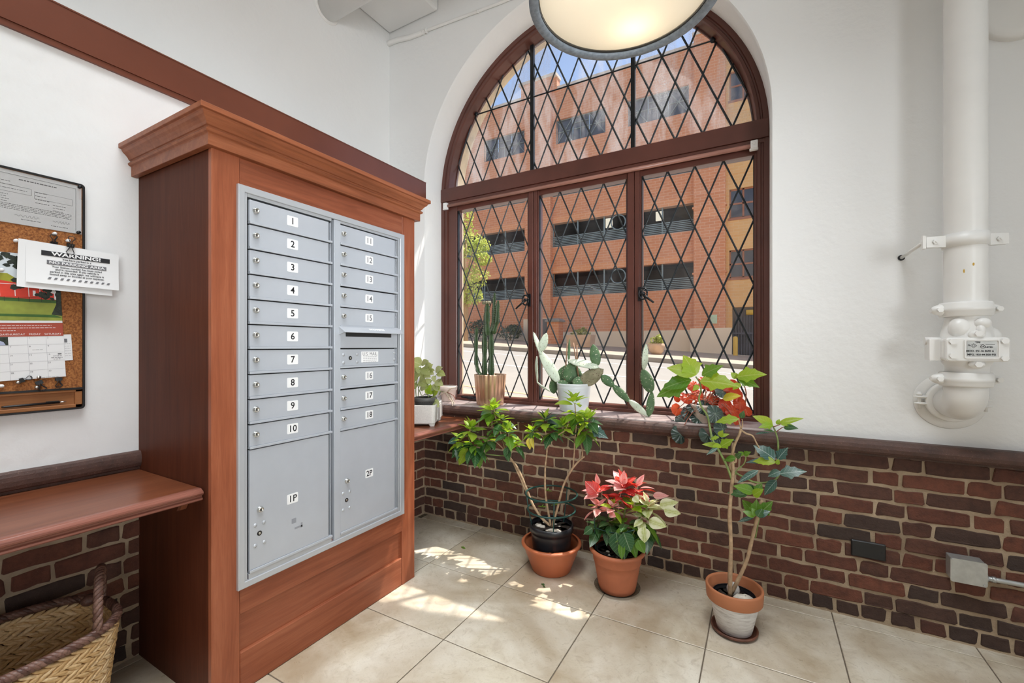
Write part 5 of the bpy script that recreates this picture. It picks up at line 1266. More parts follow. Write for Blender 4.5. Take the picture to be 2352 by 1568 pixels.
for px, py, dy, n, L, t_, d_, e0, e1 in (
    (1133, 938, .03, 15, .088, T, D, 80, -25), (1152, 962, .0, 11, .08, T, D, 40, -35), (1166, 990, -.03, 11, .08, T, D, 60, -35), (1142, 1002, .03, 9, .08, ('leaf_lime', 'leaf_mid'), D, 50, -45),
    (1082, 982, -.06, 13, .085, T, D, 75, -20), (1060, 1008, -.05, 10, .09, T, D, 40, -50), (1090, 1018, -.08, 12, .10, 'leaf_mid', D, 30, -60), (1118, 1003, -.04, 8, .085, 'leaf_mid', 'leaf_dark', 40, -40),
    (1186, 1018, -.03, 10, .062, T, D, 50, -50), (1252, 962, .0, 14, .082, ('leaf_lime', 'leaf_dark'), 'leaf_dark', 75, -25), (1222, 988, .03, 12, .062, T, D, 60, -40), (1270, 985, .0, 11, .075, 'leaf_mid', D, 40, -50),
    (1293, 975, -.04, 12, .066, T, 'leaf_mid', 80, -10), (1319, 918, -.02, 9, .078, T, T, 70, 0), (1323, 945, .02, 13, .082, 'leaf_lime', D, 20, -50), (1352, 960, -.02, 13, .075, T, D, 70, -30), (1345, 985, .02, 12, .082, 'leaf_mid', D, 30, -50)):
    rosette(pl1, A1(px, py, dy), int(n * 1.35), L * 1.15, t_, d_, 'oval', e0, e1, 1.0, rg, rise=L * .35)
for (bx, by, tx, ty, dy, L, mk, sh) in ((1075, 1030, 1050, 1066, -.09, .105, 'leaf_lime', 'oval'), (1090, 1025, 1085, 1052, -.1, .09, 'leaf_lime', 'lobed'), (1165, 1025, 1166, 1058, -.05, .09, 'leaf_dark', 'oval'), (1360, 985, 1392, 1002, -.05, .11, 'leaf_blue', 'lobed'), (1216, 1005, 1216, 1030, .0, .065, 'leaf_yellow', 'oval'), (1221, 1005, 1224, 1028, -.02, .06, 'leaf_yellow', 'narrow'), (1060, 1025, 1034, 1050, -.08, .085, 'leaf_dark', 'lobed'), (1052, 1008, 1028, 1016, -.05, .075, 'leaf_blue', 'oval')):
    a, b = A1(bx, by, dy), A1(tx, ty, dy - .03); put_leaf(pl1, a, b - a, (b - a).length * 1.05, sh, mk, up=(.2, -1, .5))
for px, py in ((1257, 1128), (1245, 1165), (1277, 1160)): rosette(pl1, A1(px, py, -.01), 4, .028, 'leaf_mid', 'leaf_mid', 'narrow', 60, 10, 1, rg)
# ---- poinsettia 2: red and cream, terracotta pot
C2 = Vector((-.672, 2.330, 0)); SZ = .006
sc = thing('clear_saucer', C2, 'clear plastic saucer under the red poinsettia pot', 'saucer')
q = MB(); q.lathe([(.001, .0006), (.098, .0006), (.118, .016), (.121, .017), (.116, .014), (.097, .003), (.001, .003)], C2, 40); obj('saucer_dish', q, glass_mat('clear_saucer_plastic', 0, .9, (.80, .80, .78)), sc)
tp2 = thing('terracotta_pot', C2 + Vector((0, 0, .004)), 'rounded terracotta pot holding the red and cream poinsettia', 'pot')
q = pot_shell([(.088, .004), (.094, .007), (.100, .03), (.116, .12), (.121, .150), (.1235, .152), (.126, .158), (.128, .185), (.136, .196), (.145, .206), (.147, .215), (.143, .222), (.134, .222)], C2, .011, 56); obj('pot_body', q, M['terracotta'], tp2)
pl2 = thing('red_poinsettia', C2 + Vector((0, 0, .02)), 'bushy poinsettia with red, pink and cream bracts beside the leggy one', 'plant')
q = pot_shell([(.083, .016), (.086, .02), (.105, .185), (.110, .188), (.112, .212), (.108, .215)], C2, .004, 40); obj('nursery_pot', q, M['nursery'], pl2)
obj('soil', soil_disc(.103, .190, C2), M['soil'], pl2); stones((C2.x, C2.y - .05), 10, .055, pl2, .005, .013, z=.192, name='bark_chip')
A2 = lambda px, py, dy=0.0: aty(px, py, C2.y + dy)
for pts in ([(1405, 1255), (1403, 1220), (1398, 1180), (1392, 1140)], [(1412, 1255), (1412, 1210), (1411, 1175), (1409, 1165)], [(1418, 1252, .03), (1430, 1200, .05), (1440, 1150, .06), (1445, 1120, .06)], [(1420, 1255), (1450, 1215, .0), (1475, 1180, -.02), (1490, 1165, -.02)], [(1400, 1252), (1385, 1215, -.02), (1376, 1180, -.02)]):
    stem(pl2, [A2(p[0], p[1], p[2] if len(p) > 2 else 0) for p in pts], (.006, .004), 'stem_green')
q = MB(); q.tube([A2(1369, 1272, -.05), A2(1366, 1230, -.05), A2(1365, 1195, -.05), A2(1370, 1180, -.05), A2(1378, 1180, -.03)], .003, 6); q.tube([A2(1369 + k * 8, 1212 + 12 * math.sin(k * .25), -.10 + .03 * math.cos(k * .25)) for k in range(12)], .003, 6); obj('support_ring', q, M['wire_green'], pl2)
rg = random.Random(5)
for px, py, dy, n, L, t_, d_, e0, e1 in (
    (1378, 1125, .0, 9, .095, ('bract_red', 'bract_pink'), 'bract_red', 55, -15), (1432, 1112, .04, 13, .105, 'bract_red', ('bract_red', 'bract_pink'), 75, -10), (1465, 1118, .04, 8, .095, ('bract_red', 'bract_pink'), 'bract_red', 50, -20), (1425, 1138, .0, 9, .085, 'bract_red', 'bract_red', 20, -30),
    (1374, 1160, -.05, 9, .075, 'bract_pink', ('bract_pink', 'leaf_lime'), 55, -25), (1408, 1163, -.06, 8, .075, 'bract_pink', ('bract_pink', 'leaf_lime'), 50, -20), (1410, 1158, -.03, 5, .05, 'leaf_lime', 'leaf_mid', 80, 30),
    (1488, 1160, -.02, 11, .10, 'bract_cream', ('bract_cream', 'leaf_mid'), 60, -15), (1478, 1188, -.05, 9, .09, 'bract_cream', ('bract_cream', 'leaf_mid'), 20, -50), (1455, 1158, -.04, 7, .08, ('bract_cream', 'leaf_lime'), 'leaf_mid', 50, -20),
    (1400, 1195, -.03, 12, .10, 'leaf_dark', ('leaf_dark', 'leaf_mid'), 20, -45), (1440, 1200, -.06, 13, .115, ('leaf_mid', 'leaf_dark'), 'leaf_dark', 20, -65), (1375, 1205, -.02, 9, .10, 'leaf_dark', 'leaf_dark', 20, -40), (1485, 1205, .0, 9, .10, 'leaf_dark', 'leaf_dark', 0, -60)):
    rosette(pl2, A2(px, py, dy), int(n * 1.3), L, t_, d_, 'oval', e0, e1, .9, rg, rise=L * .3, lobed=.12)
for (bx, by, tx, ty, dy, mk, w) in ((1478, 1210, 1480, 1247, -.12, 'bract_cream', 1.5), (1490, 1196, 1527, 1208, -.10, 'bract_cream', 1.2), (1525, 1172, 1560, 1178, -.06, 'bract_cream', 1.2), (1515, 1160, 1553, 1152, -.04, 'bract_cream', 1), (1432, 1222, 1448, 1268, -.13, 'leaf_dark', 1.5), (1415, 1222, 1424, 1284, -.13, 'leaf_dark', 1.2), (1428, 1245, 1427, 1286, -.14, 'leaf_mid', .8), (1465, 1240, 1480, 1270, -.09, 'leaf_mid', 1.4), (1360, 1212, 1340, 1226, -.08, 'leaf_dark', 1.4), (1372, 1132, 1345, 1106, -.04, 'bract_red', 1.5), (1432, 1112, 1432, 1084, .0, 'bract_pink', 1), (1375, 1112, 1369, 1090, .0, 'bract_pink', .8), (1500, 1138, 1532, 1137, .02, 'bract_pink', .8), (1455, 1140, 1466, 1152, -.1, 'bract_cream', 1.6), (1400, 1178, 1412, 1185, -.10, 'bract_pink', 1.5)):
    a, b = A2(bx, by, dy), A2(tx, ty, dy - .025); put_leaf(pl2, a, b - a, (b - a).length, 'oval', mk, up=(.1, -1, .5), wide=w)
# ---- poinsettia 3: two tall stems in the white painted pot
C3 = Vector((-.106, 2.248, 0))
sc3 = thing('terracotta_saucer', C3, 'dark terracotta saucer under the white painted pot', 'saucer')
q = MB(); q.lathe([(.001, .001), (.082, .001), (.096, .010), (.099, .020), (.094, .022), (.088, .013), (.080, .007), (.001, .007)], C3, 44); obj('saucer_dish', q, simple('stained_terracotta', (.13, .05, .03), .5, 0, .35, 18, .1, 60), sc3)
pp = thing('white_painted_pot', C3 + Vector((0, 0, .008)), 'tapered clay pot painted white below a bare terracotta rim band', 'pot')
q = pot_shell([(.068, .009), (.073, .012), (.103, .146), (.104, .150)], C3, .008, 52); wpm = NT('brushed_white_paint'); v = wpm.coord('Object', (6, 6, 40)); a_ = wpm.noise(v, 3, 4); M['wpaint'] = wpm.done(wpm.pbr(wpm.ramp(a_, [(.32, (.50, .48, .46)), (.5, (.72, .71, .70)), (.7, (.80, .80, .79))]), .7, 0, wpm.bump(a_, .3, .004))); obj('pot_body', q, M['wpaint'], pp)
q = MB(); q.lathe([(.103, .146), (.114, .146), (.1165, .150), (.120, .200), (.1195, .2065), (.116, .209), (.110, .207), (.108, .200), (.104, .160), (.096, .146)], C3, 52); obj('rim_band', q, simple('clay_rim', (.46, .17, .075), .6, 0, .05, 9), pp)
pl3 = thing('tall_poinsettia', C3 + Vector((0, 0, .02)), 'tall thin poinsettia with two long stems growing in the white painted pot', 'plant')
q = pot_shell([(.062, .02), (.064, .024), (.088, .158), (.092, .165), (.090, .168)], C3, .003, 36); obj('nursery_pot', q, M['nursery'], pl3)
obj('soil', soil_disc(.084, .150, C3), M['soil'], pl3)
q = MB(); p = C3 + Vector((.045, -.045, .170)); q.ell(p, (.048, .004, 0), (-.004, .036, 0), (0, 0, .024), 16, 10)
for i, v in enumerate(q.v): q.v[i] = (v[0] + rnd.uniform(-.003, .003), v[1] + rnd.uniform(-.003, .003), v[2] + rnd.uniform(-.003, .003))
obj('stone', q, M['pebble'], pl3)
q = MB(); q.ell(C3 + Vector((-.005, .025, .175)), (.028, 0, 0), (0, .022, 0), (0, 0, .034), 12, 8); obj('stone', q, M['ceramic'], pl3)
A3 = lambda px, py, dy=0.0: aty(px, py, C3.y + dy)
def st3(pts, r, mk='bark'): stem(pl3, [A3(p[0], p[1], p[2] if len(p) > 2 else 0) for p in pts], r, mk)
st3([(1677, 1370), (1677, 1320), (1679, 1250), (1676, 1180), (1681, 1115), (1684, 1080), (1682, 1055), (1686, 1025), (1698, 998), (1702, 985)], (.0105, .005))
st3([(1684, 1108, .01), (1683, 1088, .01), (1676, 1065), (1690, 1060), (1688, 1040)], (.007, .004))
st3([(1680, 1362, .01), (1696, 1330), (1716, 1285), (1728, 1235), (1738, 1195), (1745, 1165), (1749, 1150)], (.0085, .0075)); st3([(1735, 1235, .02), (1742, 1200, .02), (1748, 1180, .02)], (.003, .002), 'stem_green')
st3([(1681, 1100), (1668, 1066), (1654, 1040), (1646, 1026), (1636, 1008), (1631, 985, .03), (1625, 955, .05), (1612, 935, .06), (1605, 915, .07), (1610, 898, .07), (1608, 880, .07), (1598, 865, .06)], (.006, .0035), 'stem_green')
st3([(1703, 988), (1715, 996), (1728, 1000), (1735, 1012), (1740, 1022), (1752, 1040)], (.004, .003)); st3([(1702, 985), (1698, 970), (1697, 960)], (.003, .0025)); st3([(1703, 984), (1706, 972), (1704, 962)], (.003, .002))
st3([(1686, 1060), (1684, 1076), (1694, 1088), (1714, 1098), (1730, 1106), (1752, 1108), (1770, 1105), (1782, 1100), (1790, 1090), (1795, 1082)], (.0045, .003), 'stem_green')
st3([(1689, 1090), (1694, 1078), (1708, 1066), (1713, 1052), (1710, 1044)], (.003, .002), 'stem_green')
st3([(1787, 1038, .02), (1787, 1015, .02), (1782, 993, .02), (1775, 978, .02)], (.004, .003), 'stem_green'); st3([(1776, 980, .02), (1788, 976, .0), (1796, 972)], (.002, .0015), 'stem_red'); st3([(1782, 992, .02), (1796, 982), (1806, 978)], (.002, .0015), 'stem_red')
st3([(1712, 924, .08), (1714, 905, .08), (1711, 890, .08), (1704, 878, .08), (1693, 868, .08)], (.003, .002), 'stem_red'); st3([(1745, 1165), (1748, 1158), (1750, 1148)], (.006, .005))
LV = [  # base, tip, depth, shape, material, width
 (1598, 862, 1574, 815, .05, 'lobed', 'leaf_lime', 1.5), (1600, 860, 1536, 838, .04, 'oval', 'leaf_lime', 1.1), (1588, 872, 1522, 884, .04, 'oval', 'leaf_mid', 1.2), (1582, 880, 1506, 903, .03, 'lobed', 'leaf_mid', 1.1), (1612, 862, 1654, 836, .06, 'lobed', 'leaf_mid', 1.2),
 (1608, 875, 1690, 876, .03, 'lobed', 'leaf_lime', 1.2), (1692, 866, 1754, 852, .07, 'lobed', 'leaf_lime', 1.3), (1694, 868, 1680, 856, .09, 'oval', 'leaf_lime', 1.5), (1695, 870, 1742, 884, .06, 'lobed', 'leaf_mid', 1.0), (1700, 880, 1684, 892, .05, 'oval', 'leaf_lime', 1.2), (1660, 916, 1697, 904, .03, 'oval', 'leaf_yellow', 1.2), (1605, 885, 1592, 895, .03, 'oval', 'leaf_lime', 1.3),
 (1697, 962, 1643, 965, -.02, 'lobed', 'leaf_lime', .8), (1702, 960, 1708, 945, .02, 'oval', 'leaf_dark', 1.2),
 (1775, 976, 1733, 952, .0, 'oval', 'leaf_lime', 1.0), (1776, 976, 1744, 978, -.02, 'lobed', 'leaf_lime', 1.1), (1785, 975, 1790, 962, .0, 'oval', 'leaf_lime', 1.2), (1789, 974, 1842, 956, .0, 'narrow', 'leaf_lime', .9), (1793, 974, 1822, 974, -.02, 'oval', 'leaf_lime', .9), (1800, 982, 1830, 980, -.03, 'oval', 'leaf_dark', 1.1), (1778, 992, 1757, 985, .0, 'narrow', 'leaf_dark', .8), (1735, 997, 1770, 990, .02, 'narrow', 'leaf_blue', .5),
 (1780, 1055, 1738, 1020, -.02, 'wavy', 'leaf_blue', 1.1), (1786, 1055, 1806, 1028, -.01, 'lobed', 'leaf_blue', 1.2), (1782, 1062, 1730, 1052, -.04, 'wavy', 'leaf_lime', .8), (1770, 1060, 1715, 1056, .0, 'oval', 'leaf_blue', .6), (1784, 1066, 1788, 1056, -.05, 'oval', 'leaf_lime', 1.4),
 (1790, 1088, 1849, 1078, -.02, 'lobed', 'leaf_blue', 1.0), (1792, 1082, 1764, 1092, -.03, 'oval', 'leaf_blue', 1.2), (1742, 1080, 1694, 1106, -.02, 'narrow', 'leaf_blue', .8), (1784, 1102, 1752, 1136, -.02, 'oval', 'leaf_blue', .8),
 (1732, 1130, 1690, 1114, -.03, 'oval', 'leaf_mid', 1.0), (1733, 1130, 1712, 1110, -.01, 'oval', 'leaf_dark', 1.4), (1735, 1132, 1750, 1110, -.02, 'lobed', 'leaf_mid', 1.2), (1730, 1138, 1748, 1124, -.05, 'oval', 'leaf_lime', 1.2), (1716, 1138, 1672, 1124, -.02, 'wavy', 'leaf_dark', .9),
 (1734, 1180, 1708, 1148, -.02, 'oval', 'leaf_mid', 1.3), (1736, 1182, 1738, 1150, -.04, 'lobed', 'leaf_mid', 1.4), (1742, 1182, 1772, 1152, -.02, 'lobed', 'leaf_mid', 1.1), (1738, 1185, 1766, 1172, -.05, 'oval', 'leaf_blue', 1.1), (1734, 1186, 1708, 1172, -.05, 'oval', 'leaf_mid', 1.1), (1732, 1188, 1693, 1196, -.04, 'narrow', 'leaf_blue', .7), (1740, 1184, 1728, 1168, -.06, 'oval', 'leaf_mid', 1.6), (1740, 1186, 1750, 1170, -.07, 'oval', 'leaf_dark', 1.6),
 (1652, 1024, 1616, 1018, -.02, 'narrow', 'leaf_lime', 1.1), (1655, 1026, 1680, 1008, -.03, 'lobed', 'leaf_lime', 1.2), (1656, 1024, 1640, 1022, -.05, 'oval', 'leaf_lime', 1.3), (1648, 1028, 1624, 1042, -.03, 'narrow', 'leaf_blue', .9), (1660, 1016, 1686, 1008, .01, 'narrow', 'leaf_blue', .8),
 (1652, 1004, 1630, 1006, -.03, 'lobed', 'leaf_lime', 1.0), (1653, 1002, 1658, 990, -.03, 'oval', 'leaf_lime', 1.3), (1654, 1003, 1674, 995, -.03, 'narrow', 'leaf_lime', 1.2),
 (1690, 1052, 1662, 1054, -.03, 'oval', 'leaf_mid', 1.2), (1690, 1050, 1700, 1042, -.02, 'oval', 'leaf_dark', 1.2), (1708, 1044, 1722, 1038, -.02, 'lobed', 'leaf_mid', 1.1), (1708, 1044, 1698, 1038, -.02, 'oval', 'leaf_mid', 1.2)]
for bx, by, tx, ty, dy, sh, mk, w in LV:
    a = A3(bx, by, dy); b = A3(tx, ty, dy + rnd.uniform(-.03, .01)); put_leaf(pl3, a, b - a, (b - a).length * 1.04, sh, mk, up=(.1, -.75, .65) if abs(tx - bx) > 14 else (0, -1, .3), wide=w * .95, roll=rnd.uniform(-.2, .2))
# ---- cactus in the copper pot
YS = 2.738; C4 = aty(1126, 925, YS); C4.z = SILL
cp = thing('copper_pot', C4, 'fluted copper coloured pot on the left part of the window sill', 'pot')
flute = lambda a, z: 1 + .055 * abs(math.sin(a * 8)) - .02
q = pot_shell([(.093, SILL + .0005), (.097, SILL + .004), (.114, SILL + .216), (.115, SILL + .222)], (C4.x, C4.y, 0), .008, 128, rf=flute); obj('fluted_pot', q, M['copper'], cp)
ca = thing('column_cactus', C4 + Vector((0, 0, .2)), 'dark green spiny column cactus in the fluted copper pot', 'cactus')
obj('soil', soil_disc(.100, SILL + .200, C4), M['soil'], ca)
A4 = lambda px, py, dy=0.0: aty(px, py, YS + dy)
starf = lambda a: 1 + .28 * math.cos(4 * a)
def column(pts, r, nm='cactus_column', crest=False):
    P_ = [A4(*p) for p in pts]; out = []
    for i in range(len(P_) - 1):
        for k in range(4): out.append(P_[i].lerp(P_[i + 1], k / 4))
    out.append(P_[-1]); n = len(out); rr_ = [r * (.85 + .15 * math.sin(k * 1.7)) * (1 if k < n - 1 else .35) * (1 if k > 0 else .8) for k in range(n)]
    q = MB(); q.tube(out, rr_, 16, rf=starf, smooth=False); o = obj(nm, q, M['cactus'], ca)
    sp2 = MB()
    for i in range(1, n - 1):
        for j in range(4):
            for e in range(3):
                a = j * PI / 2 + PI / 4 * 0; d = Vector((math.cos(a), math.sin(a) * .7 - .3, rnd.uniform(-.3, .5))); p = out[i].lerp(out[i + 1], e / 3); b_ = p + Vector((d.x, d.y, 0)).normalized() * rr_[i] * 1.15; t_ = b_ + d.normalized() * .011
                sp2.add([b_ + Vector((0, 0, .0007)), b_ - Vector((0, 0, .0007)), t_], [(0, 1, 2)])
    obj('spines', sp2, M['spine'], o, recalc=False, kind='stuff')
column([(1106, 864), (1098, 852), (1094, 835), (1093, 790), (1095, 752)], .016); column([(1113, 866), (1113, 800), (1114, 742)], .021); column([(1128, 866), (1128, 800), (1127, 758)], .023)
column([(1120, 770, -.02), (1118, 735, -.02), (1119, 697, -.02)], .024); column([(1129, 764, .01), (1134, 730, .01), (1136, 672, .01)], .015); column([(1133, 766, -.01), (1141, 740, -.01), (1144, 690, -.01)], .018)
q = MB()
for k in range(9): a = k * .7; p = A4(1118, 697, -.02) + Vector((.028 * math.cos(a), .015 * math.sin(a), .006)); q.ell(p, (.012, 0, 0), (0, .010, 0), (0, 0, .012), 7, 5)
obj('crest', q, M['pad_brown'], ca)
# ---- prickly pear in the white ribbed pot
YP = 2.735; C5 = aty(1318, 945, YP); C5.z = SILL
wp5 = thing('ribbed_white_pot', C5, 'white glazed pot with fine ribs in the middle of the window sill', 'pot')
ribs = [(.086, SILL + .0005), (.090, SILL + .005)]
for k in range(13): z = SILL + .012 + k * .0118; r = .091 + .0185 * (k / 12) ** .8; ribs += [(r + .0015, z), (r + .0003, z + .006)]
ribs += [(.1115, SILL + .172), (.1135, SILL + .180), (.112, SILL + .184)]
obj('pot_body', pot_shell(ribs, (C5.x, C5.y, 0), .006, 56), M['white_pot'], wp5)
pr_ = thing('prickly_pear', C5 + Vector((0, 0, .16)), 'sprawling prickly pear cactus with long drooping pads in the white pot', 'cactus')
obj('soil', soil_disc(.103, SILL + .160, C5), M['soil'], pr_)
A5 = lambda px, py, dy=0.0: aty(px, py, YP + dy)
def pad(b, t, wpx, mk, dy=(0, 0), th=.010, twist=0.0, taper=.25):
    B, T_ = A5(b[0], b[1], dy[0]), A5(t[0], t[1], dy[1]); ax = T_ - B; L = ax.length; x = ax / L; w = wpx / 1008.0 * 2.9 / 2
    n_ = Vector((.35, -1, 0)); n_ = (n_ - x * n_.dot(x)).normalized(); s = x.cross(n_); 
    R3 = Matrix.Rotation(twist, 3, x); s, n_ = R3 @ s, R3 @ n_; rings = []
    N = 12
    for i in range(N + 1):
        u = i / N; ww_ = w * max(.06, (math.sin(PI * min(1, u ** (1 - taper * .6))) ** .62)); tt = th * (.35 + .65 * math.sin(PI * min(.97, max(.05, u))) ** .5)
        if i in (0, N): ww_ *= .6
        c = B + ax * u + n_ * (.004 * math.sin(u * 5)); rings.append([c + s * (ww_ * math.cos(a)) + n_ * (tt * math.sin(a)) for a in [2 * PI * k / 14 for k in range(14)]])
    q = MB(); q.loft(rings, True, True); o = obj('pad', q, M[mk], pr_); sp2 = MB()
    for k in range(34):
        u = rnd.uniform(.08, .95); sd = rnd.choice((1, -1)); ww_ = w * (math.sin(PI * min(1, u ** (1 - taper * .6))) ** .62); p = B + ax * u + s * (ww_ * sd * rnd.choice((1, 1, rnd.random()))) ; d = (s * sd + n_ * rnd.uniform(-.5, .6) + x * rnd.uniform(-.3, .5)).normalized() * .008
        sp2.add([p + x * .0006, p - x * .0006, p + d], [(0, 1, 2)])
    obj('spines', sp2, M['spine'], o, recalc=False, kind='stuff')
pad((1284, 880), (1238, 802), 26, 'pad_pale', (0, -.03), .008, .35); pad((1243, 815), (1226, 762), 13, 'pad_pale', (-.03, -.03), .006, .6); pad((1242, 808), (1256, 764), 20, 'pad_pale', (-.03, 0), .007, .3)
pad((1233, 818), (1233, 880), 12, 'pad_pale', (-.03, -.02), .006, .9); pad((1233, 876), (1264, 901), 9, 'pad_pale', (-.02, -.02), .006, 1.1); pad((1272, 904), (1270, 868), 20, 'pad_green', (.03, .03), .009)
pad((1280, 884), (1304, 838), 30, 'pad_green', (.04, .05), .009); pad((1316, 886), (1310, 832), 42, 'pad_green', (.02, .0), .011); pad((1334, 878), (1326, 842), 14, 'pad_green', (.02, .03), .009)
pad((1376, 844), (1303, 826), 24, 'pad_pale', (-.02, -.02), .007, .75); pad((1371, 842), (1362, 790), 24, 'pad_green', (0, 0), .009); pad((1332, 882), (1386, 848), 34, 'pad_brown', (-.03, -.02), .011)
pad((1326, 890), (1328, 864), 24, 'pad_green', (-.05, -.04), .009); pad((1292, 890), (1294, 872), 24, 'pad_green', (-.04, -.04), .008); pad((1381, 862), (1411, 888), 20, 'pad_green', (-.02, -.01), .010)
pad((1407, 884), (1448, 924), 17, 'pad_green', (-.01, -.01), .010); pad((1444, 918), (1490, 957), 15, 'pad_pale', (-.01, -.01), .009); pad((1490, 957), (1498, 898), 17, 'pad_green', (-.01, 0), .009)
pad((1496, 902), (1476, 846), 26, 'pad_green', (0, 0), .009); pad((1478, 850), (1485, 790), 15, 'pad_pale', (0, .01), .008, .4); pad((1306, 836), (1308, 776), 6, 'pad_green', (0, .02), .006)
for a, b in (((1297, 878), (1303, 788)), ((1330, 872), (1317, 787)), ((1326, 852), (1325, 792))):
    q = MB(); q.tube([A5(a[0], a[1], -.01), A5(b[0], b[1], .01)], .0045, 8); obj('stake', q, M['bamboo'], pr_)
# ---- begonia on the right of the sill
YB_ = 2.700; C6 = aty(1622, 958, YB_); C6.z = SILL
bp = thing('small_dark_pot', C6, 'small dark pot under the red begonia on the sill', 'pot')
obj('pot_body', pot_shell([(.058, SILL + .0005), (.062, SILL + .004), (.078, SILL + .085), (.082, SILL + .088), (.082, SILL + .1), (.079, SILL + .102)], (C6.x, C6.y, 0), .004, 40), M['pink_pot'], bp)
bg = thing('red_begonia', C6 + Vector((0, 0, .08)), 'begonia with round red and dark leaves spilling over the right window sill', 'plant')
obj('soil', soil_disc(.074, SILL + .088, C6), M['soil'], bg)
def round_leaf():
    q = MB(); n = 28; rings = []
    for r in (.02, .3, .6, .85, 1.0):
        ring = []
        for k in range(n):
            a = 2 * PI * k / n; notch = 1 - .32 * math.exp(-((a - PI) / .35) ** 2); rr_ = r * (notch if r > .2 else 1) * (1 + .03 * math.sin(a * 9)); ring.append((rr_ * math.cos(a), rr_ * math.sin(a), -.22 * r * r + .05 * r * math.cos(a * 9)))
        rings.append(ring)
    q.loft(rings, False, True); return q.mesh('leaf', recalc=False)
RL = {}
for mk in ('beg_red', 'beg_dark'):
    RL[mk] = round_leaf(); RL[mk].materials.append(M[mk])
rg = random.Random(11)
def bleaf(px, py, dy, r, mk, tilt_, az):
    c = aty(px, py, YB_ + dy); z = Vector((math.cos(az) * math.sin(tilt_), -abs(math.cos(az)) * .2 - .75 * math.sin(tilt_), math.cos(tilt_))).normalized(); xx = Vector((1, 0, 0)) if abs(z.x) < .8 else Vector((0, 1, 0)); y = z.cross(xx).normalized(); xx = y.cross(z)
    m3 = Matrix((xx, y, z)).transposed() @ Matrix.Rotation(rg.uniform(0, 6.28), 3, 'Z'); inst('leaf', RL[mk], bg, c, m3.to_euler(), (r, r, r))
    stem(bg, [C6 + Vector((rg.uniform(-.03, .03), rg.uniform(-.03, .02), .10)), (C6 + Vector((0, 0, .13))).lerp(c, .55) + Vector((0, 0, .03)), c - z * .004], (.0028, .002), 'stem_red', n=5)
for px, py, dy, r, mk, t_ in ((1557, 914, .0, .024, 'beg_red', 1.3), (1556, 940, -.04, .036, 'beg_red', 1.2), (1578, 912, -.02, .04, 'beg_red', .8), (1592, 885, .02, .036, 'beg_red', 1.1), (1600, 905, .04, .04, 'beg_red', .9), (1618, 878, .03, .04, 'beg_red', 1.0), (1635, 888, .0, .036, 'beg_red', 1.2), (1652, 878, .03, .036, 'beg_red', .9), (1660, 900, -.01, .04, 'beg_dark', .6), (1672, 890, .02, .038, 'beg_red', 1.0), (1688, 882, .03, .034, 'beg_red', .9), (1694, 905, .0, .04, 'beg_red', 1.1), (1700, 925, .01, .036, 'beg_red', 1.2),
    (1668, 930, -.03, .04, 'beg_red', 1.2), (1684, 945, -.04, .04, 'beg_red', 1.2), (1702, 946, .0, .032, 'beg_red', 1.0), (1712, 940, .02, .04, 'beg_red', .7), (1690, 962, -.07, .032, 'beg_red', 1.2), (1640, 916, .0, .04, 'beg_red', .9), (1612, 925, -.02, .036, 'beg_red', 1.2), (1594, 935, -.03, .04, 'beg_dark', .7), (1620, 935, -.06, .046, 'beg_dark', 1.0), (1643, 950, -.10, .052, 'beg_dark', 1.15), (1570, 965, -.06, .045, 'beg_dark', .7), (1553, 975, -.06, .034, 'beg_dark', 1.0), (1563, 997, -.12, .052, 'beg_dark', 1.2), (1660, 985, -.12, .048, 'beg_dark', 1.0), (1628, 998, -.12, .050, 'beg_dark', 1.3), (1650, 1005, -.13, .046, 'beg_dark', 1.0), (1603, 960, -.05, .04, 'beg_dark', .6), (1580, 945, -.03, .04, 'beg_dark', .9)):
    bleaf(px, py, dy, r, mk, t_, rg.uniform(-1.2, 1.2))
# ---- trough planter on the right shelf
ax_, by2 = Vector((-1.812, 2.200, 0)), None
tr0 = thing('ceramic_trough', (-1.95, 2.28, .785), 'speckled white rectangular planter trough on the shelf beside the window', 'planter')
def tq(u, v, z): return Vector((-1.812, 2.200, 0)) - _R * u + _F * v + Vector((0, 0, z))
def trr(u0, u1, v0, v1, r, z):
    pts = []
    for cu, cv, a0 in ((1, 1, 0), (-1, 1, 90), (-1, -1, 180), (1, -1, 270)):
        for k in range(5):
            a = math.radians(a0 + 22.5 * k); pts.append(tq((u1 - r if cu > 0 else u0 + r) + r * math.cos(a), (v1 - r if cv > 0 else v0 + r) + r * math.sin(a), z))
    return pts
S0 = .785; q = MB(); TU, TV = .235, .300
q.loft([trr(.012, TU - .012, .012, TV - .012, .018, S0 + .014), trr(.004, TU - .004, .004, TV - .004, .020, S0 + .022), trr(0, TU, 0, TV, .022, S0 + .133), trr(.003, TU - .003, .003, TV - .003, .02, S0 + .137), trr(.010, TU - .010, .010, TV - .010, .016, S0 + .136), trr(.012, TU - .012, .012, TV - .012, .016, S0 + .03)], True)
for u, v in ((.006, .006), (TU - .046, .006), (.006, TV - .046), (TU - .046, TV - .046)): q.loft([trr(u + .004, u + .032, v + .004, v + .032, .008, S0 + .0005), trr(u, u + .042, v, v + .042, .012, S0 + .017)])
q.loft([trr(-.0015, .004, .10, .285, .002, S0 + .03), trr(-.0015, .004, .10, .285, .002, S0 + .12)])
obj('trough_body', q, M['ceramic'], tr0)
obj('trough_soil', MB().loft([trr(.013, TU - .013, .013, TV - .013, .014, S0 + .04), trr(.013, TU - .013, .013, TV - .013, .014, S0 + .075)]), M['soil'], tr0)
g0 = tq(.085, .110, S0 + .078); gp = thing('small_grey_pot', g0, 'small dark grey pot standing inside the white trough', 'pot')
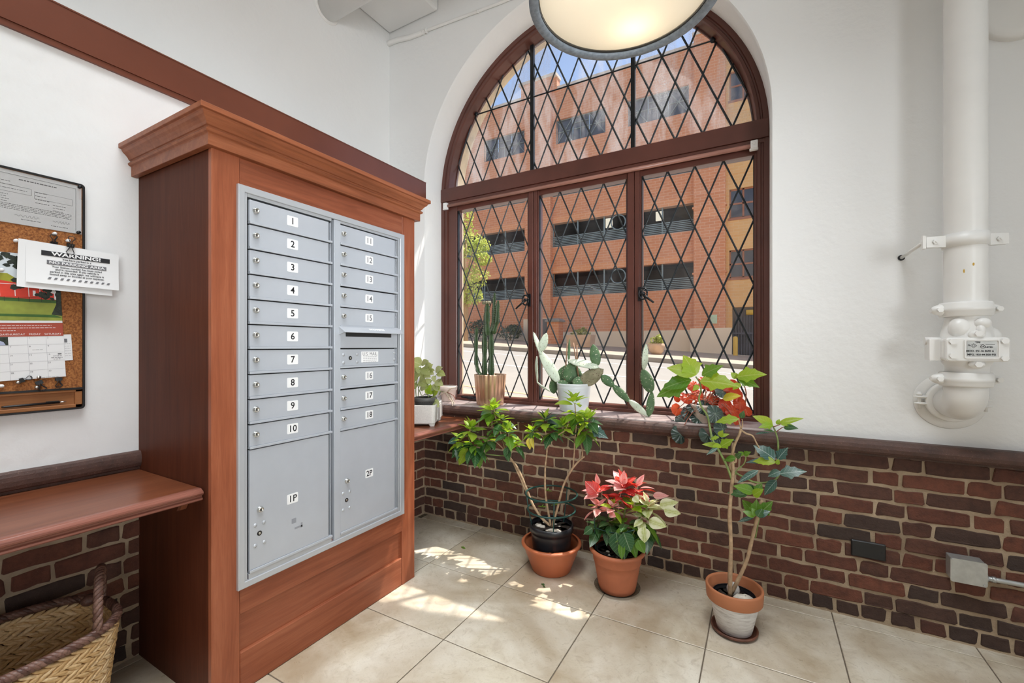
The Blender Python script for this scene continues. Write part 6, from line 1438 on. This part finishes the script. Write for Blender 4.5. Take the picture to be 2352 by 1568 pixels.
obj('pot_body', pot_shell([(.052, g0.z), (.055, g0.z + .003), (.068, g0.z + .072), (.074, g0.z + .074), (.076, g0.z + .098), (.073, g0.z + .1)], (g0.x, g0.y, 0), .004, 36), M['grey_pot'], gp)
sp1 = thing('pale_leaf_plant', g0 + Vector((0, 0, .08)), 'small pale green plant with thin stems growing from the grey pot and trough', 'plant')
obj('soil', soil_disc(.068, g0.z + .090, g0), M['soil'], sp1)
A7 = lambda px, py: at(px, py, 1, 2.27)
for pts in ([(960, 925), (962, 890), (972, 862), (985, 850)], [(957, 928), (955, 885), (962, 860), (968, 835)], [(985, 912), (978, 890), (995, 870), (1010, 850)], [(995, 910), (1000, 885), (1012, 872), (1015, 858)], [(968, 908), (958, 880), (955, 850)], [(988, 908), (975, 905), (970, 915), (990, 920)]):
    stem(sp1, [A7(*p) for p in pts], (.003, .002), 'stem_green', n=5)
for bx, by, tx, ty in ((968, 838, 952, 828), (968, 836, 978, 830), (970, 845, 985, 852), (972, 850, 958, 858), (975, 858, 987, 862), (978, 860, 970, 870), (985, 850, 975, 846), (985, 848, 992, 840), (988, 852, 998, 850), (1000, 852, 1008, 845), (1005, 855, 1016, 858), (996, 862, 1000, 872), (1000, 875, 1012, 880), (990, 880, 984, 872), (998, 885, 1006, 892), (960, 866, 950, 872), (962, 875, 974, 880), (965, 890, 978, 886), (955, 850, 948, 842), (960, 882, 950, 888), (1002, 884, 994, 892), (986, 905, 986, 892), (990, 906, 988, 890), (994, 906, 1004, 893), (992, 912, 1000, 925), (996, 918, 1006, 928), (990, 912, 998, 916), (976, 842, 984, 836), (958, 840, 950, 850), (968, 856, 962, 846)):
    a, b = A7(bx, by), A7(tx, ty) + Vector((rnd.uniform(-.01, .01), -.01, 0)); put_leaf(sp1, a, b - a, (b - a).length * 1.5, 'oval', 'leaf_lime' if by > 903 and tx > 984 and ty < 895 else 'leaf_pale', up=(.3, -1, .6), wide=1.3)
# white pot with a trailing plant, standing at the sill end
c = aty(1030, 925, 2.735); c.z = SILL; wpz = thing('pale_clay_pot', c, 'pale pinkish clay pot at the left end of the window sill', 'pot')
obj('pot_body', pot_shell([(.048, SILL + .0005), (.050, SILL + .003), (.060, SILL + .085), (.067, SILL + .087), (.070, SILL + .118), (.066, SILL + .120)], (c.x, c.y, 0), .006, 36), M['pink_pot'], wpz)
tp_ = thing('trailing_plant', c + Vector((0, 0, .1)), 'withered trailing plant with pale strap leaves in the clay pot', 'plant')
obj('soil', soil_disc(.060, SILL + .105, c), M['soil'], tp_)
wm = simple('withered_leaf', (.50, .42, .32), .7, 0, .3, 30); M['withered'] = wm
A8 = lambda px, py, dy=0: aty(px, py, 2.66 + dy)
for pts, mk in (([(1025, 900), (1015, 903), (1005, 912)], 'withered'), ([(1028, 900), (1035, 892), (1048, 890)], 'withered'), ([(1030, 902), (1036, 912, -.02), (1045, 930, -.04), (1050, 940, -.05)], 'withered'), ([(1025, 902), (1030, 912, -.03), (1038, 922, -.05), (1040, 945, -.07)], 'withered'), ([(1028, 901), (1042, 908, -.02), (1047, 918, -.03)], 'stem_red'), ([(1022, 901), (1012, 898), (1008, 906)], 'stem_green')):
    P_ = [A8(*p) for p in pts]; q = MB(); rings = []; 
    for i, p in enumerate(P_): w = .009 * (1 - .7 * i / (len(P_) - 1)); rings.append([p + Vector((-w, 0, 0)), p + Vector((0, -.003, .003)), p + Vector((w, 0, 0)), p + Vector((0, .003, -.003))])
    q.loft(rings, True, True); obj('strap_leaf', q, M[mk], tp_)
# fallen leaves on the floor
p = at(1065, 1257, 2, .004); o_ = thing('fallen_leaf', p, 'single fallen green leaf on the tile near the window wall', 'leaf'); put_leaf(o_, p - Vector((.02, 0, 0)), Vector((1, -.1, .05)), .042, 'narrow', 'leaf_mid')
p = at(1246, 1343, 2, .004); o_ = thing('leaf_scraps', p, 'small scraps of leaf on the floor in front of the wide planter', 'leaf')
for k in range(4): put_leaf(o_, p + Vector((rnd.uniform(-.02, .02), rnd.uniform(-.012, .012), 0)), Vector((rnd.uniform(-1, 1), rnd.uniform(-1, 1), .1)), .018, 'oval', rnd.choice(('leaf_mid', 'leaf_dark')), name='scrap')

# ------------------------------------------------------------------ street outside
zg = lambda x, y: .688 - .0636 * x - .0097 * (24 - y)
def ground(mb, x0, x1, y0, y1, dz=0.0, th=.3):
    c = [(x0, y0), (x1, y0), (x1, y1), (x0, y1)]
    mb.loft([[(x, y, zg(x, y) + dz - th) for x, y in c], [(x, y, zg(x, y) + dz) for x, y in c]]); return mb
road = obj('road', ground(MB(), -60, 40, 3.071, 14.5), M['asphalt'], kind='structure', label='pale asphalt street outside the window')
for (ya, yb, mk) in ((8.62, 8.78, 'line_white'), (5.05, 5.14, 'line_yellow'), (12.2, 12.32, 'line_white')):
    q = MB(); ground(q, -40, 30, ya, yb, .004, .003); obj('lane_marking', q, M[mk], road)
walk = obj('sidewalk', ground(MB(), -60, 40, 14.65, 24.2, .14), M['sidewalk'], kind='structure', label='concrete sidewalk in front of the parking garage')
obj('curb', ground(MB(), -60, 0.6, 14.5, 14.66, .145), M['curb'], walk)
obj('near_walk', ground(MB(), -20, 20, 3.075, 4.6, .05), M['sidewalk'], walk)

YF = 24.0
gar = thing('parking_garage', (-8, YF, zg(-8, 24)), 'red brick parking garage with louvred openings across the street', 'building')
ROWS = [(4.24, 5.63), (7.20, 8.60), (10.20, 11.60)]; TOP = 16.55
BAYS = [(-22.0, -12.56), (-10.83, -2.94)]
XW = {0: [(-20.6, -17.6), (-15.7, -12.72)], 1: [(-10.60, -7.58), (-6.32, -3.20)]}; W0, W1 = 13.30, 14.72
wall = MB(); sol = MB(); cap = MB(); lou = MB(); fin = MB()
for bi, (xa, xb) in enumerate(BAYS):
    zs = [1.9] + [z for r in ROWS for z in r] + [W0]
    for k in range(0, len(zs), 2): wall.box(xa, xb, YF, YF + .35, zs[k], zs[k + 1])
    ws = XW[bi]; xs = [xa] + [x for w in ws for x in w] + [xb]
    for k in range(0, len(xs), 2): wall.box(xs[k], xs[k + 1], YF, YF + .35, W0, W1)
    wall.box(xa, xb, YF, YF + .35, W1, TOP); cap.box(xa, xb, YF - .06, YF + .42, TOP, TOP + .16)
    for z0, z1 in ROWS: sol.box(xa + .02, xb - .02, YF - .03, YF + .02, z1, z1 + .36)
    obj('stucco_base', MB().box(xa, xb, YF - .05, YF + .3, -1, 2.13), M['stucco'], gar)
wall.box(-60, -22, YF, YF + .35, 1.9, TOP)
obj('brick_wall', wall, M['f_brick'], gar)
pil = MB(); pil.box(-12.56, -10.83, YF - .28, YF + .35, 2.3, 17.25); pil.box(-12.9, -10.5, YF - .1, YF + .35, 16.5, 17.25); obj('pilaster', pil, M['f_brick'], gar); cap.box(-12.95, -10.45, YF - .34, YF + .42, 17.25, 17.42)
obj('stucco_base', MB().box(-12.62, -10.77, YF - .33, YF + .3, -1, 2.95), M['stucco'], gar)
obj('pilaster', MB().box(-2.94, -1.50, YF - .28, YF + .35, 2.2, 16.9), M['f_brick'], gar); cap.box(-3.0, -1.42, YF - .34, YF + .42, 16.9, 17.06)
obj('stucco_base', MB().box(-3.10, -1.22, YF - .34, YF + .3, -1, 2.20), M['stucco'], gar)
obj('soldier_course', sol, M['f_soldier'], gar)
for z in (4.9, 8.2, 11.1): fin.box(-3.0, -1.44, YF - .31, YF, z, z + .09)
obj('belt_course', fin, M['f_brick'], gar)
# tan stair tower at the right
tan = MB(); WX = (-1.34, -.13); TW = [(4.63, 6.00), (7.55, 8.98), (10.52, 11.95), (13.30, 14.75)]
tan.box(-1.50, WX[0], YF - .02, YF + .35, 3.2, TOP + .3); tan.box(WX[1], 7, YF - .02, YF + .35, 3.2, TOP + .3)
zs = [3.2] + [z for r in TW for z in r] + [TOP + .3]
for k in range(0, len(zs), 2): tan.box(WX[0], WX[1], YF - .02, YF + .35, zs[k], zs[k + 1])
tan.box(-1.50, -1.22, YF - .02, YF + .35, 0, 3.2); tan.box(2.2, 7, YF - .02, YF + .35, 0, 3.2)
for z in (6.7, 9.7, 12.7): tan.box(-1.5, 7, YF - .04, YF, z, z + .05)
obj('tan_wall', tan, M['f_tan'], gar); cap.box(-1.5, 7, YF - .06, YF + .42, TOP + .3, TOP + .46); obj('parapet_cap', cap, M['cap'], gar)
for z0, z1 in TW:
    w = MB(); x0, x1 = WX; xm, zm = (x0 + x1) / 2, (z0 + z1) / 2
    for a, b, c, d in ((x0, x0 + .07, z0, z1), (x1 - .07, x1, z0, z1), (x0, x1, z0, z0 + .07), (x0, x1, z1 - .07, z1), (xm - .04, xm + .04, z0, z1), (x0, x1, zm - .04, zm + .04)): w.box(a, b, YF + .08, YF + .16, c, d)
    w.box(x0 - .05, x1 + .05, YF - .06, YF + .08, z0 - .1, z0); o = obj('window', w, M['win_frame'], gar)
    for a, b, c, d in ((x0 + .05, xm - .03, z0 + .05, zm - .03), (xm + .03, x1 - .05, z0 + .05, zm - .03), (x0 + .05, xm - .03, zm + .03, z1 - .05), (xm + .03, x1 - .05, zm + .03, z1 - .05)): obj('pane', MB().box(a, b, YF + .11, YF + .13, c, d), M['win_dark'], o)
gate = MB(); 
for k in range(28): x = -1.2 + k * .12; gate.box(x, x + .03, YF + .30, YF + .34, .5, 3.2)
gate.box(-1.22, 2.2, YF + .28, YF + .36, 1.9, 1.98); obj('gate', gate, M['dark_in'], gar); obj('dark_passage', MB().box(-1.22, 2.2, YF + .6, YF + .7, -1, 3.3), M['dark_in'], gar)
c = aty(1726, 717, YF - .2); q = MB(); q.tube([c + Vector((-.22, 0, 0)), c + Vector((.5, 0, 0))], .13, 10); obj('lit_fixture', q, M['yellow'], gar)
# openings: dark decks, posts, louvers and rings
ins = MB()
ins.box(-60, 2, YF + 5.5, YF + 5.6, 0, TOP); 
for z in (3.3, 6.25, 9.25, 12.3): ins.box(-60, -1.5, YF + .36, YF + 5.5, z, z + .25)
obj('garage_interior', ins, M['dark_in'], gar)
def band(xa, xb, z0, z1):
    l_ = MB(); n = max(2, round((xb - xa) / 1.62))
    for k in range(n + 1): x = xa + (xb - xa) * k / n; l_.box(x - .035, x + .035, YF + .06, YF + .13, z0, z1)
    l_.box(xa, xb, YF + .02, YF + .16, z0 - .04, z0 + .03)
    for k in range(6): z = z0 + .08 + k * .095; l_.box(xa, xb, YF + .05, YF + .13, z, z + .045)
    obj('louver_panel', l_, M['louver'], gar)
for xa, xb in BAYS:
    for z0, z1 in ROWS: band(xa, xb, z0, z1)
for px, py in ((1420, 510), (1420, 634), (1098, 668)):
    c = aty(px, py, YF + .02); q = MB(); r = .40; q.tube([c + Vector((r * math.cos(2 * PI * k / 32), 0, r * math.sin(2 * PI * k / 32))) for k in range(33)], .035, 6); obj('ring_ornament', q, M['louver'], gar)
em = NT('daylight_glow'); e = em.n('ShaderNodeEmission'); e.inputs[0].default_value = (1, .93, .76, 1); e.inputs[1].default_value = .85; em.done(e.outputs[0])  # glowing panels added in place of daylight through the garage's far openings
for a, b in (((1391, 523), (1406, 500)), ((1506, 507), (1523, 484))):
    p, p2 = aty(a[0], a[1], YF + .9), aty(b[0], b[1], YF + .9); obj('daylight_panel', MB().box(p.x, p2.x, YF + .9, YF + 1.0, p.z, p2.z), em.m, gar)
for bi in XW:
    for xa, xb in XW[bi]:
        w = MB(); t3 = (xb - xa) / 3
        def br(x0, z0, x1, z1, t_=.045): bar(w, (x0, z0), (x1, z1), YF + .12, t_, .06)
        for k in range(4): br(xa + t3 * k, W0, xa + t3 * k, W1)
        for z in (W0 + .03, (W0 + W1) / 2, W1 - .03): br(xa, z, xb, z)
        br(xa, W0, xa + t3, W1); br(xa, W1, xa + t3, W0); br(xb - t3, W0, xb, W1); br(xb - t3, W1, xb, W0); br((xa + xb) / 2, W0, (xa + xb) / 2, W1); br(xa + t3, (W0 + W1) / 2 + .35, xb - t3, (W0 + W1) / 2 + .35)
        o = obj('window', w, M['louver'], gar)
        for k in range(3): obj('pane', MB().box(xa + t3 * k + .02, xa + t3 * (k + 1) - .02, YF + .17, YF + .19, W0, W1), M['win_dark'], o)
# notice plate, bollard, pier, planters
a, b = aty(1632, 743, YF - .30), aty(1647, 725, YF - .30); obj('green_notice_plate', MB().box(a.x, b.x, YF - .31, YF - .28, a.z, b.z + .05), simple('pale_green_plate', (.55, .70, .52), .6), gar)
def base(px, y): x = aty(px, 795, y).x; return x, zg(x, y) + .14
x, z = base(1689, 22.5); bl = thing('yellow_bollard', (x, 22.5, z), 'yellow bollard beside the dark gate across the street', 'bollard')
q = MB(); q.lathe([(.10, z), (.10, z + .80), (.08, z + .86), (.001, z + .88)], (x, 22.5, 0), 16); obj('post', q, M['yellow'], bl)
x, z = base(1275, 21.5); pi_ = thing('brick_pier', (x, 21.5, z), 'short brick gate pier with a dark cap on the far sidewalk', 'pier')
obj('shaft', MB().box(x - .33, x + .33, 21.2, 21.8, z, z + 1.18), M['f_brick'], pi_); q = MB(); q.loft([[(x - .42, 21.1, z + 1.18), (x + .42, 21.1, z + 1.18), (x + .42, 21.9, z + 1.18), (x - .42, 21.9, z + 1.18)], [(x - .42, 21.1, z + 1.26), (x + .42, 21.1, z + 1.26), (x + .42, 21.9, z + 1.26), (x - .42, 21.9, z + 1.26)], [(x - .3, 21.2, z + 1.36), (x + .3, 21.2, z + 1.36), (x + .3, 21.8, z + 1.36), (x - .3, 21.8, z + 1.36)]]); obj('cap', q, M['curb'], pi_)
x, z = base(1251, 22.6); sg = thing('dark_blue_panel', (x, 22.6, z), 'dark blue panel standing left of the brick pier', 'panel'); obj('panel_board', MB().box(x - .42, x + .42, 22.55, 22.62, z + .1, z + 1.35), M['win_dark'], sg); q = MB(); q.box(x - .40, x - .34, 22.5, 22.66, z, z + .3); q.box(x + .34, x + .40, 22.5, 22.66, z, z + .3); obj('panel_legs', q, M['curb'], sg)
def leafcloud(blobs, n, size, seed):
    r = random.Random(seed); q = MB()
    for (cx_, cy_, cz_, rx, ry, rz_) in blobs:
        for k in range(n):
            d = Vector((r.gauss(0, 1), r.gauss(0, 1), r.gauss(0, 1))).normalized() * (r.uniform(.45, 1) ** .6); p = Vector((cx_ + d.x * rx, cy_ + d.y * ry, cz_ + d.z * rz_)); a = Vector((r.gauss(0, 1), r.gauss(0, 1), r.gauss(0, 1))).normalized(); b = a.cross(Vector((r.random(), r.random(), r.random()))).normalized(); s = size * r.uniform(.6, 1.3)
            q.quad(p - a * s, p + b * s * .6, p + a * s, p - b * s * .6)
    return q
def planter(px, y, w, h, round_, label):
    x, z = base(px, y); t_ = thing('sidewalk_planter', (x, y, z), label, 'planter')
    if round_: q = pot_shell([(w * .28, z), (w * .42, z + h * .25), (w * .48, z + h * .7), (w * .5, z + h)], (x, y, 0), .05, 24)
    else:
        q = MB(); R4 = lambda s, zz: [(x - w / 2 * s, y - .35 * s, zz), (x + w / 2 * s, y - .35 * s, zz), (x + w / 2 * s, y + .35 * s, zz), (x - w / 2 * s, y + .35 * s, zz)]
        q.loft([R4(.9, z), R4(1, z + h), R4(.9, z + h), R4(.88, z + h - .08)])
    obj('planter_body', q, M['plant_box'], t_); obj('planting', leafcloud([(x, y, z + h + .05, w * .45, .3, .2), (x + .12, y - .1, z + h + .15, w * .2, .2, .2)], 110, .07, px), M['flower'], t_, recalc=False, kind='stuff')
planter(1334, 19.5, 1.22, .58, False, 'rectangular concrete planter with flowers on the far sidewalk'); planter(1508, 17.5, .62, .42, True, 'round concrete planter with flowers nearer the right on the far sidewalk')
# tree and shrubs
y = 17.5; c = aty(1068, 585, y); tx = c.x; tzb = zg(tx, y) + .14
te = thing('street_tree', (tx, y, tzb), 'yellow green street tree at the left edge of the window view', 'tree')
q = MB(); q.tube([(tx, y, tzb), (tx + .05, y, 3.0), (tx - .05, y, 5.0), (tx + .1, y, 7.0)], [.16, .13, .10, .04], 10)
for dx, z0, dz in ((.8, 3.2, 1.1), (-.8, 3.6, 1.2), (.6, 4.6, 1.2), (-.6, 5.2, 1.1)): q.tube([(tx, y, z0), (tx + dx * .5, y - .1, z0 + dz * .5), (tx + dx, y - .2, z0 + dz)], [.06, .045, .02], 6)
obj('trunk', q, M['bark'], te)
bl_ = [(tx, y, 5.2, .9, 1.0, .9), (tx + .75, y - .2, 4.6, .7, .8, .55), (tx - .7, y, 4.4, .8, .8, .7), (tx + .25, y, 6.3, .75, .8, .7), (tx - .4, y, 6.6, .8, .8, .8), (tx + .5, y - .1, 3.7, .55, .6, .45), (tx - .3, y, 3.6, .7, .7, .5), (tx - .1, y, 7.5, .6, .6, .7), (tx + .05, y, 8.6, .4, .4, .5), (tx + 1.15, y - .2, 5.4, .45, .5, .3), (tx + .9, y, 6.1, .5, .5, .35)]
obj('crown', leafcloud(bl_, 340, .075, 3), M['tree'], te, recalc=False, kind='stuff')
for px, y, w, h, lab in ((1095, 22.8, 1.0, 1.0, 'low dull green shrub at the left below the tree'), (1172, 22.8, .85, .85, 'rounded dull green shrub between the tree and the brick pier')):
    x, z = base(px, y); s_ = thing('shrub', (x, y, z), lab, 'shrub'); q = MB(); q.tube([(x, y, z), (x + .05, y, z + h * .6)], [.05, .02], 6); obj('stem', q, M['bark'], s_); obj('foliage', leafcloud([(x, y, z + h * .55, w, .6, h * .55), (x + w * .3, y, z + h * .75, w * .55, .5, h * .4)], 420, .075, px), M['shrub'], s_, recalc=False, kind='stuff')
# silver car parked inside the garage, behind the lower louvers
c = aty(1330, 674, YF + 1.6); ca_ = thing('silver_car', (c.x, YF + 1.6, 3.55), 'silver car parked behind the lower louvers of the garage', 'car')
cp_ = [(-2.1, .35), (-2.15, .75), (-1.9, .92), (-1.0, 1.0), (-.45, 1.40), (.9, 1.43), (1.5, 1.05), (2.05, .98), (2.15, .6), (2.1, .35)]
q = MB(); q.ext([(c.x + u, 3.55 + v) for u, v in cp_], 'xz', YF + .8, YF + 2.4); obj('car_body', q, simple('silver_paint', (.70, .71, .72), .3, .3), ca_, bev=.06, seg=2)
q = MB(); q.ext([(c.x + u, 3.55 + v) for u, v in ((-.85, 1.02), (-.40, 1.34), (.85, 1.37), (1.3, 1.04))], 'xz', YF + .79, YF + 2.41); obj('car_windows', q, M['win_dark'], ca_)
for u in (-1.35, 1.35):
    q = MB(); q.cyl((c.x + u, YF + .78, 3.87), (0, 1, 0), .32, .22, 20); obj('wheel', q, M['black'], ca_); q = MB(); q.cyl((c.x + u, YF + 2.2, 3.87), (0, 1, 0), .32, .22, 20); obj('wheel', q, M['black'], ca_)
